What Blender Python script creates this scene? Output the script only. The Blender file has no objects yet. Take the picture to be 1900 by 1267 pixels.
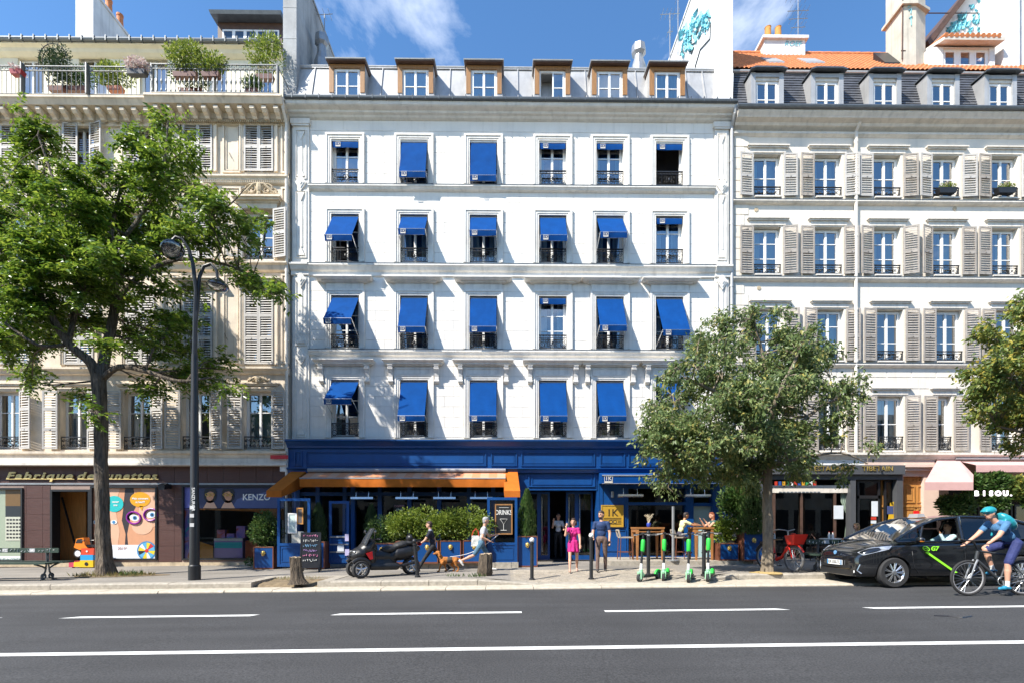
import bpy, bmesh, math, random
import numpy as np
from mathutils import Vector, Matrix
R = math.radians
S = bpy.context.scene
COL = S.collection
rnd = random.Random(7)

# ------------------------------------------------------------------ camera
F, CX, HY, YAW, CH = 950.0, 950.0, 976.0, R(0.6), 1.42
cam = bpy.data.cameras.new('camera'); co = bpy.data.objects.new('camera', cam); COL.objects.link(co)
cam.sensor_width = 36; cam.lens = 36 * F / 1900; cam.shift_y = (HY - 633.5) / 1900
cam.clip_start = 0.1; cam.clip_end = 3000
co.location = (0, 0, CH); co.rotation_euler = (R(90), 0, -YAW)
S.camera = co
# ------------------------------------------------------------------ light
SUN = Vector((-1.32, -1.0, 1.76)).normalized()
w = bpy.data.worlds.new('World'); S.world = w; w.use_nodes = True
nt = w.node_tree; N = nt.nodes; Lk = nt.links
bg = N['Background']; bg.inputs[1].default_value = 0.12
sky = N.new('ShaderNodeTexSky'); sky.sky_type = 'NISHITA'; sky.sun_disc = False
sky.sun_elevation = math.asin(SUN.z); sky.sun_rotation = math.atan2(SUN.x, SUN.y)
sky.air_density = 1.0; sky.dust_density = 0.15; sky.ozone_density = 2.0; sky.altitude = 60
tc = N.new('ShaderNodeTexCoord'); mp = N.new('ShaderNodeMapping'); mp.inputs['Scale'].default_value = (1.0, 1.0, 1.9)
mp.inputs['Location'].default_value = (2.1, 0.4, 1.3)
nz = N.new('ShaderNodeTexNoise'); nz.inputs['Scale'].default_value = 2.6; nz.inputs['Detail'].default_value = 9; nz.inputs['Roughness'].default_value = 0.58
nz.inputs['Distortion'].default_value = 0.35
rp = N.new('ShaderNodeValToRGB'); rp.color_ramp.elements[0].position = 0.535; rp.color_ramp.elements[1].position = 0.78
rp.color_ramp.elements[0].color = (0, 0, 0, 1); rp.color_ramp.elements[1].color = (0.85, 0.85, 0.85, 1)
mx = N.new('ShaderNodeMix'); mx.data_type = 'RGBA'; mx.inputs['B'].default_value = (8.4, 8.8, 9.4, 1)
hs = N.new('ShaderNodeHueSaturation'); hs.inputs['Saturation'].default_value = 1.2; hs.inputs['Value'].default_value = 1.18
Lk.new(tc.outputs['Generated'], mp.inputs['Vector']); Lk.new(mp.outputs[0], nz.inputs['Vector']); Lk.new(nz.outputs['Fac'], rp.inputs[0])
Lk.new(rp.outputs[0], mx.inputs['Factor']); Lk.new(sky.outputs[0], hs.inputs['Color']); Lk.new(hs.outputs[0], mx.inputs['A'])
Lk.new(mx.outputs['Result'], bg.inputs[0])
sl = bpy.data.lights.new('sun', 'SUN'); sl.energy = 5.0; sl.angle = R(0.53); sl.color = (1.0, 0.945, 0.85)
so = bpy.data.objects.new('sun', sl); COL.objects.link(so); so.rotation_euler = (-SUN).to_track_quat('-Z', 'Y').to_euler(); so.location = (-20, -18, 26)
S.view_settings.view_transform = 'Standard'; S.view_settings.look = 'None'; S.view_settings.gamma = 1; S.view_settings.use_curve_mapping = False
S.view_settings.exposure = 0.92
S.render.engine = 'CYCLES'
S.cycles.max_bounces = 8; S.cycles.transparent_max_bounces = 16; S.cycles.diffuse_bounces = 4; S.cycles.glossy_bounces = 4
S.cycles.caustics_reflective = False; S.cycles.caustics_refractive = False

# ------------------------------------------------------------------ pixel helpers (measuring the photograph)
def ray(px, py):
    u = (px - CX) / F; v = -(py - HY) / F; c, s = math.cos(YAW), math.sin(YAW)
    return Vector((u * c + s, -u * s + c, v))
def at(px, py, Y):
    d = ray(px, py); t = Y / d.y
    return Vector((d.x * t, Y, CH + d.z * t))
def ax(px, Y): return at(px, HY, Y).x
def az(py, Y, px=950): return at(px, py, Y).z
GR = 0.010
def road_z(x): return GR * x
def sm(a, b, x):
    t = max(0.0, min(1.0, (x - a) / (b - a))); return t * t * (3 - 2 * t)
DX0, DX1 = 0.15, 4.9
def pave_z(x, y):
    d = sm(DX0 - .5, DX0 + .5, x) * (1 - sm(DX1 - .6, DX1 + .6, x)) * (1 - sm(12.2, 14.3, y))
    return 0.17 + GR * x - 0.115 * d
def G(px, py, fn=None):
    fn = fn or pave_z; d = ray(px, py); Y = 14.0
    for _ in range(30):
        z = fn(d.x * Y / d.y, Y) if fn is pave_z else fn(d.x * Y / d.y)
        Y = (z - CH) / d.z * d.y
    p = at(px, py, Y); return p

# ------------------------------------------------------------------ materials
MATS = {}
def pm(name, col, rough=.6, metal=0., var=.12, scale=6., bump=0., bscale=None, coat=0., spec=.5, streak=0., stretch=(1, 1, 1), det=6, bdist=.02):
    if name in MATS: return MATS[name]
    m = bpy.data.materials.new(name); m.use_nodes = True; t = m.node_tree; n = t.nodes; b = n['Principled BSDF']
    b.inputs['Roughness'].default_value = rough; b.inputs['Metallic'].default_value = metal; b.inputs['Specular IOR Level'].default_value = spec
    if coat: b.inputs['Coat Weight'].default_value = coat; b.inputs['Coat Roughness'].default_value = .04
    tcn = n.new('ShaderNodeTexCoord'); mpn = n.new('ShaderNodeMapping'); mpn.inputs['Scale'].default_value = stretch
    t.links.new(tcn.outputs['Object'], mpn.inputs[0])
    if var:
        a = n.new('ShaderNodeTexNoise'); a.inputs['Scale'].default_value = scale; a.inputs['Detail'].default_value = det; a.inputs['Roughness'].default_value = .62
        t.links.new(mpn.outputs[0], a.inputs['Vector'])
        r = n.new('ShaderNodeMapRange'); r.inputs['From Min'].default_value = .3; r.inputs['From Max'].default_value = .7
        r.inputs['To Min'].default_value = 1 - var; r.inputs['To Max'].default_value = 1 + var * .6
        t.links.new(a.outputs['Fac'], r.inputs['Value'])
        x = n.new('ShaderNodeMix'); x.data_type = 'RGBA'; x.blend_type = 'MULTIPLY'; x.inputs['Factor'].default_value = 1; x.inputs['A'].default_value = (*col, 1)
        cb = n.new('ShaderNodeCombineColor')
        for i in range(3): t.links.new(r.outputs[0], cb.inputs[i])
        t.links.new(cb.outputs[0], x.inputs['B']); out = x.outputs['Result']
        if streak:
            mp2 = n.new('ShaderNodeMapping'); mp2.inputs['Scale'].default_value = (5, 5, .35); t.links.new(tcn.outputs['Object'], mp2.inputs[0])
            s = n.new('ShaderNodeTexNoise'); s.inputs['Scale'].default_value = 1.3; s.inputs['Detail'].default_value = 5; t.links.new(mp2.outputs[0], s.inputs['Vector'])
            rr = n.new('ShaderNodeMapRange'); rr.inputs['From Min'].default_value = .52; rr.inputs['From Max'].default_value = .8
            rr.inputs['To Min'].default_value = 1; rr.inputs['To Max'].default_value = 1 - streak
            t.links.new(s.outputs['Fac'], rr.inputs['Value'])
            c2 = n.new('ShaderNodeCombineColor'); [t.links.new(rr.outputs[0], c2.inputs[i]) for i in range(3)]
            x2 = n.new('ShaderNodeMix'); x2.data_type = 'RGBA'; x2.blend_type = 'MULTIPLY'; x2.inputs['Factor'].default_value = 1
            t.links.new(out, x2.inputs['A']); t.links.new(c2.outputs[0], x2.inputs['B']); out = x2.outputs['Result']
        t.links.new(out, b.inputs['Base Color'])
    else: b.inputs['Base Color'].default_value = (*col, 1)
    if bump:
        bn = n.new('ShaderNodeTexNoise'); bn.inputs['Scale'].default_value = bscale or scale * 4; bn.inputs['Detail'].default_value = 5
        t.links.new(mpn.outputs[0], bn.inputs['Vector']); bp = n.new('ShaderNodeBump'); bp.inputs['Strength'].default_value = bump; bp.inputs['Distance'].default_value = bdist
        t.links.new(bn.outputs['Fac'], bp.inputs['Height']); t.links.new(bp.outputs[0], b.inputs['Normal'])
    MATS[name] = m; return m
def glass(name, tint, refl=.10, rough=.0):
    if name in MATS: return MATS[name]
    m = bpy.data.materials.new(name); m.use_nodes = True; t = m.node_tree; n = t.nodes; n.remove(n['Principled BSDF'])
    tr = n.new('ShaderNodeBsdfTransparent'); tr.inputs[0].default_value = (*tint, 1); gl = n.new('ShaderNodeBsdfGlossy'); gl.inputs['Roughness'].default_value = rough
    fr = n.new('ShaderNodeFresnel'); fr.inputs[0].default_value = 1.52; ad = n.new('ShaderNodeMath'); ad.operation = 'ADD'; ad.inputs[1].default_value = refl; ad.use_clamp = True
    mi = n.new('ShaderNodeMixShader'); t.links.new(fr.outputs[0], ad.inputs[0]); t.links.new(ad.outputs[0], mi.inputs[0]); t.links.new(tr.outputs[0], mi.inputs[1]); t.links.new(gl.outputs[0], mi.inputs[2])
    t.links.new(mi.outputs[0], n['Material Output'].inputs[0]); MATS[name] = m; return m
def leafmat(name, cols, trans=.35, rough=.5):
    if name in MATS: return MATS[name]
    m = bpy.data.materials.new(name); m.use_nodes = True; t = m.node_tree; n = t.nodes; b = n['Principled BSDF']
    g = n.new('ShaderNodeNewGeometry'); r = n.new('ShaderNodeValToRGB'); r.color_ramp.interpolation = 'LINEAR'
    els = r.color_ramp.elements
    while len(els) < len(cols): els.new(.5)
    for i, (p, c) in enumerate(cols): els[i].position = p; els[i].color = (*c, 1)
    t.links.new(g.outputs['Random Per Island'], r.inputs[0]); t.links.new(r.outputs[0], b.inputs['Base Color']); b.inputs['Roughness'].default_value = rough
    b.inputs['Specular IOR Level'].default_value = .35
    tl = n.new('ShaderNodeBsdfTranslucent'); h = n.new('ShaderNodeHueSaturation'); h.inputs['Value'].default_value = 1.6; h.inputs['Hue'].default_value = .48
    t.links.new(r.outputs[0], h.inputs['Color']); t.links.new(h.outputs[0], tl.inputs[0]); mi = n.new('ShaderNodeMixShader'); mi.inputs[0].default_value = trans
    t.links.new(b.outputs[0], mi.inputs[1]); t.links.new(tl.outputs[0], mi.inputs[2]); t.links.new(mi.outputs[0], n['Material Output'].inputs[0]); MATS[name] = m; return m
def emit(name, col, st):
    m = bpy.data.materials.new(name); m.use_nodes = True; b = m.node_tree.nodes['Principled BSDF']
    b.inputs['Base Color'].default_value = (*col, 1); b.inputs['Emission Color'].default_value = (*col, 1); b.inputs['Emission Strength'].default_value = st; return m

M = dict(
 stucco=pm('white_stucco', (.79, .755, .70), .8, var=.08, scale=1.2, bump=.08, bscale=60, streak=.14),
 trim=pm('white_trim', (.735, .70, .645), .7, var=.14, scale=3, bump=.06, bscale=40, streak=.22),
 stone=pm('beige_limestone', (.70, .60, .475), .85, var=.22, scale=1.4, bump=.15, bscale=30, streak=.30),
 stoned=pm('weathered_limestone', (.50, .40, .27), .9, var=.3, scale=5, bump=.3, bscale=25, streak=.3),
 rwall=pm('cream_stucco', (.71, .655, .575), .85, var=.07, scale=1.1, bump=.1, bscale=40, streak=.12),
 rtrim=pm('cream_trim', (.70, .65, .58), .8, var=.14, scale=4, bump=.1, bscale=30, streak=.25),
 attic=pm('cream_render', (.80, .74, .58), .85, var=.08, scale=2, streak=.1),
 zinc=pm('zinc_sheet', (.43, .43, .43), .5, .35, var=.16, scale=1.6, bump=.05, bscale=3, streak=.25),
 zincd=pm('dark_zinc', (.12, .135, .15), .45, .5, var=.2, scale=6),
 slate=pm('slate', (.085, .09, .105), .5, var=.35, scale=3.2, bump=.1),
 tile=pm('terracotta_tile', (.56, .20, .075), .75, var=.35, scale=7, bump=.1),
 wood=pm('varnished_wood', (.31, .155, .055), .5, var=.3, scale=4, stretch=(6, 6, .6)),
 oak=pm('oak_door', (.46, .22, .06), .45, var=.28, scale=3, stretch=(8, 8, .7)),
 brown=pm('dark_brown_wood', (.09, .05, .035), .6, var=.3, scale=5),
 pvc=pm('white_window_paint', (.78, .78, .77), .4, var=.04),
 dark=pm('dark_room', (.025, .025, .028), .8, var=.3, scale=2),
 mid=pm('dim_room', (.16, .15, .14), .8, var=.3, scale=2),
 curt=pm('white_curtain', (.72, .74, .72), .8, var=.06, scale=9),
 curtt=pm('pale_green_curtain', (.46, .66, .65), .8, var=.06, scale=9),
 curty=pm('pale_yellow_curtain', (.62, .62, .36), .8, var=.06, scale=9),
 iron=pm('black_cast_iron', (.025, .026, .03), .45, .2, var=.3, scale=12),
 irong=pm('grey_iron', (.15, .16, .17), .5, .3, var=.2, scale=12),
 shut=pm('white_shutter_paint', (.47, .445, .415), .6, var=.14, scale=7, streak=.15),
 shutg=pm('aged_shutter_paint', (.36, .32, .28), .7, var=.25, scale=9, streak=.3),
 blue=pm('blue_lacquer', (.004, .058, .215), .38, var=.16, scale=2.5, bump=.05, streak=.12),
 bluef=pm('blue_canvas', (.0015, .052, .215), .85, var=.16, scale=2, bump=.35, bscale=5, spec=.12, streak=.12, bdist=.03),
 orange=pm('orange_canvas', (.50, .135, .015), .8, var=.16, scale=3, spec=.2, bump=.2, bscale=6, streak=.1),
 orangp=pm('sunlit_orange_canvas', (.62, .25, .12), .8, var=.12, scale=5),  # awning top: pinkish tone of glancing sun put into the canvas colour
 pink=pm('pale_pink_canvas', (.60, .37, .35), .8, var=.08, scale=3),
 pinkw=pm('pink_plaster', (.66, .50, .42), .8, var=.08, scale=3),
 chrome=pm('bright_metal', (.62, .63, .64), .25, .9, var=.08),
 steel=pm('grey_steel', (.36, .37, .38), .4, .6, var=.15),
 black=pm('black_satin', (.016, .016, .018), .4, var=.2, scale=10),
 gloss=pm('black_gloss', (.010, .011, .013), .12, var=.1, coat=1),
 rubber=pm('tyre_rubber', (.028, .028, .029), .85, var=.2, scale=20),
 asphalt=None, white=pm('white_paint', (.78, .78, .76), .5, var=.08, scale=8),
 grey=pm('grey_paint', (.28, .28, .29), .5, var=.1), dgrey=pm('charcoal_paint', (.016, .017, .019), .45, var=.15),
 gold=pm('gold_letters', (.72, .50, .14), .35, .75, var=.1), copper=pm('copper_edge', (.22, .085, .05), .45, .4, var=.2),
 bark=pm('tree_bark', (.145, .115, .085), .95, var=.75, scale=7, stretch=(3.2, 3.2, .4), bump=1.0, bscale=8, bdist=.09, det=3),
 barks=pm('smooth_bark', (.22, .18, .13), .9, var=.4, scale=9, stretch=(2, 2, .6), bump=.6, bscale=14),
 skin=pm('skin', (.56, .31, .21), .55, var=.06), skint=pm('tanned_skin', (.45, .22, .12), .55, var=.06),
 g1=glass('window_glass', (.82, .90, .92), .27), g2=glass('blue_glass', (.64, .76, .82), .38), g3=glass('shop_glass', (.62, .66, .68), .03), gcar=glass('car_glass', (.50, .58, .56), .04), gtint=glass('tinted_glass', (.06, .06, .07), .05),
)

# ------------------------------------------------------------------ mesh builder
class MB:
    def __init__(s): s.v = []; s.f = []; s.m = []; s.k = 0
    def add(s, vs, fs):
        o = len(s.v); s.v += [tuple(q) for q in vs]; s.f += [tuple(i + o for i in f) for f in fs]; s.m += [s.k] * len(fs); return s
    def box(s, x0, x1, y0, y1, z0, z1):
        if x0 > x1: x0, x1 = x1, x0
        if y0 > y1: y0, y1 = y1, y0
        if z0 > z1: z0, z1 = z1, z0
        return s.add([(x0, y0, z0), (x1, y0, z0), (x1, y1, z0), (x0, y1, z0), (x0, y0, z1), (x1, y0, z1), (x1, y1, z1), (x0, y1, z1)],
              [(0, 3, 2, 1), (4, 5, 6, 7), (0, 1, 5, 4), (1, 2, 6, 5), (2, 3, 7, 6), (3, 0, 4, 7)])
    def quad(s, a, b, c, d): return s.add([a, b, c, d], [(0, 1, 2, 3)])
    def hexa(s, p): return s.add(p, [(0, 3, 2, 1), (4, 5, 6, 7), (0, 1, 5, 4), (1, 2, 6, 5), (2, 3, 7, 6), (3, 0, 4, 7)])
    def ring(s, x0, x1, z0, z1, t, y0, y1, bottom=True, tb=None):
        s.box(x0, x0 + t, y0, y1, z0, z1); s.box(x1 - t, x1, y0, y1, z0, z1); s.box(x0 + t, x1 - t, y0, y1, z1 - t, z1)
        if bottom: s.box(x0 + t, x1 - t, y0, y1, z0, z0 + (tb or t))
        return s
    def xprism(s, prof, x0, x1):            # prof: [(y,z)] extruded along x
        n = len(prof); vs = [(x0, y, z) for y, z in prof] + [(x1, y, z) for y, z in prof]
        return s.add(vs, [(i, (i + 1) % n, (i + 1) % n + n, i + n) for i in range(n)] + [tuple(range(n))[::-1], tuple(range(n, 2 * n))])
    def yprism(s, prof, y0, y1):            # prof: [(x,z)] extruded along y
        n = len(prof); vs = [(x, y0, z) for x, z in prof] + [(x, y1, z) for x, z in prof]
        return s.add(vs, [(i, (i + 1) % n, (i + 1) % n + n, i + n) for i in range(n)] + [tuple(range(n))[::-1], tuple(range(n, 2 * n))])
    def zprism(s, prof, z0, z1):
        n = len(prof); vs = [(x, y, z0) for x, y in prof] + [(x, y, z1) for x, y in prof]
        return s.add(vs, [(i, (i + 1) % n, (i + 1) % n + n, i + n) for i in range(n)] + [tuple(range(n))[::-1], tuple(range(n, 2 * n))])
    def tube(s, pts, r, n=8, cap=True, closed=False):
        pts = [Vector(p) for p in pts]; k = len(pts); rs = r if isinstance(r, (list, tuple)) else [r] * k
        vs = []; up = None
        for i, p in enumerate(pts):
            if closed: d = pts[(i + 1) % k] - pts[i - 1]
            else: d = pts[min(i + 1, k - 1)] - pts[max(i - 1, 0)]
            d = d.normalized() if d.length > 1e-9 else Vector((0, 0, 1))
            if up is None: up = Vector((0, 0, 1)) if abs(d.z) < .9 else Vector((0, 1, 0))
            a = d.cross(up)
            if a.length < 1e-5: a = d.cross(Vector((1, .1, 0)))
            a.normalize(); b = a.cross(d).normalized(); up = b
            vs += [p + (a * math.cos(2 * math.pi * j / n) + b * math.sin(2 * math.pi * j / n)) * rs[i] for j in range(n)]
        fs = [(i * n + j, i * n + (j + 1) % n, ((i + 1) % k) * n + (j + 1) % n, ((i + 1) % k) * n + j) for i in range(k if closed else k - 1) for j in range(n)]
        if cap and not closed: fs += [tuple(range(n))[::-1], tuple(range((k - 1) * n, k * n))]
        return s.add(vs, fs)
    def cyl(s, a, b, r, n=12, r2=None): return s.tube([a, b], [r, r if r2 is None else r2], n)
    def lathe(s, prof, c=(0, 0, 0), n=16, axis='z', cap=True):
        c = Vector(c); vs = []
        for r, h in prof:
            for j in range(n):
                a = 2 * math.pi * j / n; x, y = r * math.cos(a), r * math.sin(a)
                vs.append(c + Vector({'z': (x, y, h), 'y': (x, h, y), 'x': (h, x, y)}[axis]))
        k = len(prof); fs = [(i * n + j, i * n + (j + 1) % n, (i + 1) * n + (j + 1) % n, (i + 1) * n + j) for i in range(k - 1) for j in range(n)]
        if cap: fs += [tuple(range(n))[::-1], tuple(range((k - 1) * n, k * n))]
        return s.add(vs, fs)
    def ball(s, c, r, n=12, m=8):
        r = r if isinstance(r, (tuple, list)) else (r, r, r)
        vs = [(c[0] + r[0] * math.sin(math.pi * i / m) * math.cos(2 * math.pi * j / n), c[1] + r[1] * math.sin(math.pi * i / m) * math.sin(2 * math.pi * j / n), c[2] - r[2] * math.cos(math.pi * i / m)) for i in range(m + 1) for j in range(n)]
        return s.add(vs, [(i * n + j, i * n + (j + 1) % n, (i + 1) * n + (j + 1) % n, (i + 1) * n + j) for i in range(m) for j in range(n)])
    def torus(s, c, R_, r, axis='y', n=28, m=8, a0=0, a1=360):
        c = Vector(c); full = abs(a1 - a0) >= 360; pts = []
        for i in range(n + (0 if full else 1)):
            a = R(a0 + (a1 - a0) * i / n); x, z = R_ * math.cos(a), R_ * math.sin(a)
            pts.append(c + Vector({'y': (x, 0, z), 'z': (x, z, 0), 'x': (0, x, z)}[axis]))
        return s.tube(pts, r, m, closed=full)
    def xf(s, mat, i0=0):
        s.v = s.v[:i0] + [tuple(mat @ Vector(q)) for q in s.v[i0:]]; return s
    def mesh(s, name, mats, smooth=False):
        me = bpy.data.meshes.new(name); me.from_pydata(s.v, [], s.f)
        for m in (mats if isinstance(mats, (list, tuple)) else [mats]): me.materials.append(m)
        if any(s.m): me.polygons.foreach_set('material_index', s.m)
        if smooth is not False:
            bm = bmesh.new(); bm.from_mesh(me); bmesh.ops.recalc_face_normals(bm, faces=bm.faces); bm.to_mesh(me); bm.free()
            me.shade_smooth(); me.set_sharp_from_angle(angle=R(smooth if smooth is not True else 40))
        me.update(); return me
    def build(s, name, mats, parent=None, loc=None, smooth=False, rot=None):
        return obj(name, s.mesh(name, mats, smooth), parent, loc, rot)

def inv_of(parent):
    """parts are modelled in scene coordinates; cancel the thing's own offset"""
    if parent is None or parent.parent is not None: return Matrix.Identity(4)
    if parent.get('_w'): return Matrix.Translation(-parent.location)
    return Matrix.Identity(4)
def obj(name, me, parent=None, loc=None, rot=None):
    o = bpy.data.objects.new(name, me); COL.objects.link(o)
    if loc is not None: o.location = loc
    if rot is not None: o.rotation_euler = rot
    if parent is not None: o.parent = parent; o.matrix_parent_inverse = inv_of(parent); KIDS.setdefault(parent.name, []).append(o)
    return o
def tag(o, label=None, cat=None, group=None, kind=None):
    if label: o['label'] = label
    if cat: o['category'] = cat
    if group: o['group'] = group
    if kind: o['kind'] = kind
    return o
def thing(name, label, cat, loc=(0, 0, 0), rz=0, group=None, world=False):
    o = bpy.data.objects.new(name, None); COL.objects.link(o); o.location = loc; o.rotation_euler = (0, 0, rz); o.empty_display_size = .2
    if world: o['_w'] = 1
    return tag(o, label, cat, group)
def copy_tree(o, parent=None, loc=None, rz=None):
    c = o.copy(); KIDS.setdefault(c.name, []); COL.objects.link(c)
    if parent is not None: c.parent = parent; c.matrix_parent_inverse = inv_of(parent); KIDS.setdefault(parent.name, []).append(c)
    if loc is not None: c.location = loc
    if rz is not None: c.rotation_euler = (0, 0, rz)
    for ch in list(KIDS.get(o.name, [])): copy_tree(ch, c)
    return c
KIDS = {}
TXT = {}
def text_mesh(s, size, mat, ext=.004, shear=0., sx=1., space=1., bold=0., align='CENTER'):
    key = (s, size, mat.name, ext, shear, sx, space, bold, align)
    if key in TXT: return TXT[key]
    cu = bpy.data.curves.new('t', 'FONT'); cu.body = s; cu.size = size; cu.extrude = ext; cu.shear = shear; cu.align_x = align; cu.space_character = space; cu.offset = bold; cu.resolution_u = 3
    ob = bpy.data.objects.new('t', cu); me = bpy.data.meshes.new_from_object(ob)
    rot = Matrix.Rotation(R(90), 4, 'X') @ Matrix.Diagonal((sx, 1, 1, 1)); me.transform(rot)
    me.materials.clear(); me.materials.append(mat); bpy.data.objects.remove(ob); TXT[key] = me; return me
def text(s, size, mat, loc, parent, name='lettering', rz=0, **k):
    return obj(name, text_mesh(s, size, mat, **k), parent, loc, (0, 0, rz))
def finish_private():
    for o in S.objects:
        if '_w' in o: del o['_w']
# ================================================================== ground
def asphalt(name, col, spk, sc):
    m = bpy.data.materials.new(name); m.use_nodes = True; t = m.node_tree; n = t.nodes; b = n['Principled BSDF']; b.inputs['Roughness'].default_value = .85
    tc = n.new('ShaderNodeTexCoord'); a = n.new('ShaderNodeTexNoise'); a.inputs['Scale'].default_value = sc; a.inputs['Detail'].default_value = 3; t.links.new(tc.outputs['Object'], a.inputs['Vector'])
    c = n.new('ShaderNodeTexNoise'); c.inputs['Scale'].default_value = .5; c.inputs['Detail'].default_value = 7; t.links.new(tc.outputs['Object'], c.inputs['Vector'])
    mp = n.new('ShaderNodeMapping'); mp.inputs['Scale'].default_value = (.18, 2.2, 1); t.links.new(tc.outputs['Object'], mp.inputs[0])
    tr = n.new('ShaderNodeTexNoise'); tr.inputs['Scale'].default_value = 1.2; tr.inputs['Detail'].default_value = 5; t.links.new(mp.outputs[0], tr.inputs['Vector'])
    def rng(nd, a0, a1, b0, b1):
        r = n.new('ShaderNodeMapRange'); r.inputs['From Min'].default_value = a0; r.inputs['From Max'].default_value = a1; r.inputs['To Min'].default_value = b0; r.inputs['To Max'].default_value = b1
        t.links.new(nd.outputs['Fac'], r.inputs['Value']); return r.outputs[0]
    def mul(a, b):
        x = n.new('ShaderNodeMath'); x.operation = 'MULTIPLY'; t.links.new(a, x.inputs[0]); t.links.new(b, x.inputs[1]); return x.outputs[0]
    k = mul(mul(rng(a, .3, .75, 1 - spk, 1 + spk), rng(c, .3, .7, .78, 1.16)), rng(tr, .3, .7, .84, 1.12))
    v = n.new('ShaderNodeVectorMath'); v.operation = 'SCALE'; v.inputs[0].default_value = col; t.links.new(k, v.inputs['Scale']); t.links.new(v.outputs[0], b.inputs['Base Color'])
    bp = n.new('ShaderNodeBump'); bp.inputs['Strength'].default_value = .5; bp.inputs['Distance'].default_value = .008; t.links.new(a.outputs['Fac'], bp.inputs['Height']); t.links.new(bp.outputs[0], b.inputs['Normal'])
    return m
M['asphalt'] = asphalt('road_asphalt', (.045, .045, .047), .6, 55)
M['pave'] = asphalt('pavement_asphalt', (.24, .218, .19), .35, 70)
M['granite'] = pm('granite_kerb', (.36, .325, .27), .8, var=.3, scale=9, bump=.4, bscale=60)
M['granitl'] = pm('pale_granite', (.46, .41, .33), .8, var=.25, scale=8, bump=.3, bscale=60)
M['soil'] = pm('dry_soil', (.20, .15, .09), 1, var=.4, scale=9, bump=.8, bscale=25)
XE = 42
b = MB(); b.quad((-XE * 6, -200, -.6), (XE * 6, -200, -.6), (XE * 6, 300, -.6), (-XE * 6, 300, -.6))
tag(b.build('ground', M['soil']), kind='structure')
b = MB(); y0, y1 = -7.5, 11.62
b.quad((-XE, y0, road_z(-XE)), (XE, y0, road_z(XE)), (XE, y1, road_z(XE)), (-XE, y1, road_z(-XE)))
road = tag(b.build('road', M['asphalt']), kind='structure')
M['line'] = pm('road_marking_paint', (.74, .74, .72), .6, var=.12, scale=14, bump=.1)
def strip(name, x0, x1, yc, wd, sl0=0., sl1=0.):
    b = MB(); h = wd / 2; z = .005
    b.quad((x0, yc - h, road_z(x0) + z), (x1, yc - h, road_z(x1) + z), (x1 + sl1, yc + h, road_z(x1 + sl1) + z), (x0 + sl0, yc + h, road_z(x0 + sl0) + z))
    return b.build(name, M['line'], road)
YD = 8.45
for a, c, s0, s1 in ((115, 468, .24, .09), (615, 968, .12, 0), (1122, 1462, 0, -.16), (1618, 1990, -.12, -.16)):
    strip('lane_dash', at(a, HY, YD).x, at(c, HY, YD).x, YD, .15, s0, s1)
strip('lane_dash', -11.6, -8.4, YD, .15, .24, .1)
strip('lane_line', -XE, XE, 5.95, .15)
b = MB(); p = [G(1733, 1142, road_z), G(1760, 1143, road_z), G(1785, 1146, road_z), G(1803, 1143, road_z)]
b.tube([q + Vector((0, 0, .004)) for q in p], .012, 4); b.build('crack', M['black'], road)

def yk(x): return 12.0 + .62 * sm(3.6, 5.6, x)
NX0, NX1, NY1 = -5.95, -4.42, 13.25            # planting notch of the left stump
def in_notch(x, y): return NX0 < x < NX1 and y < NY1
xs = sorted(set([round(-XE + .3 * i, 3) for i in range(int(2 * XE / .3) + 1)] + [NX0, NX1]))
b = MB(); vi = {}
ny = 22
def pv(i, j):
    if (i, j) not in vi:
        x = xs[i]; ya = yk(x) + .30; yb = 21.0
        ys = [ya + (NY1 - ya) * k / 5 for k in range(6)] + [NY1 + (yb - NY1) * k / (ny - 5) for k in range(1, ny - 4)]
        y = ys[j]; vi[i, j] = len(b.v); b.v.append((x, y, pave_z(x, y)))
    return vi[i, j]
for i in range(len(xs) - 1):
    for j in range(ny):
        xm = (xs[i] + xs[i + 1]) / 2
        if j < 5 and NX0 < xm < NX1: continue
        b.f.append((pv(i, j), pv(i + 1, j), pv(i + 1, j + 1), pv(i, j + 1))); b.m.append(0)
pavement = tag(b.build('pavement', M['pave'], smooth=True), kind='structure')
tag(MB().hexa([(-XE, -12, -.3), (XE, -12, .3), (XE, -7.5, .3), (-XE, -7.5, -.3), (-XE, -12, -.25), (XE, -12, .55), (XE, -7.5, .55), (-XE, -7.5, -.25)]).build('pavement', M['pave']), kind='structure')
# kerb of single granite stones and the low channel stones before it
kerb = tag(MB().box(-XE, XE, 12.9, 13.0, -.5, -.45).build('kerb', M['granite']), kind='structure')
def stone_hexa(b, x0, x1, ya0, ya1, yb0, yb1, zt0, zt1, drop, bev=.02, g=.006):
    x0 += g; x1 -= g
    b.hexa([(x0, ya0, zt0 - drop), (x1, ya1, zt1 - drop), (x1, yb1, zt1 - drop), (x0, yb0, zt0 - drop), (x0, ya0, zt0 - bev), (x1, ya1, zt1 - bev), (x1, yb1, zt1 - bev), (x0, yb0, zt0 - bev)])
    b.hexa([(x0, ya0, zt0 - bev), (x1, ya1, zt1 - bev), (x1, yb1, zt1 - bev), (x0, yb0, zt0 - bev), (x0, ya0 + bev, zt0), (x1, ya1 + bev, zt1), (x1, yb1, zt1), (x0, yb0, zt0)])
x = -22.0; r2 = random.Random(3)
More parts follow.
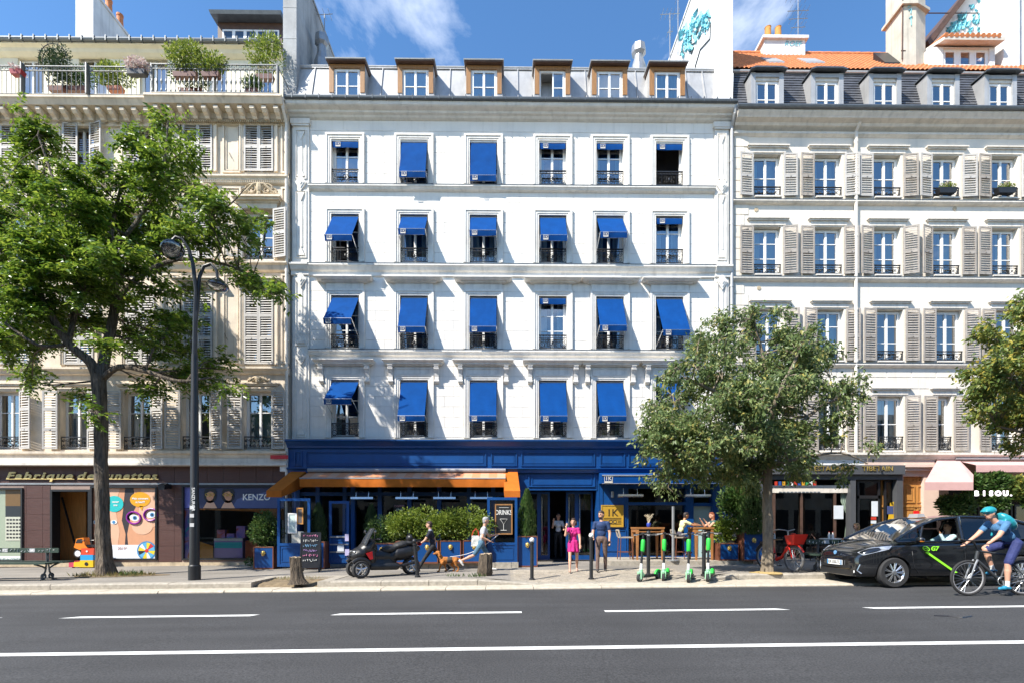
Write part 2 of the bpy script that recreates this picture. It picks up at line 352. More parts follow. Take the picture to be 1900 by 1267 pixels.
while x < 22:
    L = r2.uniform(.95, 1.5); x1 = x + L
    if x < NX0 < x1 + .5: x1 = NX0
    if NX0 - .01 <= x < NX1 - .01: x = NX1; continue
    j0 = r2.uniform(-.012, .012); dz = r2.uniform(0, .006)
    b = MB(); ka, kb = yk(x) + j0, yk(x1) + j0
    stone_hexa(b, x, x1, ka, kb, yk(x) + .32, yk(x1) + .32, pave_z(x, yk(x)) + .004 + dz, pave_z(x1, yk(x1)) + .004 + dz, .3, .025)
    b.build('kerb_stone', M['granite'], kerb); x = x1
for q in ([(NX0 - .28, 12.0), (NX0, 12.0), (NX0, NY1), (NX0 - .28, NY1)], [(NX1, 12.0), (NX1 + .28, 12.0), (NX1 + .28, NY1), (NX1, NY1)], [(NX0 - .28, NY1), (NX1 + .28, NY1), (NX1 + .28, NY1 + .25), (NX0 - .28, NY1 + .25)]):
    b = MB(); b.hexa([(x, y, -.2) for x, y in q] + [(x, y, pave_z(x, y) + .009) for x, y in q]); b.build('kerb_stone', M['granite'], kerb)
x = -22.3
while x < 22:
    x1 = x + r2.uniform(.8, 1.6); dz = r2.uniform(-.004, .004)
    b = MB(); stone_hexa(b, x, x1, 11.5 + r2.uniform(-.015, .015), 11.5 + r2.uniform(-.015, .015), yk(x) + .05, yk(x1) + .05, road_z(x) + .052 + dz, road_z(x1) + .052 + dz, .2, .03)
    b.build('channel_stone', M['granitl'], kerb); x = x1
def blob_patch(name, cx, cy, rx, ry, z, mat, seed, fn=None, amp=.18):
    r = random.Random(seed); n = 26; b = MB(); ph = [r.uniform(0, 6.3) for _ in range(4)]
    ring = []
    for i in range(n):
        a = 2 * math.pi * i / n; k = 1 + amp * sum(math.sin((j + 2) * a + ph[j]) / (j + 1.5) for j in range(4)); ring.append((cx + rx * k * math.cos(a), cy + ry * k * math.sin(a)))
    v = [(x, y, (fn or pave_z)(x, y) + z) for x, y in ring] + [(cx + (x - cx) * .6, cy + (y - cy) * .6, pave_z(x, y) + z + .02 + r.uniform(0, .012)) for x, y in ring] + [(cx, cy, pave_z(cx, cy) + z + .04)]
    b.add(v, [(i, (i + 1) % n, n + (i + 1) % n, n + i) for i in range(n)] + [(n + i, n + (i + 1) % n, 2 * n) for i in range(n)])
    return b.build(name, mat, smooth=True)
b = MB(); b.quad((NX0, 11.9, .02), (NX1, 11.9, .03), (NX1, NY1, .06), (NX0, NY1, .05)); 
b.v = []; b.f = []; b.m = []
nx_, ny_ = 10, 8
for i in range(nx_ + 1):
    for j in range(ny_ + 1): b.v.append((NX0 + (NX1 - NX0) * i / nx_, 12.02 + (NY1 - 12.02) * j / ny_, road_z(-5) + (.115 + r2.uniform(-.02, .035) if j > 1 else (.0, .075)[j])))
b.f = [(i * (ny_ + 1) + j, (i + 1) * (ny_ + 1) + j, (i + 1) * (ny_ + 1) + j + 1, i * (ny_ + 1) + j + 1) for i in range(nx_) for j in range(ny_)]; b.m = [0] * len(b.f)
tag(b.build('soil', M['soil'], smooth=True), kind='structure')
# small setts of the dropped crossing
b = MB(); r2 = random.Random(5); y = 12.36; row = 0; M['sett'] = pm('sandstone_setts', (.40, .35, .28), .85, var=.3, scale=4, bump=.3, bscale=40)
while y < 14.6:
    x = .1 + (row % 2) * .08; 
    while x < 4.6:
        L = r2.uniform(.14, .2); ya = max(y, yk(x) + .34); 
        if ya < y + .08: 
            z0 = pave_z(x, y) + r2.uniform(.004, .012); z1 = pave_z(x + L, y) + r2.uniform(.004, .012)
            b.hexa([(x, ya, z0 - .03), (x + L - .012, ya, z1 - .03), (x + L - .012, y + .105, z1 - .03), (x, y + .105, z0 - .03), (x, ya, z0), (x + L - .012, ya, z1), (x + L - .012, y + .105, z1), (x, y + .105, z0)])
        x += L
    y += .118; row += 1
tag(b.build('setts', M['sett'], pavement), kind='stuff')
# the far side of the street, seen only as a reflection in the panes
b = MB(); b.box(-XE, XE, -13, -9, -1, 11.4); b.k = 1
for i in range(-16, 17):
    for k in range(3): b.box(i * 2.4 - .55, i * 2.4 + .55, -9.02, -8.99, 3.9 + k * 2.6, 5.7 + k * 2.6)
    b.box(i * 2.4 - .95, i * 2.4 + .95, -9.02, -8.99, .5, 2.9)
tag(b.build('opposite_terrace', [M['stone'], M['dark']]), kind='structure')
# ================================================================== facade kit
YF = 18.0
def hx(px): return ax(px, YF)
def hz(py, out=0.): return az(py, YF - out)
CACHE = {}
def wall_holes(b, x0, x1, z0, z1, yf, depth, holes):
    xs = sorted({x0, x1, *[min(max(h[0], x0), x1) for h in holes], *[min(max(h[1], x0), x1) for h in holes]})
    zs = sorted({z0, z1, *[h[2] for h in holes], *[h[3] for h in holes]})
    for i in range(len(xs) - 1):
        run = None
        for j in range(len(zs) - 1):
            xm, zm = (xs[i] + xs[i + 1]) / 2, (zs[j] + zs[j + 1]) / 2
            if not any(h[0] < xm < h[1] and h[2] < zm < h[3] for h in holes):
                b.quad((xs[i], yf, zs[j]), (xs[i + 1], yf, zs[j]), (xs[i + 1], yf, zs[j + 1]), (xs[i], yf, zs[j + 1]))
    for a, c, d, e in holes:
        y2 = yf + depth
        b.quad((a, yf, d), (a, y2, d), (a, y2, e), (a, yf, e)); b.quad((c, yf, d), (c, yf, e), (c, y2, e), (c, y2, d))
        b.quad((a, yf, e), (a, y2, e), (c, y2, e), (c, yf, e)); b.quad((a, yf, d), (c, yf, d), (c, y2, d), (a, y2, d))
def cornice(b, prof, x0, x1, yf, ends=True):
    """prof [(out, z)] top to bottom; closed against the wall"""
    p = [(yf - o, z) for o, z in prof]; p = [(yf + .02, prof[0][1])] + p + [(yf + .02, prof[-1][1])]
    b.xprism(p, x0, x1)
def add_window(bld, x, z, w, h, y, bars=(.5,), mat='pvc', gl='g1', curt=None, leaf_open=0, name='window', fr=.055, split=2):
    """French window in a reveal: frame mesh, its panes and curtains as sub-parts; x centre, z bottom, y front of the frame"""
    key = ('w', round(w, 3), round(h, 3), bars, mat, leaf_open, fr, split)
    if key not in CACHE:
        b = MB(); b.ring(-w / 2, w / 2, 0, h, fr, 0, .07)
        panes = []; iw = w - 2 * fr; cw = iw / split
        for s in range(split):
            if leaf_open and s in ((0,) if leaf_open == 1 else (0, 1)):
                continue
            xa = -iw / 2 + s * cw; xb = xa + cw; t = fr * .8
            b.ring(xa, xb, fr, h - fr, t, -.012 - .001 * s, .05)
            zz = [fr + t] + [fr + t + (h - 2 * fr - 2 * t) * q for q in bars] + [h - fr - t]
            for q in zz[1:-1]: b.box(xa + t, xb - t, -.006, .04, q - .014, q + .014)
            for k in range(len(zz) - 1): panes.append((xa + t - .003, xb - t + .003, zz[k] + (.012 if k else -.003), zz[k + 1] - (.012 if k < len(zz) - 2 else -.003)))
        if split == 2 and not leaf_open: b.box(-.032, .032, -.03, .0, fr, h - fr)
        if leaf_open:      # leaf swung into the room
            t = fr * .8; n0 = len(b.v); b.ring(0, cw, fr, h - fr, t, 0, .045); b.xf(Matrix.Translation((-iw / 2, .06, 0)) @ Matrix.Rotation(R(82), 4, 'Z'), n0)
        fm = b.mesh('window', M[mat]); pms = [((a + c) / 2, d, MB().quad((-(c - a) / 2, .012, 0), ((c - a) / 2, .012, 0), ((c - a) / 2, .012, e - d), (-(c - a) / 2, .012, e - d))) for a, c, d, e in panes]
        out = []
        for cx_, cz_, q in pms:
            kk = ('p', round(q.v[1][0], 3), round(q.v[2][2], 3), gl)
            if kk not in CACHE: CACHE[kk] = q.mesh('pane', M[gl])
            out.append((cx_, cz_, kk))
        CACHE[key] = (fm, out)
    fm, out = CACHE[key]
    o = obj(name, fm, bld, (x, y, z))
    for cx_, cz_, kk in out:
        kk = kk[:3] + (gl,)
        if kk not in CACHE:
            q = MB(); q.quad((-kk[1], .012, 0), (kk[1], .012, 0), (kk[1], .012, kk[2]), (-kk[1], .012, kk[2])); CACHE[kk] = q.mesh('pane', M[gl])
        obj('pane', CACHE[kk], o, (cx_, 0, cz_))
    for c in (curt or ()): add_curtain(o, w, h, *c)
    return o
def add_curtain(win, w, h, x0, x1, mat='curt', z0=0., dy=.22, gather=0.):
    key = ('c', round(w, 2), round(h, 2), x0, x1, mat, z0, gather)
    if key not in CACHE:
        b = MB(); n = max(10, int((x1 - x0) * w / .022)); vs = []
        for i in range(n + 1):
            t = i / n; xx = (-.5 + x0 + (x1 - x0) * t) * w; yy = .03 * math.sin(t * n * .78) + .012 * math.sin(t * n * 1.9 + 1)
            for q, zz in enumerate((h * .98, h * .6, h * .3, z0 * h + .03)):
                g = gather * (q / 3); cx_ = (-.5 + (x0 if x0 < .3 else x1)) * w
                vs.append((xx + (cx_ - xx) * g, yy * (1 + q * .2), zz))
        b.add(vs, [(i * 4 + k, i * 4 + k + 1, (i + 1) * 4 + k + 1, (i + 1) * 4 + k) for i in range(n) for k in range(3)])
        CACHE[key] = b.mesh('curtain', M[mat], smooth=True)
    return obj('curtain', CACHE[key], win, (0, dy, 0))
def scroll(b, cx_, cz_, r, y, flip=1, turns=1.4, t=.008, n=14, up=1):
    pts = []
    for i in range(n + 1):
        q = i / n; a = turns * 2 * math.pi * q; rr = r * (1 - .78 * q); pts.append((cx_ + flip * rr * math.cos(a), y, cz_ + up * rr * math.sin(a)))
    b.tube(pts, t, 4, cap=False)
def rail_mesh(w, h, style):
    key = ('r', round(w, 2), round(h, 2), style)
    if key in CACHE: return CACHE[key]
    b = MB(); y = 0
    b.box(-w / 2, w / 2, -.022, .022, h - .035, h)
    b.box(-w / 2, w / 2, -.012, .012, 0.03, .055)
    if style in ('hotel', 'hotel2'):
        b.box(-w / 2, w / 2, -.01, .01, h - .11, h - .09)
        for s in (-1, 1):
            b.box(s * w / 2 - .01, s * w / 2 + .01, -.01, .01, 0, h)
            b.box(s * w * .27 - .007, s * w * .27 + .007, -.008, .008, .05, h - .1)
            scroll(b, s * w * .39, h * .58, .085, 0, s); scroll(b, s * w * .39, h * .27, .075, 0, -s, up=-1)
            scroll(b, s * w * .13, h * .62, .075, 0, s, up=-1); scroll(b, s * w * .12, h * .28, .07, 0, -s)
            b.tube([(s * w * .27, 0, h * .45), (s * w * .16, 0, h * .5), (0, 0, h * .42), (s * -w * .05, 0, h * .3)], .008, 4)
        b.ball((0, -.012, h * .46), (.045, .02, .06), 8, 6); b.torus((0, 0, h * .45), .1, .009, n=16, m=4)
        for i in range(9): b.torus((-w / 2 + w * (i + .5) / 9, 0, h - .065), .022, .006, n=8, m=3)
        if style == 'hotel2':
            for s in (-1, 1): b.torus((s * w * .39, 0, h * .3), .09, .01, n=14, m=4); b.torus((s * w * .2, 0, h * .55), .06, .009, n=12, m=4)
    elif style == 'cross':
        for s in (-1, 1): b.box(s * w / 2 - .012, s * w / 2 + .012, -.012, .012, 0, h)
        b.box(-w / 2, w / 2, -.01, .01, h - .1, h - .08)
        for q in (-1, 0, 1):
            xc = q * w * .3
            b.tube([(xc - w * .13, 0, .06), (xc + w * .13, 0, h - .1)], .008, 4); b.tube([(xc - w * .13, 0, h - .1), (xc + w * .13, 0, .06)], .008, 4)
            b.box(xc - w * .15 - .006, xc - w * .15 + .006, -.008, .008, .05, h - .09)
            b.torus((xc, 0, h * .45), .035, .008, n=10, m=4)
        b.box(w * .45 - .006, w * .45 + .006, -.008, .008, .05, h - .09)
    else:       # dense vine casting
        r = random.Random(4)
        for s in (-1, 1): b.box(s * w / 2 - .01, s * w / 2 + .01, -.01, .01, 0, h)
        for i in range(7):
            for k in range(2):
                xx = -w / 2 + w * (i + .5) / 7; scroll(b, xx, h * (.3 + .36 * k), .062, 0, 1 if (i + k) % 2 else -1, 1.2, .011, 10, 1 if k else -1)
                b.ball((xx + r.uniform(-.02, .02), 0, h * (.3 + .36 * k)), (.024, .012, .024), 6, 4)
    CACHE[key] = b.mesh('railing', M['iron']); return CACHE[key]
def add_rail(bld, x, z, w, h, y, style): return obj('railing', rail_mesh(w, h, style), bld, (x, y, z))
def shutter_mesh(w, h, mid, mat):
    key = ('s', round(w, 2), round(h, 2), mid, mat)
    if key in CACHE: return CACHE[key]
    b = MB(); t = .055; b.ring(0, w, 0, h, t, -.036, 0); zs = [t] + [h * q for q in mid] + [h - t]
    for q in zs[1:-1]: b.box(t, w - t, -.036, 0, q - .05, q + .05)
    sl = MB()
    for k in range(len(zs) - 1):
        a = zs[k] + (.05 if k else 0); c = zs[k + 1] - (.05 if k < len(zs) - 2 else 0); n = max(3, int((c - a) / .08))
        for i in range(n):
            z = a + (c - a) * (i + .5) / n
            sl.hexa([(t - .002, -.034, z - .026), (w - t + .002, -.034, z - .026), (w - t + .002, -.026, z - .026), (t - .002, -.026, z - .026),
                     (t - .002, -.010, z + .012), (w - t + .002, -.010, z + .012), (w - t + .002, -.002, z + .012), (t - .002, -.002, z + .012)])
    b.box(w * .5 - .02, w * .5 + .02, -.05, -.036, h * mid[0] - .015, h * mid[0] + .015)
    CACHE[key] = (b.mesh('shutter', M[mat]), sl.mesh('slats', M[mat])); return CACHE[key]
def add_shutter(bld, x, z, w, h, y, side, ang=0, mid=(.5,), mat='shut'):
    """hinge at x; side -1 leaf swings out to the left, +1 to the right; ang = degrees off the wall"""
    a, s = shutter_mesh(w, h, mid, mat)
    rz = -R(ang) if side > 0 else math.pi + R(ang)
    o = obj('shutter', a, bld, (x, y, z), (0, 0, -R(ang) if side > 0 else 0))
    if side < 0:
        o.location = (x - w * math.cos(R(ang)), y - w * math.sin(R(ang)), z); o.rotation_euler = (0, 0, R(ang))
    tag(obj('slats', s, o), kind='stuff'); return o
def surround(b, x0, x1, z0, z1, t=.2, y=YF, bottom=False):
    b.ring(x0 - t, x1 + t, z0, z1 + t, t * .34, y - .075, y + .02, bottom); b.ring(x0 - t * .68, x1 + t * .68, z0, z1 + t * .68, t * .4, y - .05, y + .02, bottom); b.ring(x0 - t * .3, x1 + t * .3, z0, z1 + t * .3, t * .3, y - .032, y + .02, bottom)

# ================================================================== the white hotel
hotel = thing('hotel_building', 'white stuccoed six storey hotel with blue ground floor and blue window awnings', 'building', (0.2, YF, 0.1), world=True)
XL, XR = hx(541), hx(1356); zB, zT = 4.25, 15.72
WX = [hx(p) for p in (640.5, 768.5, 897, 1025.5, 1131.5, 1242)]
ROWS = [(812, 705, .98), (648, 550, .98), (489, 400, .97), (344, 262, .96)]     # first floor upwards
WIN = []
for r_, (pb, pt, ww) in enumerate(ROWS):
    for c_, x in enumerate(WX): WIN.append((r_, c_, x, hz(pb), hz(pt), ww))
b = MB(); YW = YF + .014
wall_holes(b, XL, XR, zB - .3, zT + .2, YW, .34, [(x - ww / 2, x + ww / 2, za, zb) for r_, c_, x, za, zb, ww in WIN])
b.box(XL, XL + .3, YW + .001, 26, -.2, 16.2); b.box(XR - .3, XR, YW + .001, 26, -.2, 16.2); b.box(XL, XR, 25.7, 26, -.2, 16.2)
hwall = b.build('wall', M['stucco'], hotel)
b = MB(); b.box(XL + .31, XR - .31, YF + 1.7, YF + 1.75, 3.6, 16.1)
for z in (4.3, 7.45, 10.45, 13.2, 15.95): b.box(XL + .31, XR - .31, YF + .36, YF + 1.7, z - .06, z)
for i in range(5):
    xm = (WX[i] + WX[i + 1]) / 2; b.box(xm - .05, xm + .05, YF + .36, YF + 1.7, 4.3, 15.9)
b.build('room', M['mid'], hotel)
# ---- ashlar blocks of the wall face
PIL = (hx(575.5), hx(1324)); nblk = 0; blk_rest = MB(); r2 = random.Random(11)
trims = {0: .21, 1: .21, 2: .2, 3: .2}
bands = [(hz(812) + .02, hz(660)), (hz(650), hz(524)), (hz(489), hz(358)), (hz(344), hz(226))]
for r_ in range(4):
    z0, z1 = bands[r_]; ch = .345; n = int(round((z1 - z0) / ch)); ch = (z1 - z0) / n
    W_ = [q for q in WIN if q[0] == r_]; ztop = W_[0][4] + (.22 if r_ in (2, 3) else .62); 
    for k in range(n):
        za, zb = z0 + k * ch, z0 + (k + 1) * ch
        if zb < ztop - .02: edges = [PIL[0]] + [e for q in W_ for e in (q[2] - q[5] / 2 - .215, q[2] + q[5] / 2 + .215)] + [PIL[1]]; spans = [(edges[i], edges[i + 1]) for i in range(0, len(edges), 2)]
        else: spans = [(PIL[0], PIL[1])]
        for a, c in spans:
            m = max(1, int(round((c - a) / .95))); cut = [a + (c - a) * i / m for i in range(m + 1)]
            if m > 1:
                sh = (c - a) / m * (.24 if k % 2 else -.24); cut = [a] + [q + sh for q in cut[1:-1]] + [c]
            elif c - a > .6: cut = [a, a + (c - a) * (.36 if k % 2 else .66), c]
            for i in range(len(cut) - 1):
                if zb > ztop - .02 and za < ztop: pass
                bb = MB() if nblk < 300 else blk_rest; g = .006; d = r2.uniform(-.0015, .0015)
                bb.box(cut[i] + g, cut[i + 1] - g, YF + d, YW + .01, za + g, zb - g)
                if nblk < 300: bb.build('stone_block', M['stucco'], hwall)
                nblk += 1
if blk_rest.v: tag(blk_rest.build('stone_blocks', M['stucco'], hwall), kind='stuff')
# ---- bands, cornice, pilasters
b = MB(); z = hz(655, .1)
cornice(b, [(.14, z + .1), (.14, z + .04), (.1, z), (.08, z - .06), (.03, z - .09)], PIL[0] - .02, PIL[1] + .02, YF)
b.build('sill_band', M['trim'], hotel)
b = MB(); z = hz(345, .12)
cornice(b, [(.16, z), (.16, z - .05), (.12, z - .09), (.1, z - .13), (.03, z - .17)], PIL[0] - .02, PIL[1] + .02, YF)
b.build('sill_band', M['trim'], hotel)
b = MB(); z = hz(491, .16)
prof = [(.2, z), (.2, z - .06), (.16, z - .1), (.13, z - .16), (.11, z - .2), (.05, z - .24), (.05, z - .36), (.03, z - .38)]
cornice(b, prof, PIL[0] - .02, PIL[1] + .02, YF)
for a, c in ((XL + .02, PIL[0] - .021), (PIL[1] + .021, XR - .02)): cornice(b, [(o + .05, q) for o, q in prof], a, c, YF)
b.build('belt_cornice', M['trim'], hotel)
b = MB(); e = .45
cornice(b, [(.43, 16.0), (.43, 15.93), (.41, 15.87), (.37, 15.84), (.24, 15.80), (.22, 15.74), (.14, 15.71), (.10, 15.66), (.02, 15.62)], XL - .05, XR + .05, YF)
for a, c in ((XL, hx(577)), (hx(1322), XR)): b.box(a, c, YF - .12, YF, 15.42, 15.6); b.box(a + .04, c - .04, YF - .1, YF, 15.36, 15.419)
b.build('roof_cornice', M['trim'], hotel)
b = MB(); b.tube([(XL - .05, YF - .46, 16.05), (XR + .03, YF - .46, 16.03)], .07, 10)
for i in range(34): x = XL + (XR - XL) * (i + .5) / 34; b.box(x - .012, x + .012, YF - .535, YF - .38, 15.97, 16.13)
b.build('gutter', M['zincd'], hotel)
def pilaster(x0, x1):
    b = MB(); lv = [(4.42, hz(660) + .1), (hz(650), hz(512)), (hz(489), hz(352)), (hz(344), 15.36)]
    b.box(x0, x1, YF - .05, YF + .012, 4.3, 15.36)
    for za, zb in lv:
        w_ = x1 - x0; m = .08; xm = (x0 + x1) / 2
        b.ring(x0 + m, x1 - m, za + .12, zb - .12, .035, YF - .08, YF - .051)
        for zc, s in ((za + .2, 1), (zb - .2, -1)):      # pointed panel ends
            for d, t in ((.0, .03), (.09, .025)):
                hw = w_ / 2 - m - .06 - d * .4; hh = .3 - d
                b.yprism([(xm - hw, zc + d * .2 * s), (xm + hw, zc + d * .2 * s), (xm, zc + hh * s)], YF - .075 - t * .6, YF - .051)
        zc = (za + zb) / 2
        b.yprism([(xm - .05, zc - .8), (xm + .05, zc - .8), (xm + .05, zc + .8), (xm - .05, zc + .8)], YF - .072, YF - .051)
    for zc in (hz(664), hz(510) - .25, hz(345)):
        for hw, hh, o in ((.19, .3, .08), (.13, .2, .1), (.06, .09, .12)):
            xm = (x0 + x1) / 2; b.yprism([(xm - hw, zc), (xm, zc - hh), (xm + hw, zc), (xm, zc + hh)], YF - o - .03, YF - .05)
    return b.build('pilaster', M['trim'], hotel)
pilaster(XL + .08, PIL[0] - .02); pilaster(PIL[1] + .02, XR - .1)
for z_, o_ in ((hz(655, .1) + .1, .15), (hz(345, .12), .17), (hz(491, .16), .21)):
    b = MB(); b.box(PIL[0] - .03, PIL[1] + .03, YF - o_, YF - .02, z_ + .001, z_ + .02); b.build('flashing', M['zincd'], hotel)
# ---- windows, surrounds, heads, railings
AW = {(3, 1): (320, .36), (3, 2): (326, .27), (2, 0): (438, .76), (2, 1): (426, .52), (2, 2): (428, .46), (2, 3): (436, .5), (2, 4): (430, .7),
      (1, 0): (592, .86), (1, 1): (607, .55), (1, 2): (606, .48), (1, 4): (603, .62), (1, 5): (611, .78), (0, 0): (740, .82), (0, 1): (771, .6), (0, 2): (771, .5), (0, 3): (771, .5), (0, 4): (771, .56), (0, 5): (733, .72)}
logo = pm('pale_print', (.62, .58, .50), .7, var=.05)
sm_w = {}
for r_, c_, x, za, zb, ww in WIN:
    key = ('sur', r_)
    if key not in CACHE:
        s = MB(); surround(s, -ww / 2, ww / 2, 0, zb - za, .2, 0)
        CACHE[key] = s.mesh('window_surround', M['trim'])
    obj('window_surround', CACHE[key], hotel, (x, YF, za))
    if r_ == 1:
        if 'hd1' not in CACHE:
            s = MB(); s.box(-.66, .66, -.05, .01, .3, .58)
            for o, za_, zb_, hw in ((.1, .582, .602, .72), (.16, .602, .639, .8), (.32, .694, .74, 1.0)): s.box(-hw, hw, -o, .01, za_, zb_)
            s.hexa([(-.92, -.24, .64), (.92, -.24, .64), (.92, .01, .64), (-.92, .01, .64), (-1.0, -.32, .692), (1.0, -.32, .692), (1.0, .01, .692), (-1.0, .01, .692)])
            CACHE['hd1'] = s.mesh('window_hood', M['trim'])
        obj('window_hood', CACHE['hd1'], hotel, (x, YF - .001, zb - .17))
    if r_ == 0:
        if 'hd0' not in CACHE:
            s = MB(); s.box(-.72, .72, -.06, .01, .22, .56)
            s.ring(-.62, .62, .28, .5, .03, -.085, -.059)
            for o, za_, zb_, hw in ((.14, .563, .602, .9), (.22, .602, .638, .98), (.34, .704, .73, 1.06)): s.box(-hw, hw, -o, .01, za_, zb_)
            s.hexa([(-.98, -.22, .64), (.98, -.22, .64), (.98, .01, .64), (-.98, .01, .64), (-1.06, -.34, .702), (1.06, -.34, .702), (1.06, .01, .702), (-1.06, .01, .702)])
            CACHE['hd0'] = s.mesh('window_hood', M['trim'])
            s = MB(); pr = [(-.02, .56), (-.26, .56), (-.26, .50), (-.22, .42), (-.15, .30), (-.12, .18), (-.13, .06), (-.09, -.02), (-.04, -.04), (0, -.04)]
            s.xprism(pr, -.07, .07); s.cyl((-.085, -.19, .45), (.085, -.19, .45), .055, 10); s.cyl((-.085, -.09, .04), (.085, -.09, .04), .045, 10); s.box(-.085, .085, -.28, -.02, .545, .562)
            CACHE['cons'] = s.mesh('console', M['trim'])
        obj('window_hood', CACHE['hd0'], hotel, (x, YF - .001, zb - .1))
        for s in (-1, 1): obj('console', CACHE['cons'], hotel, (x + s * .8, YF - .001, zb - .1))
    n = (r_, c_); cu = [(0, .32, 'curt'), (.7, 1, 'curt')] if (r_ * 7 + c_ * 3) % 3 else [(0, .22, 'curtt'), (.8, 1., 'curtt')]
    if n in ((3, 5), (2, 0)): cu = []
    add_window(hotel, x, za + .03, ww, zb - za - .03, YF + .22, (.36, .68) if r_ < 2 else (.34, .72), gl='g2' if r_ == 3 or n == (2, 5) else 'g1', curt=cu, leaf_open=2 if n == (3, 5) else (1 if n == (2, 0) else 0))
    add_rail(hotel, x, za + .02, ww, .52 if r_ > 1 else .5, YF + .03, 'hotel' if r_ > 1 else 'hotel2')
    # awning
    pt = ROWS[r_][1]; zt = zb - .05; yt = YF + .05; hw = ww / 2 - .03
    s = MB(); s.box(-hw, hw, yt - .03, yt + .06, zt - .09, zt)
    if n in AW:
        py_, pr_ = AW[n]; yb = YF - pr_; zbar = az(py_, yb); ln = math.hypot(yb - yt, zbar - zt)
        aw = obj('awning', s.mesh('awning', M['grey']), hotel, (x, 0, 0))
        f = MB(); vs = []; nn = 8
        for i in range(nn + 1):
            t = i / nn; sag = .018 * math.sin(math.pi * t)
            for sx_ in (-hw, -hw / 3, hw / 3, hw): vs.append((sx_, yt - .03 + (yb - yt + .03) * t, zt - .03 + (zbar - zt + .03) * t - sag))
        f.add(vs, [(i * 4 + j, i * 4 + j + 1, (i + 1) * 4 + j + 1, (i + 1) * 4 + j) for i in range(nn) for j in range(3)])
        obj('awning_fabric', f.mesh('awning_fabric', M['bluef'], smooth=True), aw)
        tilt = r2.uniform(-.02, .05); vh = .19
        f = MB(); vs = []
        for i in range(9):
            t = i / 8; wob = .012 * math.sin(t * 9 + c_); vs += [(-hw + 2 * hw * t, yb - .012, zbar), (-hw + 2 * hw * t, yb - .014 + wob + .02, zbar - vh * .5), (-hw + 2 * hw * t, yb + wob + .03, zbar - vh + tilt * (t - .3) * 1.2)]
        f.add(vs, [(i * 3 + j, i * 3 + j + 1, (i + 1) * 3 + j + 1, (i + 1) * 3 + j) for i in range(8) for j in range(2)])
        obj('valance', f.mesh('valance', M['bluef'], smooth=True), aw)
        f = MB(); f.cyl((-hw - .02, yb, zbar), (hw + .02, yb, zbar), .014, 8)
        for sg in (-1, 1): f.cyl((sg * (hw + .012), YF + .04, zbar - .12 - .25 * pr_), (sg * (hw + .012), yb, zbar), .012, 6)
        f.cyl((-hw, yb + .03, zbar - vh), (hw, yb + .03, zbar - vh), .006, 5)
        obj('awning_arm', f.mesh('awning_arm', M['chrome']), aw)
        lx, ly, lz = -hw * .62, yb - .03, zbar - vh * .5
    else:
        aw = obj('awning', s.mesh('awning', M['grey']), hotel, (x, 0, 0))
        f = MB(); vs = []
        for i in range(9):
            t = i / 8; wob = .01 * math.sin(t * 8 + c_); vs += [(-hw + 2 * hw * t, yt - .04, zt - .02), (-hw + 2 * hw * t, yt - .045 + wob, zt - .11), (-hw + 2 * hw * t, yt - .03 + wob, zt - .22)]
        f.add(vs, [(i * 3 + j, i * 3 + j + 1, (i + 1) * 3 + j + 1, (i + 1) * 3 + j) for i in range(8) for j in range(2)])
        obj('valance', f.mesh('valance', M['bluef'], smooth=True), aw)
        lx, ly, lz = -hw * .55, yt - .062, zt - .12
    if 'lg' not in CACHE:
        f = MB(); f.ring(-.085, .085, -.08, .08, .01, -.004, 0); f.box(-.075, .075, -.004, 0, -.07, -.045); CACHE['lg'] = f.mesh('logo', logo)
    obj('logo', CACHE['lg'], aw, (lx, ly, lz)); obj('lettering', text_mesh('1K', .12, logo, .003), aw, (lx, ly, lz - .03))
# ---- zinc mansard of single sheets, standing seams
ym0, zm0, ym1, zm1 = YF + .06, 16.05, YF + .62, 18.0
b = MB(); b.quad((XL, ym0 + .03, zm0), (XR, ym0 + .03, zm0), (XR, ym1 + .03, zm1), (XL, ym1 + .03, zm1)); b.quad((XL, ym1, zm1), (XR, ym1, zm1), (XR, 22.5, 18.9), (XL, 22.5, 18.9)); b.quad((XL, 22.5, 18.9), (XR, 22.5, 18.9), (XR, 26, 16.2), (XL, 26, 16.2))
for x in (XL, XR): b.add([(x, ym0, zm0), (x, ym1, zm1), (x, 22.5, 18.9), (x, 26, 16.2)], [(0, 1, 2, 3)])
hroof = b.build('roof', M['zinc'], hotel)
b = MB(); b.box(XL, XR, ym1 - .05, ym1 + .06, zm1 - .03, zm1 + .05); b.tube([(XL, ym1 - .03, zm1 + .04), (XR, ym1 - .03, zm1 + .04)], .04, 8); b.build('roof_curb', M['zinc'], hroof)
sx = XL; k = 0
while sx < XR - .1:
    x1 = min(XR, sx + .61); s = MB(); g = .012; o = r2.uniform(-.004, .004)
    s.hexa([(sx + g, ym0 + o, zm0), (x1 - g, ym0 - o, zm0), (x1 - g, ym0 + .02, zm0), (sx + g, ym0 + .02, zm0), (sx + g, ym1 + o, zm1), (x1 - g, ym1 - o, zm1), (x1 - g, ym1 + .02, zm1), (sx + g, ym1 + .02, zm1)])
    s.build('zinc_sheet', M['zinc'], hroof)
    s = MB(); s.hexa([(x1 - .014, ym0 - .045, zm0), (x1 + .014, ym0 - .045, zm0), (x1 + .014, ym0 + .02, zm0), (x1 - .014, ym0 + .02, zm0), (x1 - .014, ym1 - .045, zm1), (x1 + .014, ym1 - .045, zm1), (x1 + .014, ym1 + .02, zm1), (x1 - .014, ym1 + .02, zm1)])
    s.build('standing_seam', M['zinc'], hroof); sx = x1; k += 1
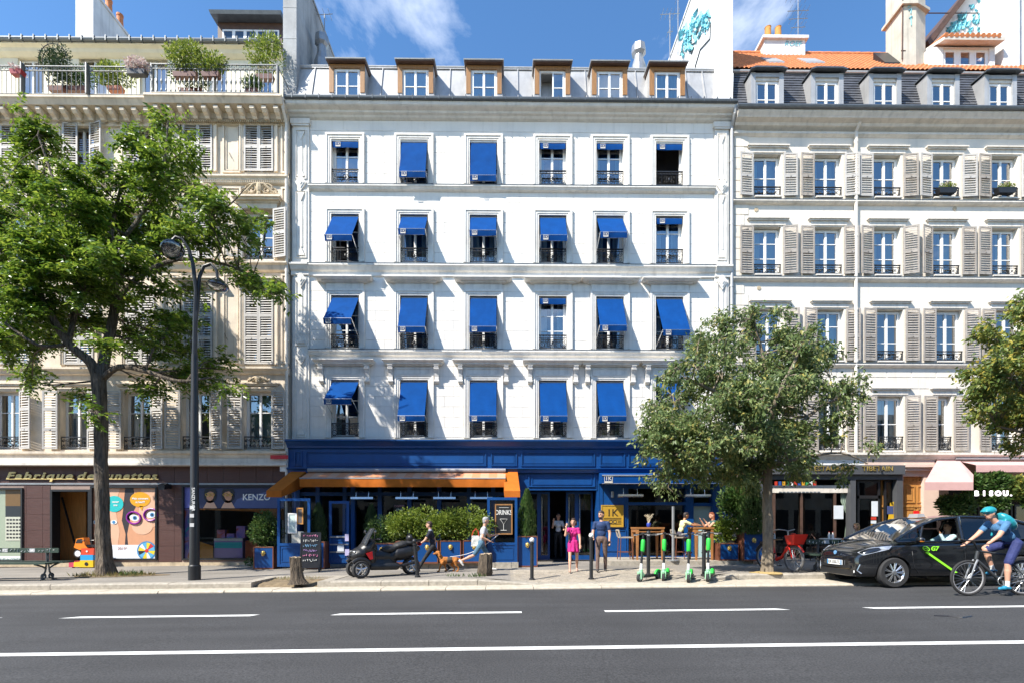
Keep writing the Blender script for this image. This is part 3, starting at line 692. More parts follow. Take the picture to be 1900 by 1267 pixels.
# ---- dormers
def dormer(px):
    x = ax(px, 17.95); y = 17.95; z0 = 16.12; zt = 17.40; hw = .46
    b = MB(); b.box(x - hw - .17, x - hw, y + .02, YF + .75, z0, zt + .1); b.box(x + hw, x + hw + .17, y + .02, YF + .75, z0, zt + .1); b.box(x - hw, x + hw, y + .03, YF + .7, zt, zt + .1)
    b.box(x - hw - .19, x - hw - .01, y - .01, y + .06, z0, z0 + .42); b.box(x + hw + .01, x + hw + .19, y - .01, y + .06, z0, z0 + .42); b.box(x - hw - .1, x + hw + .1, y - .03, y + .05, z0 + .02, z0 + .07)
    d = b.build('dormer', M['zinc'], hotel)
    b = MB(); b.box(x - hw - .16, x - hw, y - .03, y + .018, z0 + .42, zt + .12); b.box(x + hw, x + hw + .16, y - .03, y + .018, z0 + .42, zt + .12); b.box(x - hw, x + hw, y - .03, y + .018, zt, zt + .12)
    b.build('dormer_frame', M['wood'], d)
    b = MB(); b.hexa([(x - .68, y - .17, zt + .13), (x + .66, y - .17, zt + .13), (x + .64, YF + .9, zt + .2), (x - .64, YF + .9, zt + .2), (x - .67, y - .18, zt + .165), (x + .67, y - .18, zt + .165), (x + .68, YF + .95, zt + .36), (x - .68, YF + .95, zt + .36)])
    b.build('dormer_soffit', M['brown'], d)
    b = MB(); b.hexa([(x - .69, y - .2, zt + .168), (x + .69, y - .2, zt + .168), (x + .7, YF + .98, zt + .363), (x - .7, YF + .98, zt + .363), (x - .7, y - .21, zt + .2), (x + .7, y - .21, zt + .2), (x + .7, YF + 1, zt + .41), (x - .7, YF + 1, zt + .41)])
    b.build('dormer_hood', M['zinc'], d)
    op = px == 1025
    wn = add_window(d, 0, 0, 2 * hw, zt - z0 - .08, 0, (.5,), gl='g2', curt=[] if op else [(.0, .49, 'curtt', 0., .09), (.51, 1., 'curtt', 0., .09)], leaf_open=1 if op else 0)
    wn.location = (x, y + .03, z0 + .08)
    return d
for p in (644, 771, 898, 1025, 1131, 1238): dormer(p)
b = MB(); b.box(XL + .31, XR - .31, YF + 1.3, YF + 1.35, 15.95, 18.4); b.build('room', M['mid'], hotel)
# vents on the roof
def vent(px, pyt, pyb, Y, sc):
    x = ax(px, Y); z0 = az(pyb, Y) - .5; z1 = az(pyt, Y); b = MB()
    b.lathe([(.28 * sc, z0), (.26 * sc, z0 + .55), (.17 * sc, z0 + .85), (.16 * sc, z1 - .38)], (x, Y, 0), 14)
    b.lathe([(.17 * sc, z1 - .4), (.26 * sc, z1 - .3), (.26 * sc, z1 - .12), (.24 * sc, z1)], (x, Y, 0), 8); b.build('roof_vent', M['steel'], hotel)
vent(597, 72, 122, 19.6, 1.0); vent(1185, 84, 126, 19.6, 1.05)
# down pipe
b = MB(); x = hx(1355.5); b.tube([(x, YF - .4, 15.95), (x, YF - .34, 15.7), (x, YF - .1, 15.4), (x, YF - .09, .2)], .055, 10)
for z in (14.2, 12, 9.8, 8, 6, 4.6): b.cyl((x, YF - .09, z), (x, YF - .09, z + .09), .07, 10)
b.build('drainpipe', M['zinc'], hotel)

# ---- blue ground floor
BL = M['blue']; XL0, XR0 = hx(538), hx(1356)
b = MB(); z = hz(815, .42)
cornice(b, [(.44, z), (.44, z - .05), (.4, z - .07), (.32, z - .14), (.26, z - .2), (.24, z - .26), (.16, z - .3)], XL0, XR0, YF)
b.k = 1; b.hexa([(XL0, YF - .45, z), (XR0, YF - .45, z), (XR0, YF, z), (XL0, YF, z), (XL0, YF - .45, z + .012), (XR0, YF - .45, z + .012), (XR0, YF, z + .05), (XL0, YF, z + .05)])
b.build('shop_cornice', [BL, M['zinc']], hotel)
zf1, zf0 = z - .3, hz(868, .16)
b = MB(); b.box(XL0, XR0, YF - .16, YF + .2, zf0, zf1)
b.build('frieze', BL, hotel)
for p0, p1 in ((546, 560), (567, 902), (911, 959), (967, 1104), (1113, 1160), (1166, 1290), (1298, 1350)):
    a, c = ax(p0, YF - .2), ax(p1, YF - .2); s = MB(); s.ring(a, c, zf0 + .07, zf1 - .08, .035, YF - .2, YF - .161); s.ring(a + .05, c - .05, zf0 + .12, zf1 - .13, .02, YF - .18, YF - .161)
    s.box(a + .1, c - .1, YF - .172, YF - .161, zf0 + .17, zf1 - .18); s.build('frieze_panel', BL, hotel)
b = MB(); cornice(b, [(.3, zf0), (.3, zf0 - .03), (.25, zf0 - .06), (.22, zf0 - .1), (.2, zf0 - .16)], XL0, XR0, YF); b.build('shop_moulding', BL, hotel)
zl = zf0 - .16
# piers on the ground floor
def pier(p0, p1, zt=zl, panel=True, o=.08):
    a, c = ax(p0, YF - o), ax(p1, YF - o); s = MB(); s.box(a, c, YF - o, YF + .3, .1, zt); s.box(a - .03, c + .03, YF - o - .04, YF + .2, .1, .42)
    if panel and c - a > .35:
        s.ring(a + .08, c - .08, .55, 1.3, .03, YF - o - .025, YF - o); s.ring(a + .08, c - .08, 1.42, zt - .25, .03, YF - o - .025, YF - o)
    s.build('shop_pier', BL, hotel)
pier(542, 556); pier(1107, 1112); pier(1112.5, 1166); pier(1273, 1287); pier(1322, 1336); pier(1340, 1354); pier(962, 974); 
b = MB(); b.box(ax(974, YF), ax(1107, YF), YF - .1, YF + .3, az(909, YF), zl); s0, s1 = ax(980, YF), ax(1103, YF)
b.ring(s0, s1, az(903, YF), az(874, YF), .04, YF - .14, YF - .1); b.ring(s0 + .12, s1 - .12, az(899, YF), az(879, YF), .025, YF - .125, YF - .1); b.build('entrance_lintel', BL, hotel)
b = MB(); b.box(ax(1166, YF), ax(1273, YF), YF - .06, YF + .2, az(936, YF), az(931, YF)); b.build('window_rail', BL, hotel); b = MB(); b.box(ax(1166, YF), ax(1273, YF), YF - .06, YF + .25, .1, az(1031, YF)); b.build('window_rail', BL, hotel); b = MB(); b.box(ax(1287, YF), ax(1322, YF), YF - .06, YF + .25, .1, az(1034, YF)); b.build('window_rail', BL, hotel); b = MB(); b.box(ax(1287, YF), ax(1322, YF), YF - .05, YF + .2, az(938, YF), az(932, YF)); b.build('window_rail', BL, hotel); b = MB()
b.box(ax(1112, YF), XR0, YF, YF + .3, az(905, YF), zl); b.build('window_rail', BL, hotel)
b = MB(); b.quad((ax(1166, YF), YF + .12, az(1031, YF)), (ax(1273, YF), YF + .12, az(1031, YF)), (ax(1273, YF), YF + .12, az(936, YF)), (ax(1166, YF), YF + .12, az(936, YF))); b.build('pane', M['g3'], hotel)
b = MB(); b.quad((ax(1166, YF), YF + .13, az(931, YF)), (ax(1322, YF), YF + .13, az(931, YF)), (ax(1322, YF), YF + .13, az(905, YF)), (ax(1166, YF), YF + .13, az(905, YF))); b.build('pane', M['g3'], hotel)
M['frost'] = pm('frosted_glass', (.42, .58, .58), .25, var=.08, scale=2)
b = MB(); b.box(ax(1287, YF), ax(1322, YF), YF + .1, YF + .12, az(1034, YF), az(938, YF)); b.build('pane', M['frost'], hotel)
# terrace side shop front: dark glazing between blue posts
b = MB(); x0, x1 = ax(556, YF), ax(962, YF)
b.box(x0, x1, YF - .02, YF + .25, .1, .55)
for p in (590, 640, 655, 705, 760, 815, 870, 915): b.box(ax(p, YF) - .07, ax(p, YF) + .07, YF - .04, YF + .2, .1, zl)
b.box(x0, x1, YF - .03, YF + .2, 2.5, 2.62); b.build('shopfront_frame', BL, hotel)
ps = [556, 590, 640, 655, 705, 760, 815, 870, 915, 962]
for i in range(9):
    a, c = ax(ps[i], YF) + .07, ax(ps[i + 1], YF) - .07
    if ps[i] == 590: continue
    MB().quad((a, YF + .1, .55), (c, YF + .1, .55), (c, YF + .1, 2.5), (a, YF + .1, 2.5)).build('pane', M['g3'], hotel)
    MB().quad((a, YF + .1, 2.62), (c, YF + .1, 2.62), (c, YF + .1, zl), (a, YF + .1, zl)).build('pane', M['g3'], hotel)
# ground floor room and entrance lobby
b = MB(); b.box(XL + .31, XR - .31, YF + 3.4, YF + 3.5, 0, 4.0); b.box(XL + .31, XR - .31, YF + .3, YF + 3.4, 3.9, 4.0); b.quad((XL, YF + .1, .19), (XR, YF + .1, .24), (XR, YF + 3.5, .24), (XL, YF + 3.5, .19))
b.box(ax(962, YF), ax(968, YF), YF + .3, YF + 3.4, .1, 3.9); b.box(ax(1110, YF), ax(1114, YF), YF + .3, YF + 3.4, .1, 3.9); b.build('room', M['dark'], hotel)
yd = YF + .55; zd = az(909, YF) - .02
def door_leaf(p0, p1, nm='door'):
    a, c = ax(p0, yd), ax(p1, yd); s = MB(); s.ring(a, c, .22, zd, .07, yd - .03, yd + .03, tb=.16); d = s.build(nm, BL, hotel)
    MB().quad((a + .07, yd, .38), (c - .07, yd, .38), (c - .07, yd, zd - .07), (a + .07, yd, zd - .07)).build('pane', M['g3'], d)
    q = MB(); xh = a + .1; q.tube([(xh, yd - .08, .5), (xh, yd - .08, zd - .2)], .016, 8); q.cyl((xh, yd - .08, .7), (xh, yd, .7), .01, 6); q.cyl((xh, yd - .08, zd - .4), (xh, yd, zd - .4), .01, 6); q.build('door_handle', M['chrome'], d); return d
door_leaf(977, 1000); door_leaf(1000, 1020); door_leaf(1050, 1070); door_leaf(1070, 1100)
# gold plaque
pl = MB(); a, c = ax(1116, 17.84), ax(1157, 17.84); zb0, zb1 = az(977, 17.84), az(936, 17.84); M['brass'] = pm('yellow_brass', (.55, .33, .04), .45, .25, var=.12, scale=4, stretch=(.4, 1, 8))
pl.box(a, c, 17.86, 17.919, zb0, zb1); pl.ring(a, c, zb0, zb1, .03, 17.845, 17.859); plq = pl.build('sign_board', M['brass'], hotel); plq['label'] = 'yellow square hotel plaque reading 1K'
text('1K', .36, M['black'], ((a + c) / 2, 17.856, zb0 + .38), plq, ext=.004)
s = MB()
for i in range(5):
    if i in (1, 2): s.box(a + .08, a + .2, 17.853, 17.859, zb0 + .1 + i * .05, zb0 + .115 + i * .05); s.box(c - .2, c - .08, 17.853, 17.859, zb0 + .1 + i * .05, zb0 + .115 + i * .05)
    else: s.box(a + .08, c - .08, 17.853, 17.859, zb0 + .1 + i * .05, zb0 + .115 + i * .05)
s.torus(((a + c) / 2 - .06, 17.855, zb0 + .19), .06, .009, n=14, m=4); s.torus(((a + c) / 2 + .08, 17.855, zb0 + .19), .06, .009, n=14, m=4); s.build('lettering', M['black'], plq)
b = MB(); b.cyl((ax(1136, 17.85), 17.83, az(922, 17.85)), (ax(1136, 17.85), 17.83, az(911, 17.85)), .055, 12); b.build('wall_lamp', M['steel'], hotel)
# short blue canvas with name over the bar
ya = YF - .75; a, c = ax(1117, ya), ax(1350, ya); z1 = az(881, ya); z0 = az(896, ya)
b = MB(); b.quad((a, YF - .1, zl + .02), (c, YF - .1, zl + .02), (c, ya, z1), (a, ya, z1)); b.quad((a, ya, z1), (c, ya, z1), (c, ya + .01, z0), (a, ya + .01, z0)); b.add([(a, YF - .1, zl + .02), (a, ya, z1), (a, ya + .01, z0), (a, YF - .1, z0 + .05)], [(0, 1, 2, 3)])
sa = b.build('bar_awning', M['bluef'], hotel)
b = MB(); b.cyl((a, ya, z1), (c, ya, z1), .03, 8); b.cyl((a, ya + .01, z0), (c, ya + .01, z0), .012, 6); b.cyl((a - .05, YF - .12, zl + .05), (c, YF - .12, zl + .05), .05, 8); b.build('awning_bar', M['chrome'], sa)
text('1K', .2, logo, (a + .22, ya - .012, z0 + .1), sa); s = MB(); s.ring(a + .08, a + .36, z0 + .02, z1 - .02, .012, ya - .01, ya + .002); s.box(a + .1, a + .34, ya - .01, ya + .002, z0 + .03, z0 + .075); s.build('logo', logo, sa)
text('HOTEL', .2, logo, (ax(1318, ya), ya - .012, z0 + .06), sa, space=1.5)
def heater(px, py, Y, L=.85):
    p = at(px, py, Y); b = MB(); b.hexa([(p.x - L / 2, p.y - .06, p.z - .02), (p.x + L / 2, p.y - .06, p.z - .02), (p.x + L / 2, p.y + .06, p.z - .05), (p.x - L / 2, p.y + .06, p.z - .05), (p.x - L / 2, p.y - .05, p.z + .05), (p.x + L / 2, p.y - .05, p.z + .05), (p.x + L / 2, p.y + .06, p.z + .03), (p.x - L / 2, p.y + .06, p.z + .03)])
    for s in (-.28, .28): b.tube([(p.x + s * L, p.y, p.z + .04), (p.x + s * L, p.y + .04, p.z + .24), (p.x + s * L, YF - .02, p.z + .24)], .012, 6)
    b.build('patio_heater', M['chrome'], hotel)
for p in (1170, 1295): heater(p, 919, YF - .6)
for p in (672, 755, 825, 893): heater(p, 924, YF - .7, .75)
# party walls above the roof
M['gable'] = pm('weathered_white_render', (.70, .70, .70), .9, var=.16, scale=1.2, bump=.15, bscale=20, streak=.25)
M['gableg'] = pm('grey_render', (.36, .37, .38), .9, var=.3, scale=1.3, bump=.2, bscale=14, streak=.45)
gb = MB(); a, c = ax(524, 18.2), ax(549, 18.2); gb.box(a, c, 18.25, 22.3, 15.2, 21.6); gb.box(a - .03, c + .03, 18.2, 22.35, 21.6, 21.72)
for z in (16.6, 17.6, 18.7, 19.8): gb.box(a - .006, c + .006, 18.244, 18.3, z, z + .03)
g1 = gb.build('party_wall', M['gableg'], hotel)
gb = MB(); a, c = ax(1333, 18.2), ax(1361, 18.2); gb.box(a, c, 18.25, 24.3, 15.6, 23.0); gb.box(a - .04, c + .04, 18.2, 24.35, 23.0, 23.1)
gb.hexa([(ax(1320, 18.1), 17.98, 16.05), (ax(1356, 18.1), 17.98, 16.05), (ax(1356, 18.1), 18.6, 16.05), (ax(1320, 18.1), 18.6, 16.05), (a - .01, 18.22, 17.6), (c + .01, 18.22, 17.6), (c + .01, 18.6, 17.6), (a - .01, 18.6, 17.6)])
g2 = gb.build('party_wall', M['gable'], hotel)
M['graf'] = pm('cyan_spray_paint', (.16, .52, .62), .7, var=.4, scale=3); M['grafd'] = pm('black_spray_paint', (.05, .07, .08), .7, var=.3)
gr = MB(); xg = a - .008; r3 = random.Random(9)
def gp(px, py):      # a point on the left face of the wall
    d = ray(px, py); t = xg / d.x; return (xg, d.y * t, CH + d.z * t)
for i in range(70):
    q0 = r3.uniform(1262, 1316); m_ = 128 - (q0 - 1258) * 1.35; q1 = r3.uniform(max(22, m_ - 62), m_ - 6); gr.tube([gp(q0, q1), gp(q0 + r3.uniform(-2, 5), q1 + r3.uniform(-7, 7)), gp(q0 + r3.uniform(-3, 3), q1 + r3.uniform(4, 12))], r3.uniform(.03, .1), 4)
tag(gr.build('graffiti', M['graf'], g2), kind='stuff')
gr = MB()
for ln in ([(1276, 78), (1284, 66), (1283, 84), (1290, 80)], [(1287, 58), (1292, 66), (1296, 56), (1299, 70)], [(1300, 60), (1304, 46), (1309, 62), (1313, 44)], [(1290, 126), (1300, 92), (1318, 72), (1319, 48), (1312, 26)], [(1278, 94), (1284, 100), (1288, 88)], [(1262, 104), (1266, 92), (1270, 102)]):
    gr.tube([gp(*q) for q in ln], .035, 4)
gr.build('graffiti', M['grafd'], g2)
# ================================================================== the beige building on the left
lb = thing('apartment_building', 'weathered beige stone apartment building with white louvred shutters and a roof balcony', 'building', (-13, YF, 0.05), world=True)
LX0, LX1 = -24.0, hx(538.5); PX0 = hx(293); PO = .12
ST = M['stone']; LC = [484, 372, 262, 148, 30, -86, -202]; LC1 = [482, 369, 256, 139, 14, -108, -226]
LR = [(835, 728), (680, 549), (488, 398), (328, 238)]
LW = []
for r_, (pb, pt) in enumerate(LR):
    for k, p in enumerate(LC1 if r_ == 0 else LC):
        x = hx(p); 
        if x < LX0 + 1: continue
        LW.append((r_, k, x, hz(pb), hz(pt), 1.02 if r_ else .98))
b = MB(); b2 = MB()
hs_ = [(x - w_ / 2, x + w_ / 2, a, c) for r_, k, x, a, c, w_ in LW]
wall_holes(b, LX0, PX0, 4.0, 15.9, YF, .3, [h for h in hs_ if h[1] < PX0]); wall_holes(b2, PX0, LX1, 4.0, 15.9, YF - PO, .36, [h for h in hs_ if h[0] > PX0])
b.v and b.add([(q[0], q[1], q[2]) for q in b2.v], b2.f)
b.quad((PX0, YF - PO, 4.0), (PX0, YF, 4.0), (PX0, YF, 15.9), (PX0, YF - PO, 15.9)); b.box(LX1 - .3, LX1 - .002, YF + .02, 26, -.2, 15.9); b.box(LX0, LX0 + .3, YF + .02, 26, -.2, 15.9); b.box(LX0, LX1, 25.7, 26, -.2, 15.9)
lwall = b.build('wall', ST, lb)
b = MB(); b.box(LX0 + .3, LX1 - .31, YF + 1.6, YF + 1.65, 3.6, 15.9)
for z in (4.2, 7.2, 10.4, 13.3, 15.8): b.box(LX0 + .3, LX1 - .31, YF + .36, YF + 1.6, z - .06, z)
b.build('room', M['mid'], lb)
def band(prof, nm='belt_cornice', mat='stone'):
    b = MB(); cornice(b, prof, LX0, PX0, YF); cornice(b, [(o + PO, z) for o, z in prof], PX0 + .002, LX1, YF); return b.build(nm, M[mat], lb)
z = hz(331, .2); band([(.18, z), (.18, z - .05), (.12, z - .1), (.1, z - .22), (.05, z - .26)])
b = MB()
for i in range(64):
    x = PX0 + .1 + (LX1 - PX0 - .2) * i / 63; b.ball((x, YF - PO - .11, z - .16), (.022, .02, .045), 6, 4)
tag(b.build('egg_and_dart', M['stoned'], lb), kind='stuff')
z = hz(491, .2); band([(.22, z), (.22, z - .05), (.14, z - .1), (.1, z - .24), (.04, z - .28)])
z = hz(683, .2); band([(.2, z), (.2, z - .06), (.12, z - .12), (.08, z - .2), (.03, z - .22)])
z = hz(838, .2); band([(.24, z), (.24, z - .08), (.16, z - .12), (.16, z - .22), (.1, z - .24), (.08, z - .34)], mat='stone')
# top cornice with brackets carrying the balcony slab
zc = 15.92
band([(.62, zc), (.62, zc - .07), (.58, zc - .1), (.52, zc - .2), (.5, zc - .24), (.14, zc - .28), (.14, zc - .46), (.08, zc - .5), (.08, zc - .62), (.02, zc - .64)], 'roof_cornice', 'stone')
b = MB(); b.xprism([(-.02, 0), (-.34, 0), (-.34, -.08), (-.26, -.16), (-.14, -.2), (-.1, -.26), (-.02, -.26)], -.075, .075); brm = b.mesh('bracket', M['stone'])
for i in range(60):
    x = LX1 - .25 - i * .405
    if x < LX0 + .3: break
    obj('bracket', brm, lb, (x, YF - (PO if x > PX0 else 0) - .13, zc - .285))
b = MB()
for i in range(70):
    x = PX0 + .05 + i * .067
    if x > LX1 - .06: break
    b.box(x, x + .038, YF - PO - .17, YF - PO - .08, zc - .6, zc - .52)
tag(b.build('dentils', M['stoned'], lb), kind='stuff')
# pavilion pilaster strips
def strip_frame(p0, p1, pa, pb):
    b = MB(); a, c = ax(p0, YF - PO), ax(p1, YF - PO); b.ring(a, c, hz(pb, PO), hz(pa, PO), .06, YF - PO - .05, YF - PO + .01); b.ring(a + .1, c - .1, hz(pb, PO) + .1, hz(pa, PO) - .1, .03, YF - PO - .025, YF - PO + .01); b.build('wall_panel', ST, lb)
for pa, pb in ((232, 326), (352, 484), (512, 676)):
    for p0, p1 in ((303, 338), (414, 448), (522, 537)): strip_frame(p0, p1, pa, pb)
b = MB()
for p0, p1 in ((300, 540),): 
    for pc in (372, 484, 428): b.box(ax(pc - 20, YF), ax(pc + 20, YF), YF - PO - .03, YF - PO + .01, hz(712, PO), hz(696, PO))
b.build('frieze_tablet', ST, lb)
def ornament(px, pyc, w, h, big=True):
    b = MB(); p = at(px, pyc, YF - PO); y = YF - PO - .12; k = w / 2
    for s in (-1, 1):
        scroll(b, p.x + s * k * .42, p.z, h * .42, y, s, 1.5, .045, 16); scroll(b, p.x + s * k * .78, p.z - h * .15, h * .26, y, s, 1.3, .035, 12)
        b.tube([(p.x + s * k, y + .02, p.z - h * .3), (p.x + s * k * .7, y, p.z - h * .1), (p.x + s * k * .3, y - .02, p.z + h * .35), (p.x, y - .02, p.z + h * .4)], .045, 6)
        for i in range(4): b.ball((p.x + s * k * (.2 + .2 * i), y + .02, p.z - h * .35 + .03 * i), (.06, .05, .05), 6, 4)
    b.ball((p.x, y - .02, p.z + h * .12), (.12, .08, h * .4), 8, 6); b.ball((p.x, y - .02, p.z - h * .3), (.09, .07, .1), 8, 6)
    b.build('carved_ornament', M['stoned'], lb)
def pediment(px, pyt):
    z = hz(pyt, PO + .25); x = hx(px); b = MB()
    for o, a, c, hw in ((.3, 0, .06, .84), (.24, -.06, 0, .78), (.14, -.12, -.06, .72), (.1, -.3, -.12, .66)): b.box(x - hw, x + hw, YF - PO - o, YF - PO + .01, z + a, z + c)
    b.build('pediment', ST, lb)
for p in (484, 372): pediment(p, 369); ornament(p, 357, 1.25, .5); pediment(p, 520); ornament(p, 508 + 24, 1.0, .28)
for p in (482,): ornament(p, 705, .7, .16)
for p in (424, 440): b = MB(); q = at(p, 705, YF - PO); b.torus((q.x, YF - PO - .02, q.z), .07, .02, n=12, m=5); b.ball((q.x, YF - PO - .02, q.z), .035, 8, 5); b.build('rosette', M['stoned'], lb)
for r_, k, x, za, zb, ww in LW:
    yf = YF - (PO if x > PX0 else 0); key = ('ls', r_)
    if key not in CACHE:
        s = MB(); surround(s, -ww / 2, ww / 2, 0, zb - za, .15 if r_ else .12, 0); CACHE[key] = s.mesh('window_surround', ST)
    obj('window_surround', CACHE[key], lb, (x, yf, za))
    if r_ and k > 1 or r_ == 0:
        b = MB(); zz = zb + .17
        for o, a, c, hw in ((.12, .06, .1, .76), (.08, 0, .06, .7)): b.box(x - hw, x + hw, yf - o, yf + .01, zz + a, zz + c)
        b.build('window_hood', ST, lb)
    h = zb - za; open_ = r_ == 0 or (r_ == 2 and k != 1) or (r_ == 3 and k in (2, 3))
    cu = [(0, .3, 'curt', 0, .2, .3), (.72, 1, 'curt', 0, .2, .3)] if r_ == 0 and k in (1, 2, 3) else ([(0, 1, 'curtt')] if r_ == 0 and k == 0 else [])
    add_window(lb, x, za + .02, ww, h - .02, yf + .2, (.5,) if r_ else (.66,), gl='g2' if r_ > 1 else 'g1', curt=cu)
    mid = (.5,) if r_ in (2, 3) else ((.36, .68) if r_ == 1 else (.34, .9))
    sw = ww / 2 - .01
    if open_ and r_ != 3:
        add_rail(lb, x, za + .02, ww, .44, yf + .03, 'vine')
        for s in (-1, 1): add_shutter(lb, x + s * (ww / 2 + .02), za + .01, sw, h - .02, yf - .085, s, 6 + (k * 5 + r_) % 3 * 4, (.33, .68) if r_ == 0 else mid)
    elif open_:
        add_rail(lb, x, za + .02, ww, .42, yf + .03, 'vine')
        add_shutter(lb, x - ww / 2 + sw, za + .01, sw, h - .02, yf - .06, -1, 3, mid); add_shutter(lb, x + ww / 2 - .1, za + .01, sw, h - .02, yf - .07, 1, 14, mid)
    else:
        add_shutter(lb, x, za + .015, sw, h - .03, yf - .02, -1, 1.2, mid); add_shutter(lb, x + .004, za + .015, sw, h - .03, yf - .02, 1, 1.2, mid)
# iron hooks beside the shutters
b = MB()
for p, q in ((428, 290), (453, 286), (530, 288), (420, 625), (447, 618), (530, 620)):
    c = at(p, q, YF - PO); b.tube([(c.x - .05, YF - PO - .02, c.z + .12), (c.x, YF - PO - .05, c.z), (c.x + .06, YF - PO - .04, c.z - .12)], .009, 4)
tag(b.build('shutter_hooks', M['iron'], lb), kind='stuff')
# drain pipe between the two houses
b = MB(); x = hx(536.5); b.tube([(x, YF - .6, zc - .05), (x, YF - .5, zc - .3), (x, YF - .22, zc - .62), (x, YF - .2, .2)], .05, 10)
for z in (14.8, 12.6, 10.2, 7.8, 5.6): b.cyl((x, YF - .2, z), (x, YF - .2, z + .08), .065, 10)
b.build('drainpipe', M['rtrim'], lb)
# ---- attic storey set back behind the balcony
ya = 19.1; zA = az(80, ya - .36) - .2; b = MB()
ah = [(ax(p0, ya), ax(p1, ya), 16.1, az(pt, ya)) for p0, p1, pt in ((33, 79, 115), (146, 198, 112), (259, 311, 113), (384, 420, 114), (476, 506, 128), (-95, -45, 114))]
wall_holes(b, LX0, ax(526, ya), 16.0, zA, ya, .3, ah); b.box(LX0, LX1, ya + 2.4, ya + 2.5, 16, zA); b.box(LX0, LX1, ya - 1.6, 26, 15.85, 15.95)
b.build('attic_wall', M['attic'], lb)
b = MB(); cornice(b, [(.32, zA + .12), (.32, zA + .06), (.2, zA), (.16, zA - .1), (.06, zA - .18), (.02, zA - .2)], LX0, ax(526, ya), ya); b.build('attic_cornice', M['attic'], lb)
b = MB(); zg = zA + .17; b.tube([(LX0, ya - .36, zg), (ax(526, ya), ya - .36, zg)], .075, 8)
for i in range(60): x = ax(526, ya) - .2 - i * .43; b.box(x - .012, x + .012, ya - .45, ya - .25, zg - .09, zg + .1)
b.build('gutter', M['zincd'], lb)
b = MB(); b.hexa([(LX0, ya - .3, zA + .13), (LX1, ya - .3, zA + .13), (LX1, 26, zA + .13), (LX0, 26, zA + .13), (LX0, ya - .3, zA + .16), (LX1, ya - .3, zA + .16), (LX1, 26, zA + .6), (LX0, 26, zA + .6)]); b.build('roof', M['zinc'], lb)
for i, (a, c, d, e) in enumerate(ah):
    wn = add_window(lb, (a + c) / 2, d, c - a, e - d, ya + .14, (.45,), gl='g2', curt=[(0, .5, 'curt')] if i in (0, 2, 3) else [], name='balcony_door', split=2 if c - a > .8 else 1)
# balcony railing
yr = YF - .55; zr0 = zc + .01; zr1 = az(131, yr); b = MB(); b2 = MB(); xm = ax(285, yr)
for z, t in ((zr1, .022), (zr1 - .16, .014), (zr0 + .07, .014)):
    for a, c, o in ((LX0, xm, 0), (xm + .01, ax(517, yr), PO)): b.box(a, c, yr - o - .02, yr - o + .02, z - t, z)
for x in (xm, ax(517, yr), ax(165, yr), ax(45, yr), ax(400, yr)): b.box(x - .02, x + .02, yr - PO - .02, yr + .02, zr0, zr1 + .02)
b.box(ax(517, yr) - .01, ax(517, yr) + .01, yr - PO, ya, zr1 - .03, zr1)
x = LX0
while x < ax(517, yr) - .05:
    o = 0 if x < xm else PO
    b2.torus((x + .07, yr - o, zr1 - .085), .055, .009, n=8, m=3)
    if x < xm: b2.cyl((x, yr, zr0 + .06), (x, yr, zr1 - .16), .011, 5)
    else: b2.lathe([(.014, zr0 + .06), (.03, zr0 + .12), (.014, zr0 + .2), (.014, zr0 + .32), (.038, zr0 + .42), (.014, zr0 + .52), (.014, zr1 - .24), (.028, zr1 - .2), (.014, zr1 - .16)], (x, yr - o, 0), 6)
    x += .155
rl = b.build('balcony_railing', M['irong'], lb); tag(b2.build('balusters', M['irong'], rl), kind='stuff')
# chimney block and boxed roof room behind
yc = 20.0; b = MB(); a, c = ax(140, yc), ax(173, yc); b.box(a, c, yc, 21.9, 18.5, 22.1); b.box(a - .05, c + .05, yc - .05, 21.95, 22.1, 22.2)
ch = b.build('chimney', M['gable'], lb)
for p in (20.9, 21.5): b = MB(); b.lathe([(.13, 22.2), (.11, 22.6), (.13, 22.62), (.13, 22.7)], (c - .1, p, 0), 12); b.build('chimney_pot', M['tile'], ch)
yb_ = 20.6; b = MB(); a, c = ax(404, yb_), ax(523, yb_); zt = az(48, yb_); zb_ = az(62, yb_)
b.box(a, c, yb_, 23, 18.8, zt); rm = b.build('roof_room', M['brown'], lb)
b = MB(); b.hexa([(a - .1, yb_ - .35, zt), (c + .1, yb_ - .35, zt), (c + .1, 23.2, zt + .1), (a - .1, 23.2, zt + .1), (a - .14, yb_ - .4, zt + .12), (c + .14, yb_ - .4, zt + .12), (c + .1, 23.2, zt + .3), (a - .1, 23.2, zt + .3)]); b.build('roof', M['zincd'], rm)
zw = az(84, yb_)
for i in range(5):
    x0_ = a + .2 + i * (c - a - .3) / 5; w_ = (c - a - .3) / 5
    s = MB(); s.ring(x0_, x0_ + w_, zw, zb_, .06, yb_ - .03, yb_ - .002); wn = s.build('window', M['pvc'], rm)
    if False: pass
    MB().box(x0_ + .06, x0_ + w_ - .06, yb_ - .02, yb_ - .012, zw + .06, zb_ - .06).build('pane', pm('dark_pane', (.03, .06, .11), .08, var=.1), wn) if lb else 0

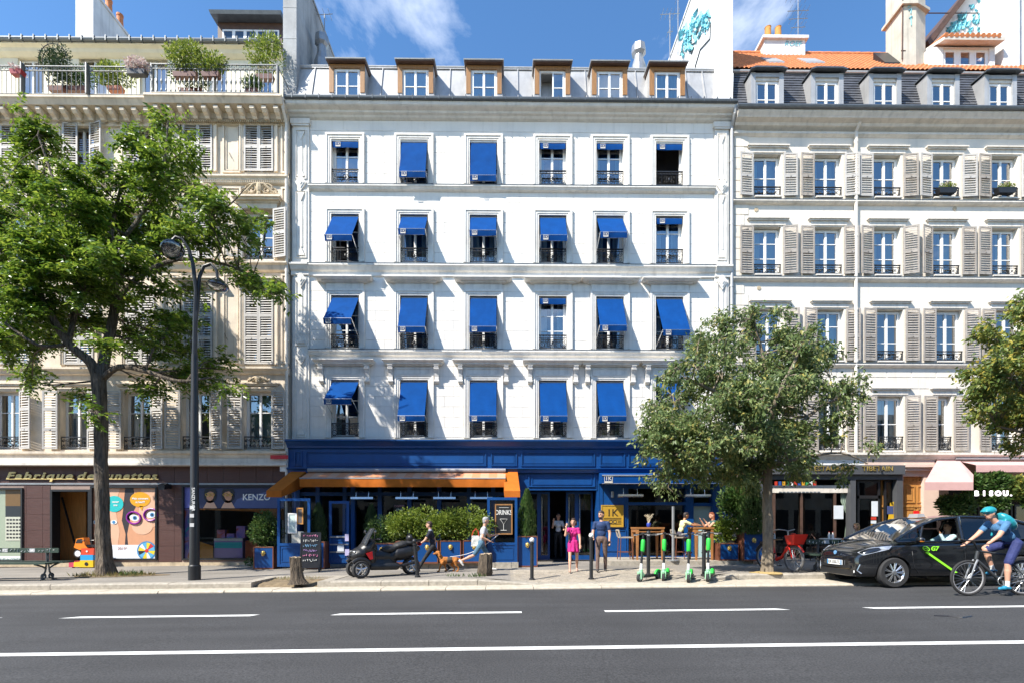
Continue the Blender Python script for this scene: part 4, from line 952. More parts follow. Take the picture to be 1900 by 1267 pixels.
# ---- brown tiled shop front
ys = YF - .06; zs1 = az(864, ys)
def sx_(p): return ax(p, ys)
def sz_(p): return az(p, ys)
holes = [(LX0 + .5, sx_(43), sz_(1040), sz_(905)), (sx_(94), sx_(168), .1, sz_(908)), (sx_(168.5), sx_(292), sz_(1038), sz_(902)), (sx_(338), sx_(531), sz_(1038), sz_(900))]
M['tilej'] = pm('pale_joint', (.33, .24, .20), .9, var=.15)
M['btile'] = pm('brown_scored_tile', (.075, .028, .021), .55, var=.3, scale=3, bump=.35, bscale=6, stretch=(.6, 1, 22))
b = MB(); wall_holes(b, LX0, sx_(537), -.2, zs1, ys + .012, .3, holes); sf = b.build('shop_front', M['tilej'], lb)
b = MB(); b.box(LX0, sx_(537), ys - .03, ys + .02, sz_(1050), sz_(1042)); b.build('plinth', M['stoned'], sf)
tw = .567; k = 0
zrows = [(sz_(897), zs1 - .03)] + [(sz_(1041 - 29.2 * i), sz_(1041 - 29.2 * (i + 1)) if i < 4 else sz_(899)) for i in range(5)]
r2 = random.Random(2); tk = 0
for za, zb in zrows:
    x = sx_(537) - .02
    while x > LX0 + 4:
        xa = x - tw; seg = [(xa + .004, x - .004)]
        for h in holes:
            if h[2] < (za + zb) / 2 < h[3]:
                ns = []
                for a, c in seg:
                    if h[1] <= a or h[0] >= c: ns.append((a, c)); continue
                    if h[0] > a + .04: ns.append((a, h[0] - .02))
                    if h[1] < c - .04: ns.append((h[1] + .02, c))
                seg = ns
        for a, c in seg:
            if a > hx(-40): s = MB(); d = r2.uniform(-.002, .002); s.box(a, c, ys + d, ys + .02, za + .004, zb - .004); s.build('tile', M['btile'], sf)
        x = xa
b = MB(); zt = sz_(858)
b.box(LX0, sx_(537), ys - .3, ys + .1, zs1 - .02, zs1 + .06); b.box(LX0, sx_(537), ys - .22, ys + .1, zs1 + .06, az(850, ys - .2)); b.build('shop_cornice', M['rtrim'], lb)
b = MB(); b.box(LX0, sx_(537), ys - .02, ys + .02, sz_(899), sz_(896)); b.build('metal_strip', M['steel'], sf)
# script sign letters stand proud of the tiles
M['sgold'] = pm('cream_gold_letters', (.72, .55, .22), .4, .2, var=.05)
for tx, p0, p1 in (('La', -60, -4), ('Fabrique', 13, 138), ('de', 144, 178), ('Lunettes', 183, 294)):
    me = text_mesh(tx, .34, M['sgold'], .012, shear=.28, bold=.012, space=1.25, align='LEFT')
    wd = max(v.co.x for v in me.vertices); a, c = sx_(p0), sx_(p1)
    o = obj('lettering', me, sf, (a, ys - .045, sz_(889))); o.scale = ((c - a) / wd, 1, 1)
    s = MB(); s.box(a + .04, c + .04, ys - .055, ys - .035, sz_(889) - .014, sz_(889) + .008); s.build('lettering', M['sgold'], sf)
def frame_of(h, nm='shop_window', t=.06):
    s = MB(); s.ring(h[0], h[1], h[2], h[3], t, ys - .04, ys + .08); return s.build(nm, M['black'], lb)
FY = ys + .05
def flat(poly, mat, par, lay, Y=None, nm='print'):
    Y = (Y or FY) - .004 * lay; s = MB(); v = [at(p, q, Y) for p, q in poly]; s.yprism([(q.x, q.z) for q in v], Y, Y + .003); return s.build(nm, mat, par)
def ell(cx_, cy_, rx, ry, n=20, rot=0):
    return [(cx_ + rx * math.cos(a) * math.cos(rot) - ry * math.sin(a) * math.sin(rot), cy_ + rx * math.cos(a) * math.sin(rot) + ry * math.sin(a) * math.cos(rot)) for a in [2 * math.pi * i / n for i in range(n)]][::-1]
def pc(n, c): return pm(n, c, .45, var=.06)
# spectacle display on the left
w0 = frame_of(holes[0]); flat([(-60, 906), (42, 906), (42, 1040), (-60, 1040)], pc('display_back', (.33, .38, .28)), w0, 0); flat([(10, 907), (41, 907), (41, 960), (10, 960)], pc('display_brown', (.16, .09, .03)), w0, 1)
flat([(10, 938), (41, 938), (41, 962), (10, 962)], pc('display_dark', (.02, .025, .03)), w0, 2); flat([(10, 958), (41, 958), (41, 1002), (10, 1002)], pc('display_grid', (.52, .52, .42)), w0, 3)
for i in range(6):
    for j in range(5): flat([(12 + j * 5.8, 962 + i * 6.6), (16 + j * 5.8, 962 + i * 6.6), (16 + j * 5.8, 965 + i * 6.6), (12 + j * 5.8, 965 + i * 6.6)], M['black'], w0, 4)
flat([(-60, 1031), (40, 1031), (40, 1039), (-60, 1039)], M['white'], w0, 4)
text('LENTILLES de CONTACT', .1, pc('print_green', (.02, .16, .10)), (sx_(14), FY - .022, sz_(1038)), w0, ext=.001)
# door standing open, wooden leaf inside
s = MB(); s.ring(holes[1][0], holes[1][1], .1, holes[1][3], .07, ys - .03, ys + .3, bottom=False); dr = s.build('doorway', M['black'], lb)
s = MB(); a = ax(107, ys + .9); c = ax(160, ys + .9); s.box(a, c, ys + .88, ys + .93, .15, az(912, ys + .9)); s.build('door', M['oak'], dr)
s = MB(); p, q = at(115, 922, ys + .86), at(148, 1040, ys + .86); s.tube([p, q], .035, 6); s.build('door_bar', M['black'], dr)
s = MB(); s.box(LX0 + .5, sx_(537), ys + 2.6, ys + 2.7, 0, 3.8); s.box(LX0, LX1, ys + .4, ys + 2.6, 3.55, 3.6); s.build('room', M['dark'], lb)
# poster window
w1 = frame_of(holes[2]); SK, SK2 = pc('print_skin', (.60, .30, .17)), pc('print_skin_light', (.70, .42, .28))
flat([(171, 905), (290, 905), (290, 1036), (171, 1036)], pc('print_dark', (.035, .03, .035)), w1, 0)
flat([(171, 905), (232, 905), (229, 940), (226, 965), (233, 990), (230, 1036), (171, 1036)], SK, w1, 1); flat([(180, 905), (222, 905), (214, 945), (222, 985), (215, 1036), (184, 1036)], SK2, w1, 2)
flat([(248, 905), (290, 905), (290, 1036), (240, 1036), (236, 990), (242, 960), (252, 940)], SK, w1, 1); flat([(262, 905), (290, 905), (290, 975), (262, 985), (252, 972), (258, 945)], SK2, w1, 2)
flat(ell(264, 974, 20, 17), SK2, w1, 3)
flat(ell(212, 934, 17, 15), pc('print_teal', (.02, .46, .46)), w1, 4); flat(ell(260, 926, 19, 14), pc('print_amber', (.70, .33, .01)), w1, 4); flat([(258, 938), (266, 938), (263, 947)], pc('print_amber', (0, 0, 0)), w1, 4)
for tx, p, q in (('Mais comment', 260, 926), ('tu fais???', 260, 932.5), ('cesser', 214, 932), ('une', 214, 938)): text(tx, .095, M['white'], (*at(p, q, FY - .024).xz[:1], FY - .022, sz_(q)), w1, ext=.001, bold=.003)
flat([(208, 1010), (290, 1010), (290, 1036), (208, 1036)], pc('print_pale', (.72, .76, .80)), w1, 4); text('2019*', .14, pc('print_rose', (.5, .28, .24)), (sx_(226), FY - .022, sz_(1019)), w1, ext=.001)
pur = pc('print_purple', (.25, .01, .28))
for cx_, rr in ((248, .25), (280, -.2)):
    s = MB(); v = [at(*q, FY - .03) for q in ell(cx_, 957 - (cx_ - 264) * .18, 13, 11, 18, rr)]; s.tube(v, .03, 6, closed=True); s.build('print', pur, w1)
    flat(ell(cx_ + 1, 957 - (cx_ - 264) * .18, 9, 6, 16, rr), M['white'], w1, 5); flat(ell(cx_ + 2, 957 - (cx_ - 264) * .18, 4, 4, 14), pc('print_blue', (.05, .22, .45)), w1, 6); flat(ell(cx_ + 2, 957 - (cx_ - 264) * .18, 1.8, 1.8, 10), M['black'], w1, 7)
for cx_ in (178, 211): flat(ell(cx_, 968, 6, 4), M['white'], w1, 5); flat(ell(cx_, 968, 3, 3, 12), pc('print_blue', (0, 0, 0)), w1, 6)
wc = (272, 1021); cols = [pc('print_yellow', (.75, .55, .03)), pc('print_sky', (.10, .38, .62)), pc('print_pale', (0, 0, 0)), M['black'], pc('print_red', (.55, .03, .04))]
flat(ell(*wc, 18, 18, 24), pc('print_blue', (0, 0, 0)), w1, 5)
for i in range(12):
    a0, a1 = 2 * math.pi * i / 12, 2 * math.pi * (i + .94) / 12; flat([wc, (min(290, wc[0] + 15.5 * math.cos(a1)), wc[1] + 15.5 * math.sin(a1)), (min(290, wc[0] + 15.5 * math.cos(a0)), wc[1] + 15.5 * math.sin(a0))], cols[[0, 1, 2, 0, 1, 3, 0, 2, 1, 0, 4, 1][i]], w1, 6)
flat(ell(*wc, 3.5, 3.5, 12), pc('print_red', (0, 0, 0)), w1, 7)
# perfume poster and iridescent display
w2 = frame_of(holes[3]); nav = pc('print_navy', (.035, .045, .11))
flat([(341, 903), (529, 903), (529, 942), (341, 942)], nav, w2, 1); flat([(341, 903), (356, 903), (356, 942), (341, 942)], pc('print_violet', (.16, .17, .5)), w2, 2); flat([(440, 925), (500, 910), (529, 918), (529, 942), (430, 942)], pc('print_steel', (.07, .10, .24)), w2, 2)
for cx_, rot in ((390, .25), (423, -.25)):
    flat(ell(cx_, 919, 12, 13.5), M['black'], w2, 3); flat(ell(cx_, 919, 7, 9.5, 16, rot), SK, w2, 4); flat([(cx_ - 4, 926), (cx_ + 4, 926), (cx_ + 13, 942), (cx_ - 13, 942)], SK2, w2, 3)
    for dx in (-5, 4): s = MB(); v = [at(*q, FY - .024) for q in ell(cx_ + dx, 917, 4, 2.6, 12)]; s.tube(v, .012, 5, closed=True); s.build('print', M['gold'], w2)
    flat([(cx_ - 12, 914), (cx_ - 9, 906), (cx_ + 9, 906), (cx_ + 13, 914), (cx_, 911)], M['dgrey'], w2, 5)
text('KENZO', .3, M['white'], (sx_(475), FY - .02, sz_(927)), w2, ext=.001, bold=.006, sx=.95)
hol = bpy.data.materials.new('iridescent_film'); hol.use_nodes = True; t_ = hol.node_tree; n_ = t_.nodes; g_ = n_.new('ShaderNodeTexNoise'); g_.inputs['Scale'].default_value = 1.6; g_.inputs['Distortion'].default_value = 1.2; tcx = n_.new('ShaderNodeTexCoord'); t_.links.new(tcx.outputs['Object'], g_.inputs['Vector'])
cr = n_.new('ShaderNodeValToRGB'); e_ = cr.color_ramp.elements; e_[0].position = .3; e_[0].color = (.62, .26, .02, 1); e_[1].position = .7; e_[1].color = (.02, .45, .55, 1)
for p_, c_ in ((.42, (.55, .12, .10)), (.5, (.42, .28, .62)), (.6, (.20, .16, .6))): q_ = e_.new(p_); q_.color = (*c_, 1)
t_.links.new(g_.outputs['Fac'], cr.inputs[0]); t_.links.new(cr.outputs[0], n_['Principled BSDF'].inputs['Base Color']); n_['Principled BSDF'].inputs['Roughness'].default_value = .3
flat([(341, 943), (358, 943), (372, 1036), (341, 1036)], hol, w2, 1); flat([(341, 943), (529, 943), (529, 965), (470, 948), (400, 946)], pc('print_orange', (.40, .13, .01)), w2, 1); flat([(360, 1000), (395, 1012), (395, 1036), (360, 1036)], pc('print_orange2', (.6, .25, .01)), w2, 2); flat([(455, 1003), (480, 995), (480, 1036), (455, 1036)], pc('print_rust', (.36, .07, .02)), w2, 2)
cyan, lil = pc('film_cyan', (.02, .55, .60)), pc('film_lilac', (.38, .30, .66))
ydp = ys + .13
s = MB(); a, c = ax(397, ydp), ax(450, ydp); s.box(a, c, ydp, ydp + .4, az(1034, ydp), az(998, ydp)); cab = s.build('display_cabinet', lil, w2)
flat([(398, 1005), (449, 1005), (449, 1016), (398, 1016)], cyan, cab, 1, ydp); flat([(397, 998), (450, 998), (450, 1003), (397, 1003)], M['white'], cab, 1, ydp)
for p0, p1, q in ((401, 416, 982), (419, 433, 989), (437, 453, 975)): s = MB(); s.box(ax(p0, ydp), ax(p1, ydp), ydp + .05, ydp + .3, az(997, ydp), az(q, ydp)); s.build('perfume_box', hol, cab)
s = MB(); s.quad((holes[3][0], FY - .03, holes[3][2]), (sx_(529), FY - .03, holes[3][2]), (sx_(529), FY - .03, sz_(943)), (holes[3][0], FY - .03, sz_(943))); s.build('pane', glass('clear_shop_glass', (.88, .9, .9), .01), w2)
s = MB(); p = at(314, 903, ys); s.box(p.x - .1, p.x + .08, ys - .28, ys, p.z - .06, p.z + .1); s.hexa([(p.x - .12, ys - .4, p.z - .12), (p.x + .1, ys - .4, p.z - .12), (p.x + .1, ys - .2, p.z - .06), (p.x - .12, ys - .2, p.z - .06), (p.x - .12, ys - .4, p.z + .04), (p.x + .1, ys - .4, p.z + .04), (p.x + .1, ys - .2, p.z + .12), (p.x - .12, ys - .2, p.z + .12)]); s.build('loudspeaker', M['black'], lb)
s = MB(); p = at(527, 869, ys - .1); s.box(p.x - .1, p.x + .1, ys - .2, ys, p.z - .1, p.z + .13); s.build('alarm_box', M['white'], lb)
s = MB(); p = at(518, 847, ys - .32); s.box(p.x - .3, p.x + .3, ys - .33, ys - .31, p.z - .07, p.z + .06); s.build('sticker', pc('print_red', (0, 0, 0)), lb)
# ================================================================== the cream building on the right
rb = thing('apartment_building', 'cream plastered apartment building with grey shutters, slate mansard and orange tiled roof', 'building', (14, YF, 0.2), world=True)
RX0, RX1 = hx(1357.5), 24.0
RC = [1424, 1537, 1646, 1755, 1864, 1973, 2082]; RC2 = [1428, 1541, 1651, 1761, 1871, 1981, 2090]; RC3 = [1430, 1543, 1651, 1752, 1862, 1975, 2085]
RR = [(835, 732, RC3), (668, 571, RC2), (508, 418, RC), (363, 283, RC)]
RW = []
for r_, (pb, pt, cs) in enumerate(RR):
    for k, p in enumerate(cs):
        x = hx(p)
        if x > RX1 - 1: continue
        RW.append((r_, k, x, hz(pb), hz(pt), .52 if (r_ == 0 and k == 3) else .96))
b = MB(); wall_holes(b, RX0, RX1, 3.7, 15.8, YF, .32, [(x - w_ / 2, x + w_ / 2, a, c) for r_, k, x, a, c, w_ in RW])
b.box(RX0 + .002, RX0 + .3, YF + .02, 26, -.2, 15.8); b.box(RX1 - .3, RX1, YF + .02, 26, -.2, 15.8); b.box(RX0, RX1, 25.7, 26, -.2, 15.8)
rwall = b.build('wall', M['rwall'], rb)
b = MB(); b.box(RX0 + .3, RX1 - .3, YF + 1.6, YF + 1.65, 3.6, 15.9)
for z in (4.0, 7.1, 10.2, 12.95, 15.8): b.box(RX0 + .3, RX1 - .3, YF + .36, YF + 1.6, z - .06, z)
b.build('room', M['mid'], rb)
# quoins beside the hotel
r2 = random.Random(21); z = 4.4; k = 0; qm = {}
while z < 15.3:
    w_ = .34 if k % 2 else .5; h_ = .4
    if k % 2 not in qm: s = MB(); s.box(0, w_, -.022, .01, .012, h_ - .012); qm[k % 2] = s.mesh('quoin', M['rwall'])
    obj('quoin', qm[k % 2], rwall, (RX0 + .09, YF, z)); z += h_; k += 1
for pb in (368, 512, 672):
    z = hz(pb, .1); b = MB(); cornice(b, [(.14, z), (.14, z - .05), (.09, z - .1), (.03, z - .13)], RX0 + .02, RX1, YF); b.build('sill_band', M['rtrim'], rb); b = MB(); b.box(RX0 + .02, RX1, YF - .15, YF - .02, z + .001, z + .018); b.build('flashing', M['zincd'], rb)
z = hz(838, .2); b = MB(); cornice(b, [(.26, z), (.26, z - .08), (.18, z - .14), (.14, z - .22), (.04, z - .26)], RX0 + .02, RX1, YF); b.build('sill_band', M['rtrim'], rb)
# scored blocks under the second floor
b = MB()
for p0 in range(1370, 1900, 46): 
    a = hx(p0); b.box(a, a + .84, YF - .012, YF + .01, hz(697), hz(680)); 
for p0 in range(1605, 1790, 20): a = hx(p0); b.box(a, a + .36, YF - .011, YF + .01, hz(718), hz(699))
tag(b.build('stone_blocks', M['rwall'], rwall), kind='stuff')
b = MB(); z = hz(243, .05); cornice(b, [(.1, z), (.1, z - .05), (.05, z - .09), (.02, z - .12)], RX0 + .02, RX1, YF); b.build('frieze_moulding', M['rtrim'], rb)
zc = 15.78
b = MB(); cornice(b, [(.46, zc), (.46, zc - .06), (.43, zc - .1), (.38, zc - .16), (.36, zc - .2), (.2, zc - .26), (.16, zc - .33), (.06, zc - .38), (.02, zc - .4)], RX0 + .04, RX1, YF); b.build('roof_cornice', M['rtrim'], rb)
b = MB(); b.tube([(RX0, YF - .5, zc + .06), (RX1, YF - .5, zc + .06)], .075, 8); b.build('gutter', M['zincd'], rb)
for r_, k, x, za, zb, ww in RW:
    h = zb - za; key = ('rh', ww > .6)
    if key not in CACHE:
        s = MB(); hw = ww / 2 + .16
        for o, a, c, e in ((.12, .2, .24, .1), (.08, .15, .2, .06), (.03, .0, .15, 0)): s.box(-hw - e, hw + e, -o, .01, a, c)
        CACHE[key] = s.mesh('window_head', M['rtrim'])
    obj('window_head', CACHE[key], rb, (x, YF, zb + .04))
    s = MB(); s.box(-ww / 2, ww / 2, -.1, .3, -.05, 0); obj('sill', s.mesh('sill', M['rtrim']), rb, (x, YF, za + .003))
    cu = {3: [(0, .3, 'curtt'), (.68, 1, 'curt')], 2: [(0, .42, 'curty'), (.56, 1, 'curty')], 1: [(0, .3, 'curt')], 0: [(0, .48, 'curt', 0, .2, .1), (.52, 1, 'curt')]}[r_]
    if (r_, k) == (1, 1): cu = [(.5, 1, 'curtt')]
    add_window(rb, x, za + .02, ww, h - .04, YF + .18, (.36, .72) if r_ in (1, 2) else (.5,), gl='g2' if r_ >= 2 else 'g1', curt=cu, split=2 if ww > .6 else 1)
    add_rail(rb, x, za + .02, ww, .36 if r_ else .5, YF + .02, 'cross' if r_ else 'hotel2')
    for s in (-1, 1):
        ang = {(3, 1, 1): 10, (2, 2, 1): 16, (2, 3, -1): 18, (3, 4, 1): 22, (3, 3, 1): 6}.get((r_, k, s), 2 + ((k * 3 + r_ * 5 + s) % 4) * 2.4)
        add_shutter(rb, x + s * (ww / 2 + .03 + .01 * r_), za + .01, .485, h - .02, YF - .05, s, ang, (.46,), 'shutg' if r_ < 3 else ('shutg' if (k + s) % 3 == 0 else 'shut'))
for p in (1585,):
    b = MB(); x = hx(p); b.tube([(x, YF - .3, zc - .3), (x, YF - .1, zc - .5), (x, YF - .09, hz(840))], .055, 8)
    for z in (14.9, 13.3, 11.6, 9.0, 7.2): b.cyl((x, YF - .09, z), (x, YF - .09, z + .1), .07, 8)
    b.build('drainpipe', M['rwall'], rb)
for p, q in ((1403, 390), (1771, 388), (1408, 535)):
    s = MB(); c = at(p, q, YF); s.lathe([(.07, -.02), (.07, .01)], (c.x, YF, c.z), 12, 'y'); s.build('vent_grille', M['stoned'], rb)
# ---- slate mansard
y0, z0, y1, z1 = YF + .06, zc + .02, YF + .62, az(132, YF + .62)
b = MB(); b.quad((RX0 + .05, y0 + .04, z0), (RX1, y0 + .04, z0), (RX1, y1 + .04, z1), (RX0 + .05, y1 + .04, z1)); rroof = b.build('roof', M['zincd'], rb)
b = MB(); rr = random.Random(8); n = 19; row = 0
for i in range(n):
    ta, tb = i / n, (i + 1.25) / n; x = RX0 + .06 - (.11 if i % 2 else 0)
    while x < RX1:
        xb = min(RX1, x + .22); xa = max(x, RX0 + .06); o = rr.uniform(0, .008)
        if xb - xa > .03: b.hexa([(xa + .003, y0 + (y1 - y0) * ta - .012 - o, z0 + (z1 - z0) * ta), (xb - .003, y0 + (y1 - y0) * ta - .012 - o, z0 + (z1 - z0) * ta), (xb - .003, y0 + (y1 - y0) * ta + .002, z0 + (z1 - z0) * ta), (xa + .003, y0 + (y1 - y0) * ta + .002, z0 + (z1 - z0) * ta),
                (xa + .003, y0 + (y1 - y0) * tb + .012, z0 + (z1 - z0) * tb), (xb - .003, y0 + (y1 - y0) * tb + .012, z0 + (z1 - z0) * tb), (xb - .003, y0 + (y1 - y0) * tb + .02, z0 + (z1 - z0) * tb), (xa + .003, y0 + (y1 - y0) * tb + .02, z0 + (z1 - z0) * tb)])
        x += .22
sm_ = M['slate']; g_ = sm_.node_tree
tag(b.build('slates', sm_, rroof), kind='stuff')
b = MB(); b.tube([(RX0 + .05, y1 - .02, z1 + .03), (RX1, y1 - .02, z1 + .03)], .06, 8); b.build('roof_roll', M['zinc'], rroof)
# ---- orange roman tiles
yt0, zt0, yt1, zt1 = y1 - .08, z1 + .06, 21.4, 21.05
zt1 = az(97, yt1); nr = 18
b = MB(); vs = []; pit = .17; nx_ = int((RX1 - RX0) / (pit / 6)); 
cols = [RX0 + .02 + i * pit / 6 for i in range(nx_)]
for i in range(nr):
    ta, tb = i / nr, (i + 1.0) / nr
    for e, (t, lift) in enumerate(((ta, .05), (tb, .0))):
        for j, x in enumerate(cols): vs.append((x, yt0 + (yt1 - yt0) * t, zt0 + (zt1 - zt0) * t + lift + .05 * abs(math.sin(math.pi * (j / 6)))))
m = len(cols); fs = []
for i in range(2 * nr - 1):
    for j in range(m - 1): fs.append((i * m + j, i * m + j + 1, (i + 1) * m + j + 1, (i + 1) * m + j))
b.add(vs, fs); tag(b.build('roof_tiles', M['tile'], rroof, smooth=50), kind='stuff')
b = MB(); b.add([(RX0, y0, z0), (RX0, y1, z1), (RX0, yt1, zt1), (RX0, 25.8, z0)], [(0, 1, 2, 3)]); b.quad((RX0, yt1, zt1 - .03), (RX1, yt1, zt1 - .03), (RX1, 25.8, z0), (RX0, 25.8, z0)); b.quad((RX0, yt0, zt0 - .08), (RX1, yt0, zt0 - .08), (RX1, yt1, zt1 - .08), (RX0, yt1, zt1 - .08)); b.build('roof_deck', M['tile'], rroof)
b = MB()
for i in range(40):
    x = RX0 + .2 + i * .42; b.lathe([(.09, 0), (.1, .4)], (x, yt1, zt1 + .02), 8, 'x')
tag(b.build('ridge_tiles', M['tile'], rroof), kind='stuff')
def skylight(p0, p1, q0, q1, op=0):
    Y = yt0 + (yt1 - yt0) * .42; a, c = ax(p0, Y), ax(p1, Y); k = (zt1 - zt0) / (yt1 - yt0); ya_, yb_ = Y - .3, Y + .35; zz = lambda y: zt0 + (y - yt0) * k + .12
    s = MB(); s.hexa([(a, ya_, zz(ya_) - .1), (c, ya_, zz(ya_) - .1), (c, yb_, zz(yb_) - .1), (a, yb_, zz(yb_) - .1), (a, ya_, zz(ya_)), (c, ya_, zz(ya_)), (c, yb_, zz(yb_) + op), (a, yb_, zz(yb_) + op)]); s.build('skylight', M['zinc'] if not op else M['black'], rroof)
skylight(1420, 1448, 0, 0); skylight(1488, 1522, 0, 0)
skylight(1632, 1664, 0, 0, .25)
# ---- slate dormers
def rdormer(px):
    x = ax(px, 17.98); y = 17.98; zb_ = zc + .06; zt = az(138, y); hw = .42
    b = MB(); b.box(x - hw - .16, x - hw, y, y + .9, zb_, zt + .14); b.box(x + hw, x + hw + .16, y, y + .9, zb_, zt + .14); b.box(x - hw, x + hw, y + .01, y + .9, zt, zt + .13)
    b.box(x - hw - .2, x - hw + .01, y - .03, y + .03, zb_, zb_ + .2); b.box(x + hw - .01, x + hw + .2, y - .03, y + .03, zb_, zb_ + .2)
    d = b.build('dormer', M['zinc'], rb)
    s = MB(); prof = [(-.64, .16), (-.58, .17), (-.46, .21), (.46, .21), (.58, .17), (.64, .16), (.64, .2), (.47, .26), (-.47, .26), (-.64, .2)]
    n = len(prof); v = [(x + p, y - .16, zt + q - .02) for p, q in prof] + [(x + p * .96, y + 1.0, zt + q + .1) for p, q in prof]
    s.add(v, [(i, (i + 1) % n, (i + 1) % n + n, i + n) for i in range(n)] + [tuple(range(n))[::-1], tuple(range(n, 2 * n))]); s.build('dormer_hood', M['zincd'], d)
    s = MB(); s.box(x - hw, x + hw, y + .06, y + .1, zt - .09, zt); s.box(x - hw, x + hw, y + .04, y + .1, zt - .12, zt - .09); s.build('blind_box', M['rtrim'], d)
    wn = add_window(d, x, zb_ + .02, 2 * hw, zt - .12 - zb_ - .02, y + .08, (.5,), gl='g2', curt=[(0, .25, 'curt')] if px % 2 else [])
for p in (1424, 1535, 1642.5, 1750.5, 1857, 1964): rdormer(p)
b = MB(); b.box(RX0 + .3, RX1 - .3, YF + 1.4, YF + 1.45, 15.8, 18.0); b.build('room', M['dark'], rb)
# ---- chimneys and the tall rear structures
def chim(p0, p1, q0, q1, Y, dep, pots=()):
    a, c = ax(p0, Y), ax(p1, Y); zt, zb_ = az(q0, Y), az(q1, Y); s = MB(); s.box(a, c, Y, Y + dep, zb_ - 1.2, zt - .12); s.box(a - .1, c + .1, Y - .1, Y + dep + .1, zt - .12, zt)
    o = s.build('chimney', M['gable'], rb)
    for p in pots: t = MB(); x = ax(p, Y + .2); t.lathe([(.14, zt), (.12, zt + .62), (.135, zt + .66)], (x, Y + .3, 0), 12); t.build('chimney_pot', pm('ochre_pot', (.55, .25, .06), .8, var=.2), o)
    return o
c1 = chim(1418, 1494, 64, 97, 21.0, .7, (1427, 1446)); text('ROEF', .3, M['graf'], (ax(1471, 20.99), 20.985, az(81, 21)), c1, ext=.002, shear=.3)
Yc = 19.3; a, m_, c = ax(1676, Yc), ax(1699, Yc), ax(1727, Yc); M['pier'] = pm('stained_cement', (.56, .52, .44), .9, var=.2, scale=2, streak=.35)
s = MB(); s.zprism([(a, Yc), (m_, Yc - .02), (c, Yc + .25), (c, Yc + .9), (a, Yc + .9)], 17.5, 22.6); s.zprism([(a - .1, Yc - .1), (m_, Yc - .12), (c + .1, Yc + .15), (c + .1, Yc + 1), (a - .1, Yc + 1)], az(4, Yc), az(4, Yc) + .1); tc_ = s.build('chimney', M['pier'], rb)
s = MB()
for ln in ([(1684, 6), (1688, 2), (1690, 10), (1685, 14)], [(1686, 20), (1691, 16), (1690, 26)], [(1687, 34), (1693, 32), (1690, 30), (1691, 48)]): s.tube([at(p, q, Yc - .025) for p, q in ln], .016, 4)
s.build('graffiti', M['graf'], tc_)
s = MB(); s.tube([at(1674, 110, Yc), at(1675, -10, Yc)], .025, 6); s.tube([at(1672, 95, Yc), at(1680, 95, Yc)], .02, 6); s.build('flue_pipe', M['brown'], tc_)
# rear wing: gable wall with sloped coping, little roof house
xg2 = ax(1868, 19.4); s = MB()
Yg = 20.2; P = lambda p, q: at(p, q, Yg)
poly = [P(1722, 92), P(1800, -12), P(1830, -40), P(1990, -40), P(1990, 118), P(1722, 118)]
s.yprism([(v.x, v.z) for v in poly], Yg, Yg + 2.5); gw = s.build('gable_wall', M['gable'], rb)
s = MB(); A, B = P(1718, 90), P(1812, -30); s.hexa([(A.x - .02, Yg - .22, A.z - .1), (B.x - .02, Yg - .22, B.z - .1), (B.x - .02, Yg + 2.5, B.z - .1), (A.x - .02, Yg + 2.5, A.z - .1), (A.x - .12, Yg - .22, A.z + .1), (B.x - .12, Yg - .22, B.z + .1), (B.x - .12, Yg + 2.5, B.z + .1), (A.x - .12, Yg + 2.5, A.z + .1)]); s.build('coping', M['brown'], gw)
s = MB(); rr = random.Random(5)
for i in range(46):
    p = rr.uniform(1752, 1816); lo = max(2, 92 - (p - 1722) * 1.33 + 8); q = rr.uniform(lo, 58)
    if lo > 56: continue
    w0_ = rr.uniform(3, 8); s.tube([at(p, q, Yg - .012), at(p + w0_, q - rr.uniform(-4, 6), Yg - .012), at(p + w0_ * .4, q + rr.uniform(3, 8), Yg - .012)], rr.uniform(.03, .075), 4)
tag(s.build('graffiti', M['graf'], gw), kind='stuff')
s = MB(); 
for ln in ([(1826, 14), (1834, 10), (1830, 22), (1838, 24)], [(1864, 4), (1874, 3)], [(1865, 15), (1875, 13)], [(1866, 20), (1872, 24), (1868, 10)]): s.tube([at(p, q, Yg - .02) for p, q in ln], .018, 4)
s.build('graffiti', M['graf'], gw)
s = MB(); a, c = ax(1862, 19.2), ax(1892, 19.2); s.box(a, c, 19.2, Yg - .002, 17.6, 24); s.box(c, ax(1990, 19.2), 19.45, Yg - .002, 17.6, 24); s.build('chimney_breast', M['gable'], gw)
s = MB(); s.tube([at(1716, 25, 19.9), at(1815, 25, Yg - .1)], .02, 5); s.build('stay_rod', M['brown'], gw)
yh = 19.25; s = MB(); a, c = ax(1725, yh), ax(1846, yh); zb_, zt = 17.8, az(80, yh); x0_, x1_ = ax(1750, yh), ax(1836, yh)
wall_holes(s, a, c, zb_, zt, yh, .3, [(x0_, x1_, az(116, yh), az(80.5, yh) - .02)]); s.add([(a, yh, zb_), (a, yh, zt), (a, Yg, zt), (a, Yg, zb_)], [(0, 1, 2, 3)]); s.add([(c, yh, zb_), (c, yh, zt), (c, Yg, zt), (c, Yg, zb_)], [(0, 1, 2, 3)])
hs2 = s.build('roof_house', M['gable'], rb)
for i in range(3):
    w_ = (x1_ - x0_) / 3; wn = add_window(hs2, x0_ + w_ * (i + .5), az(116, yh), w_, az(80.5, yh) - .02 - az(116, yh), yh + .06, (), gl='g2', curt=[(0, .3, 'curt')] if i == 0 else [], split=1, fr=.07)
s = MB(); s.hexa([(a + .3, yh - .3, zt), (c + .1, yh - .3, zt), (c + .1, Yg, zt + .3), (a, Yg, zt + .3), (a + .3, yh - .32, zt + .1), (c + .12, yh - .32, zt + .1), (c + .1, Yg, zt + .42), (a, Yg, zt + .42)]); s.build('eaves', M['rtrim'], hs2)
s = MB()
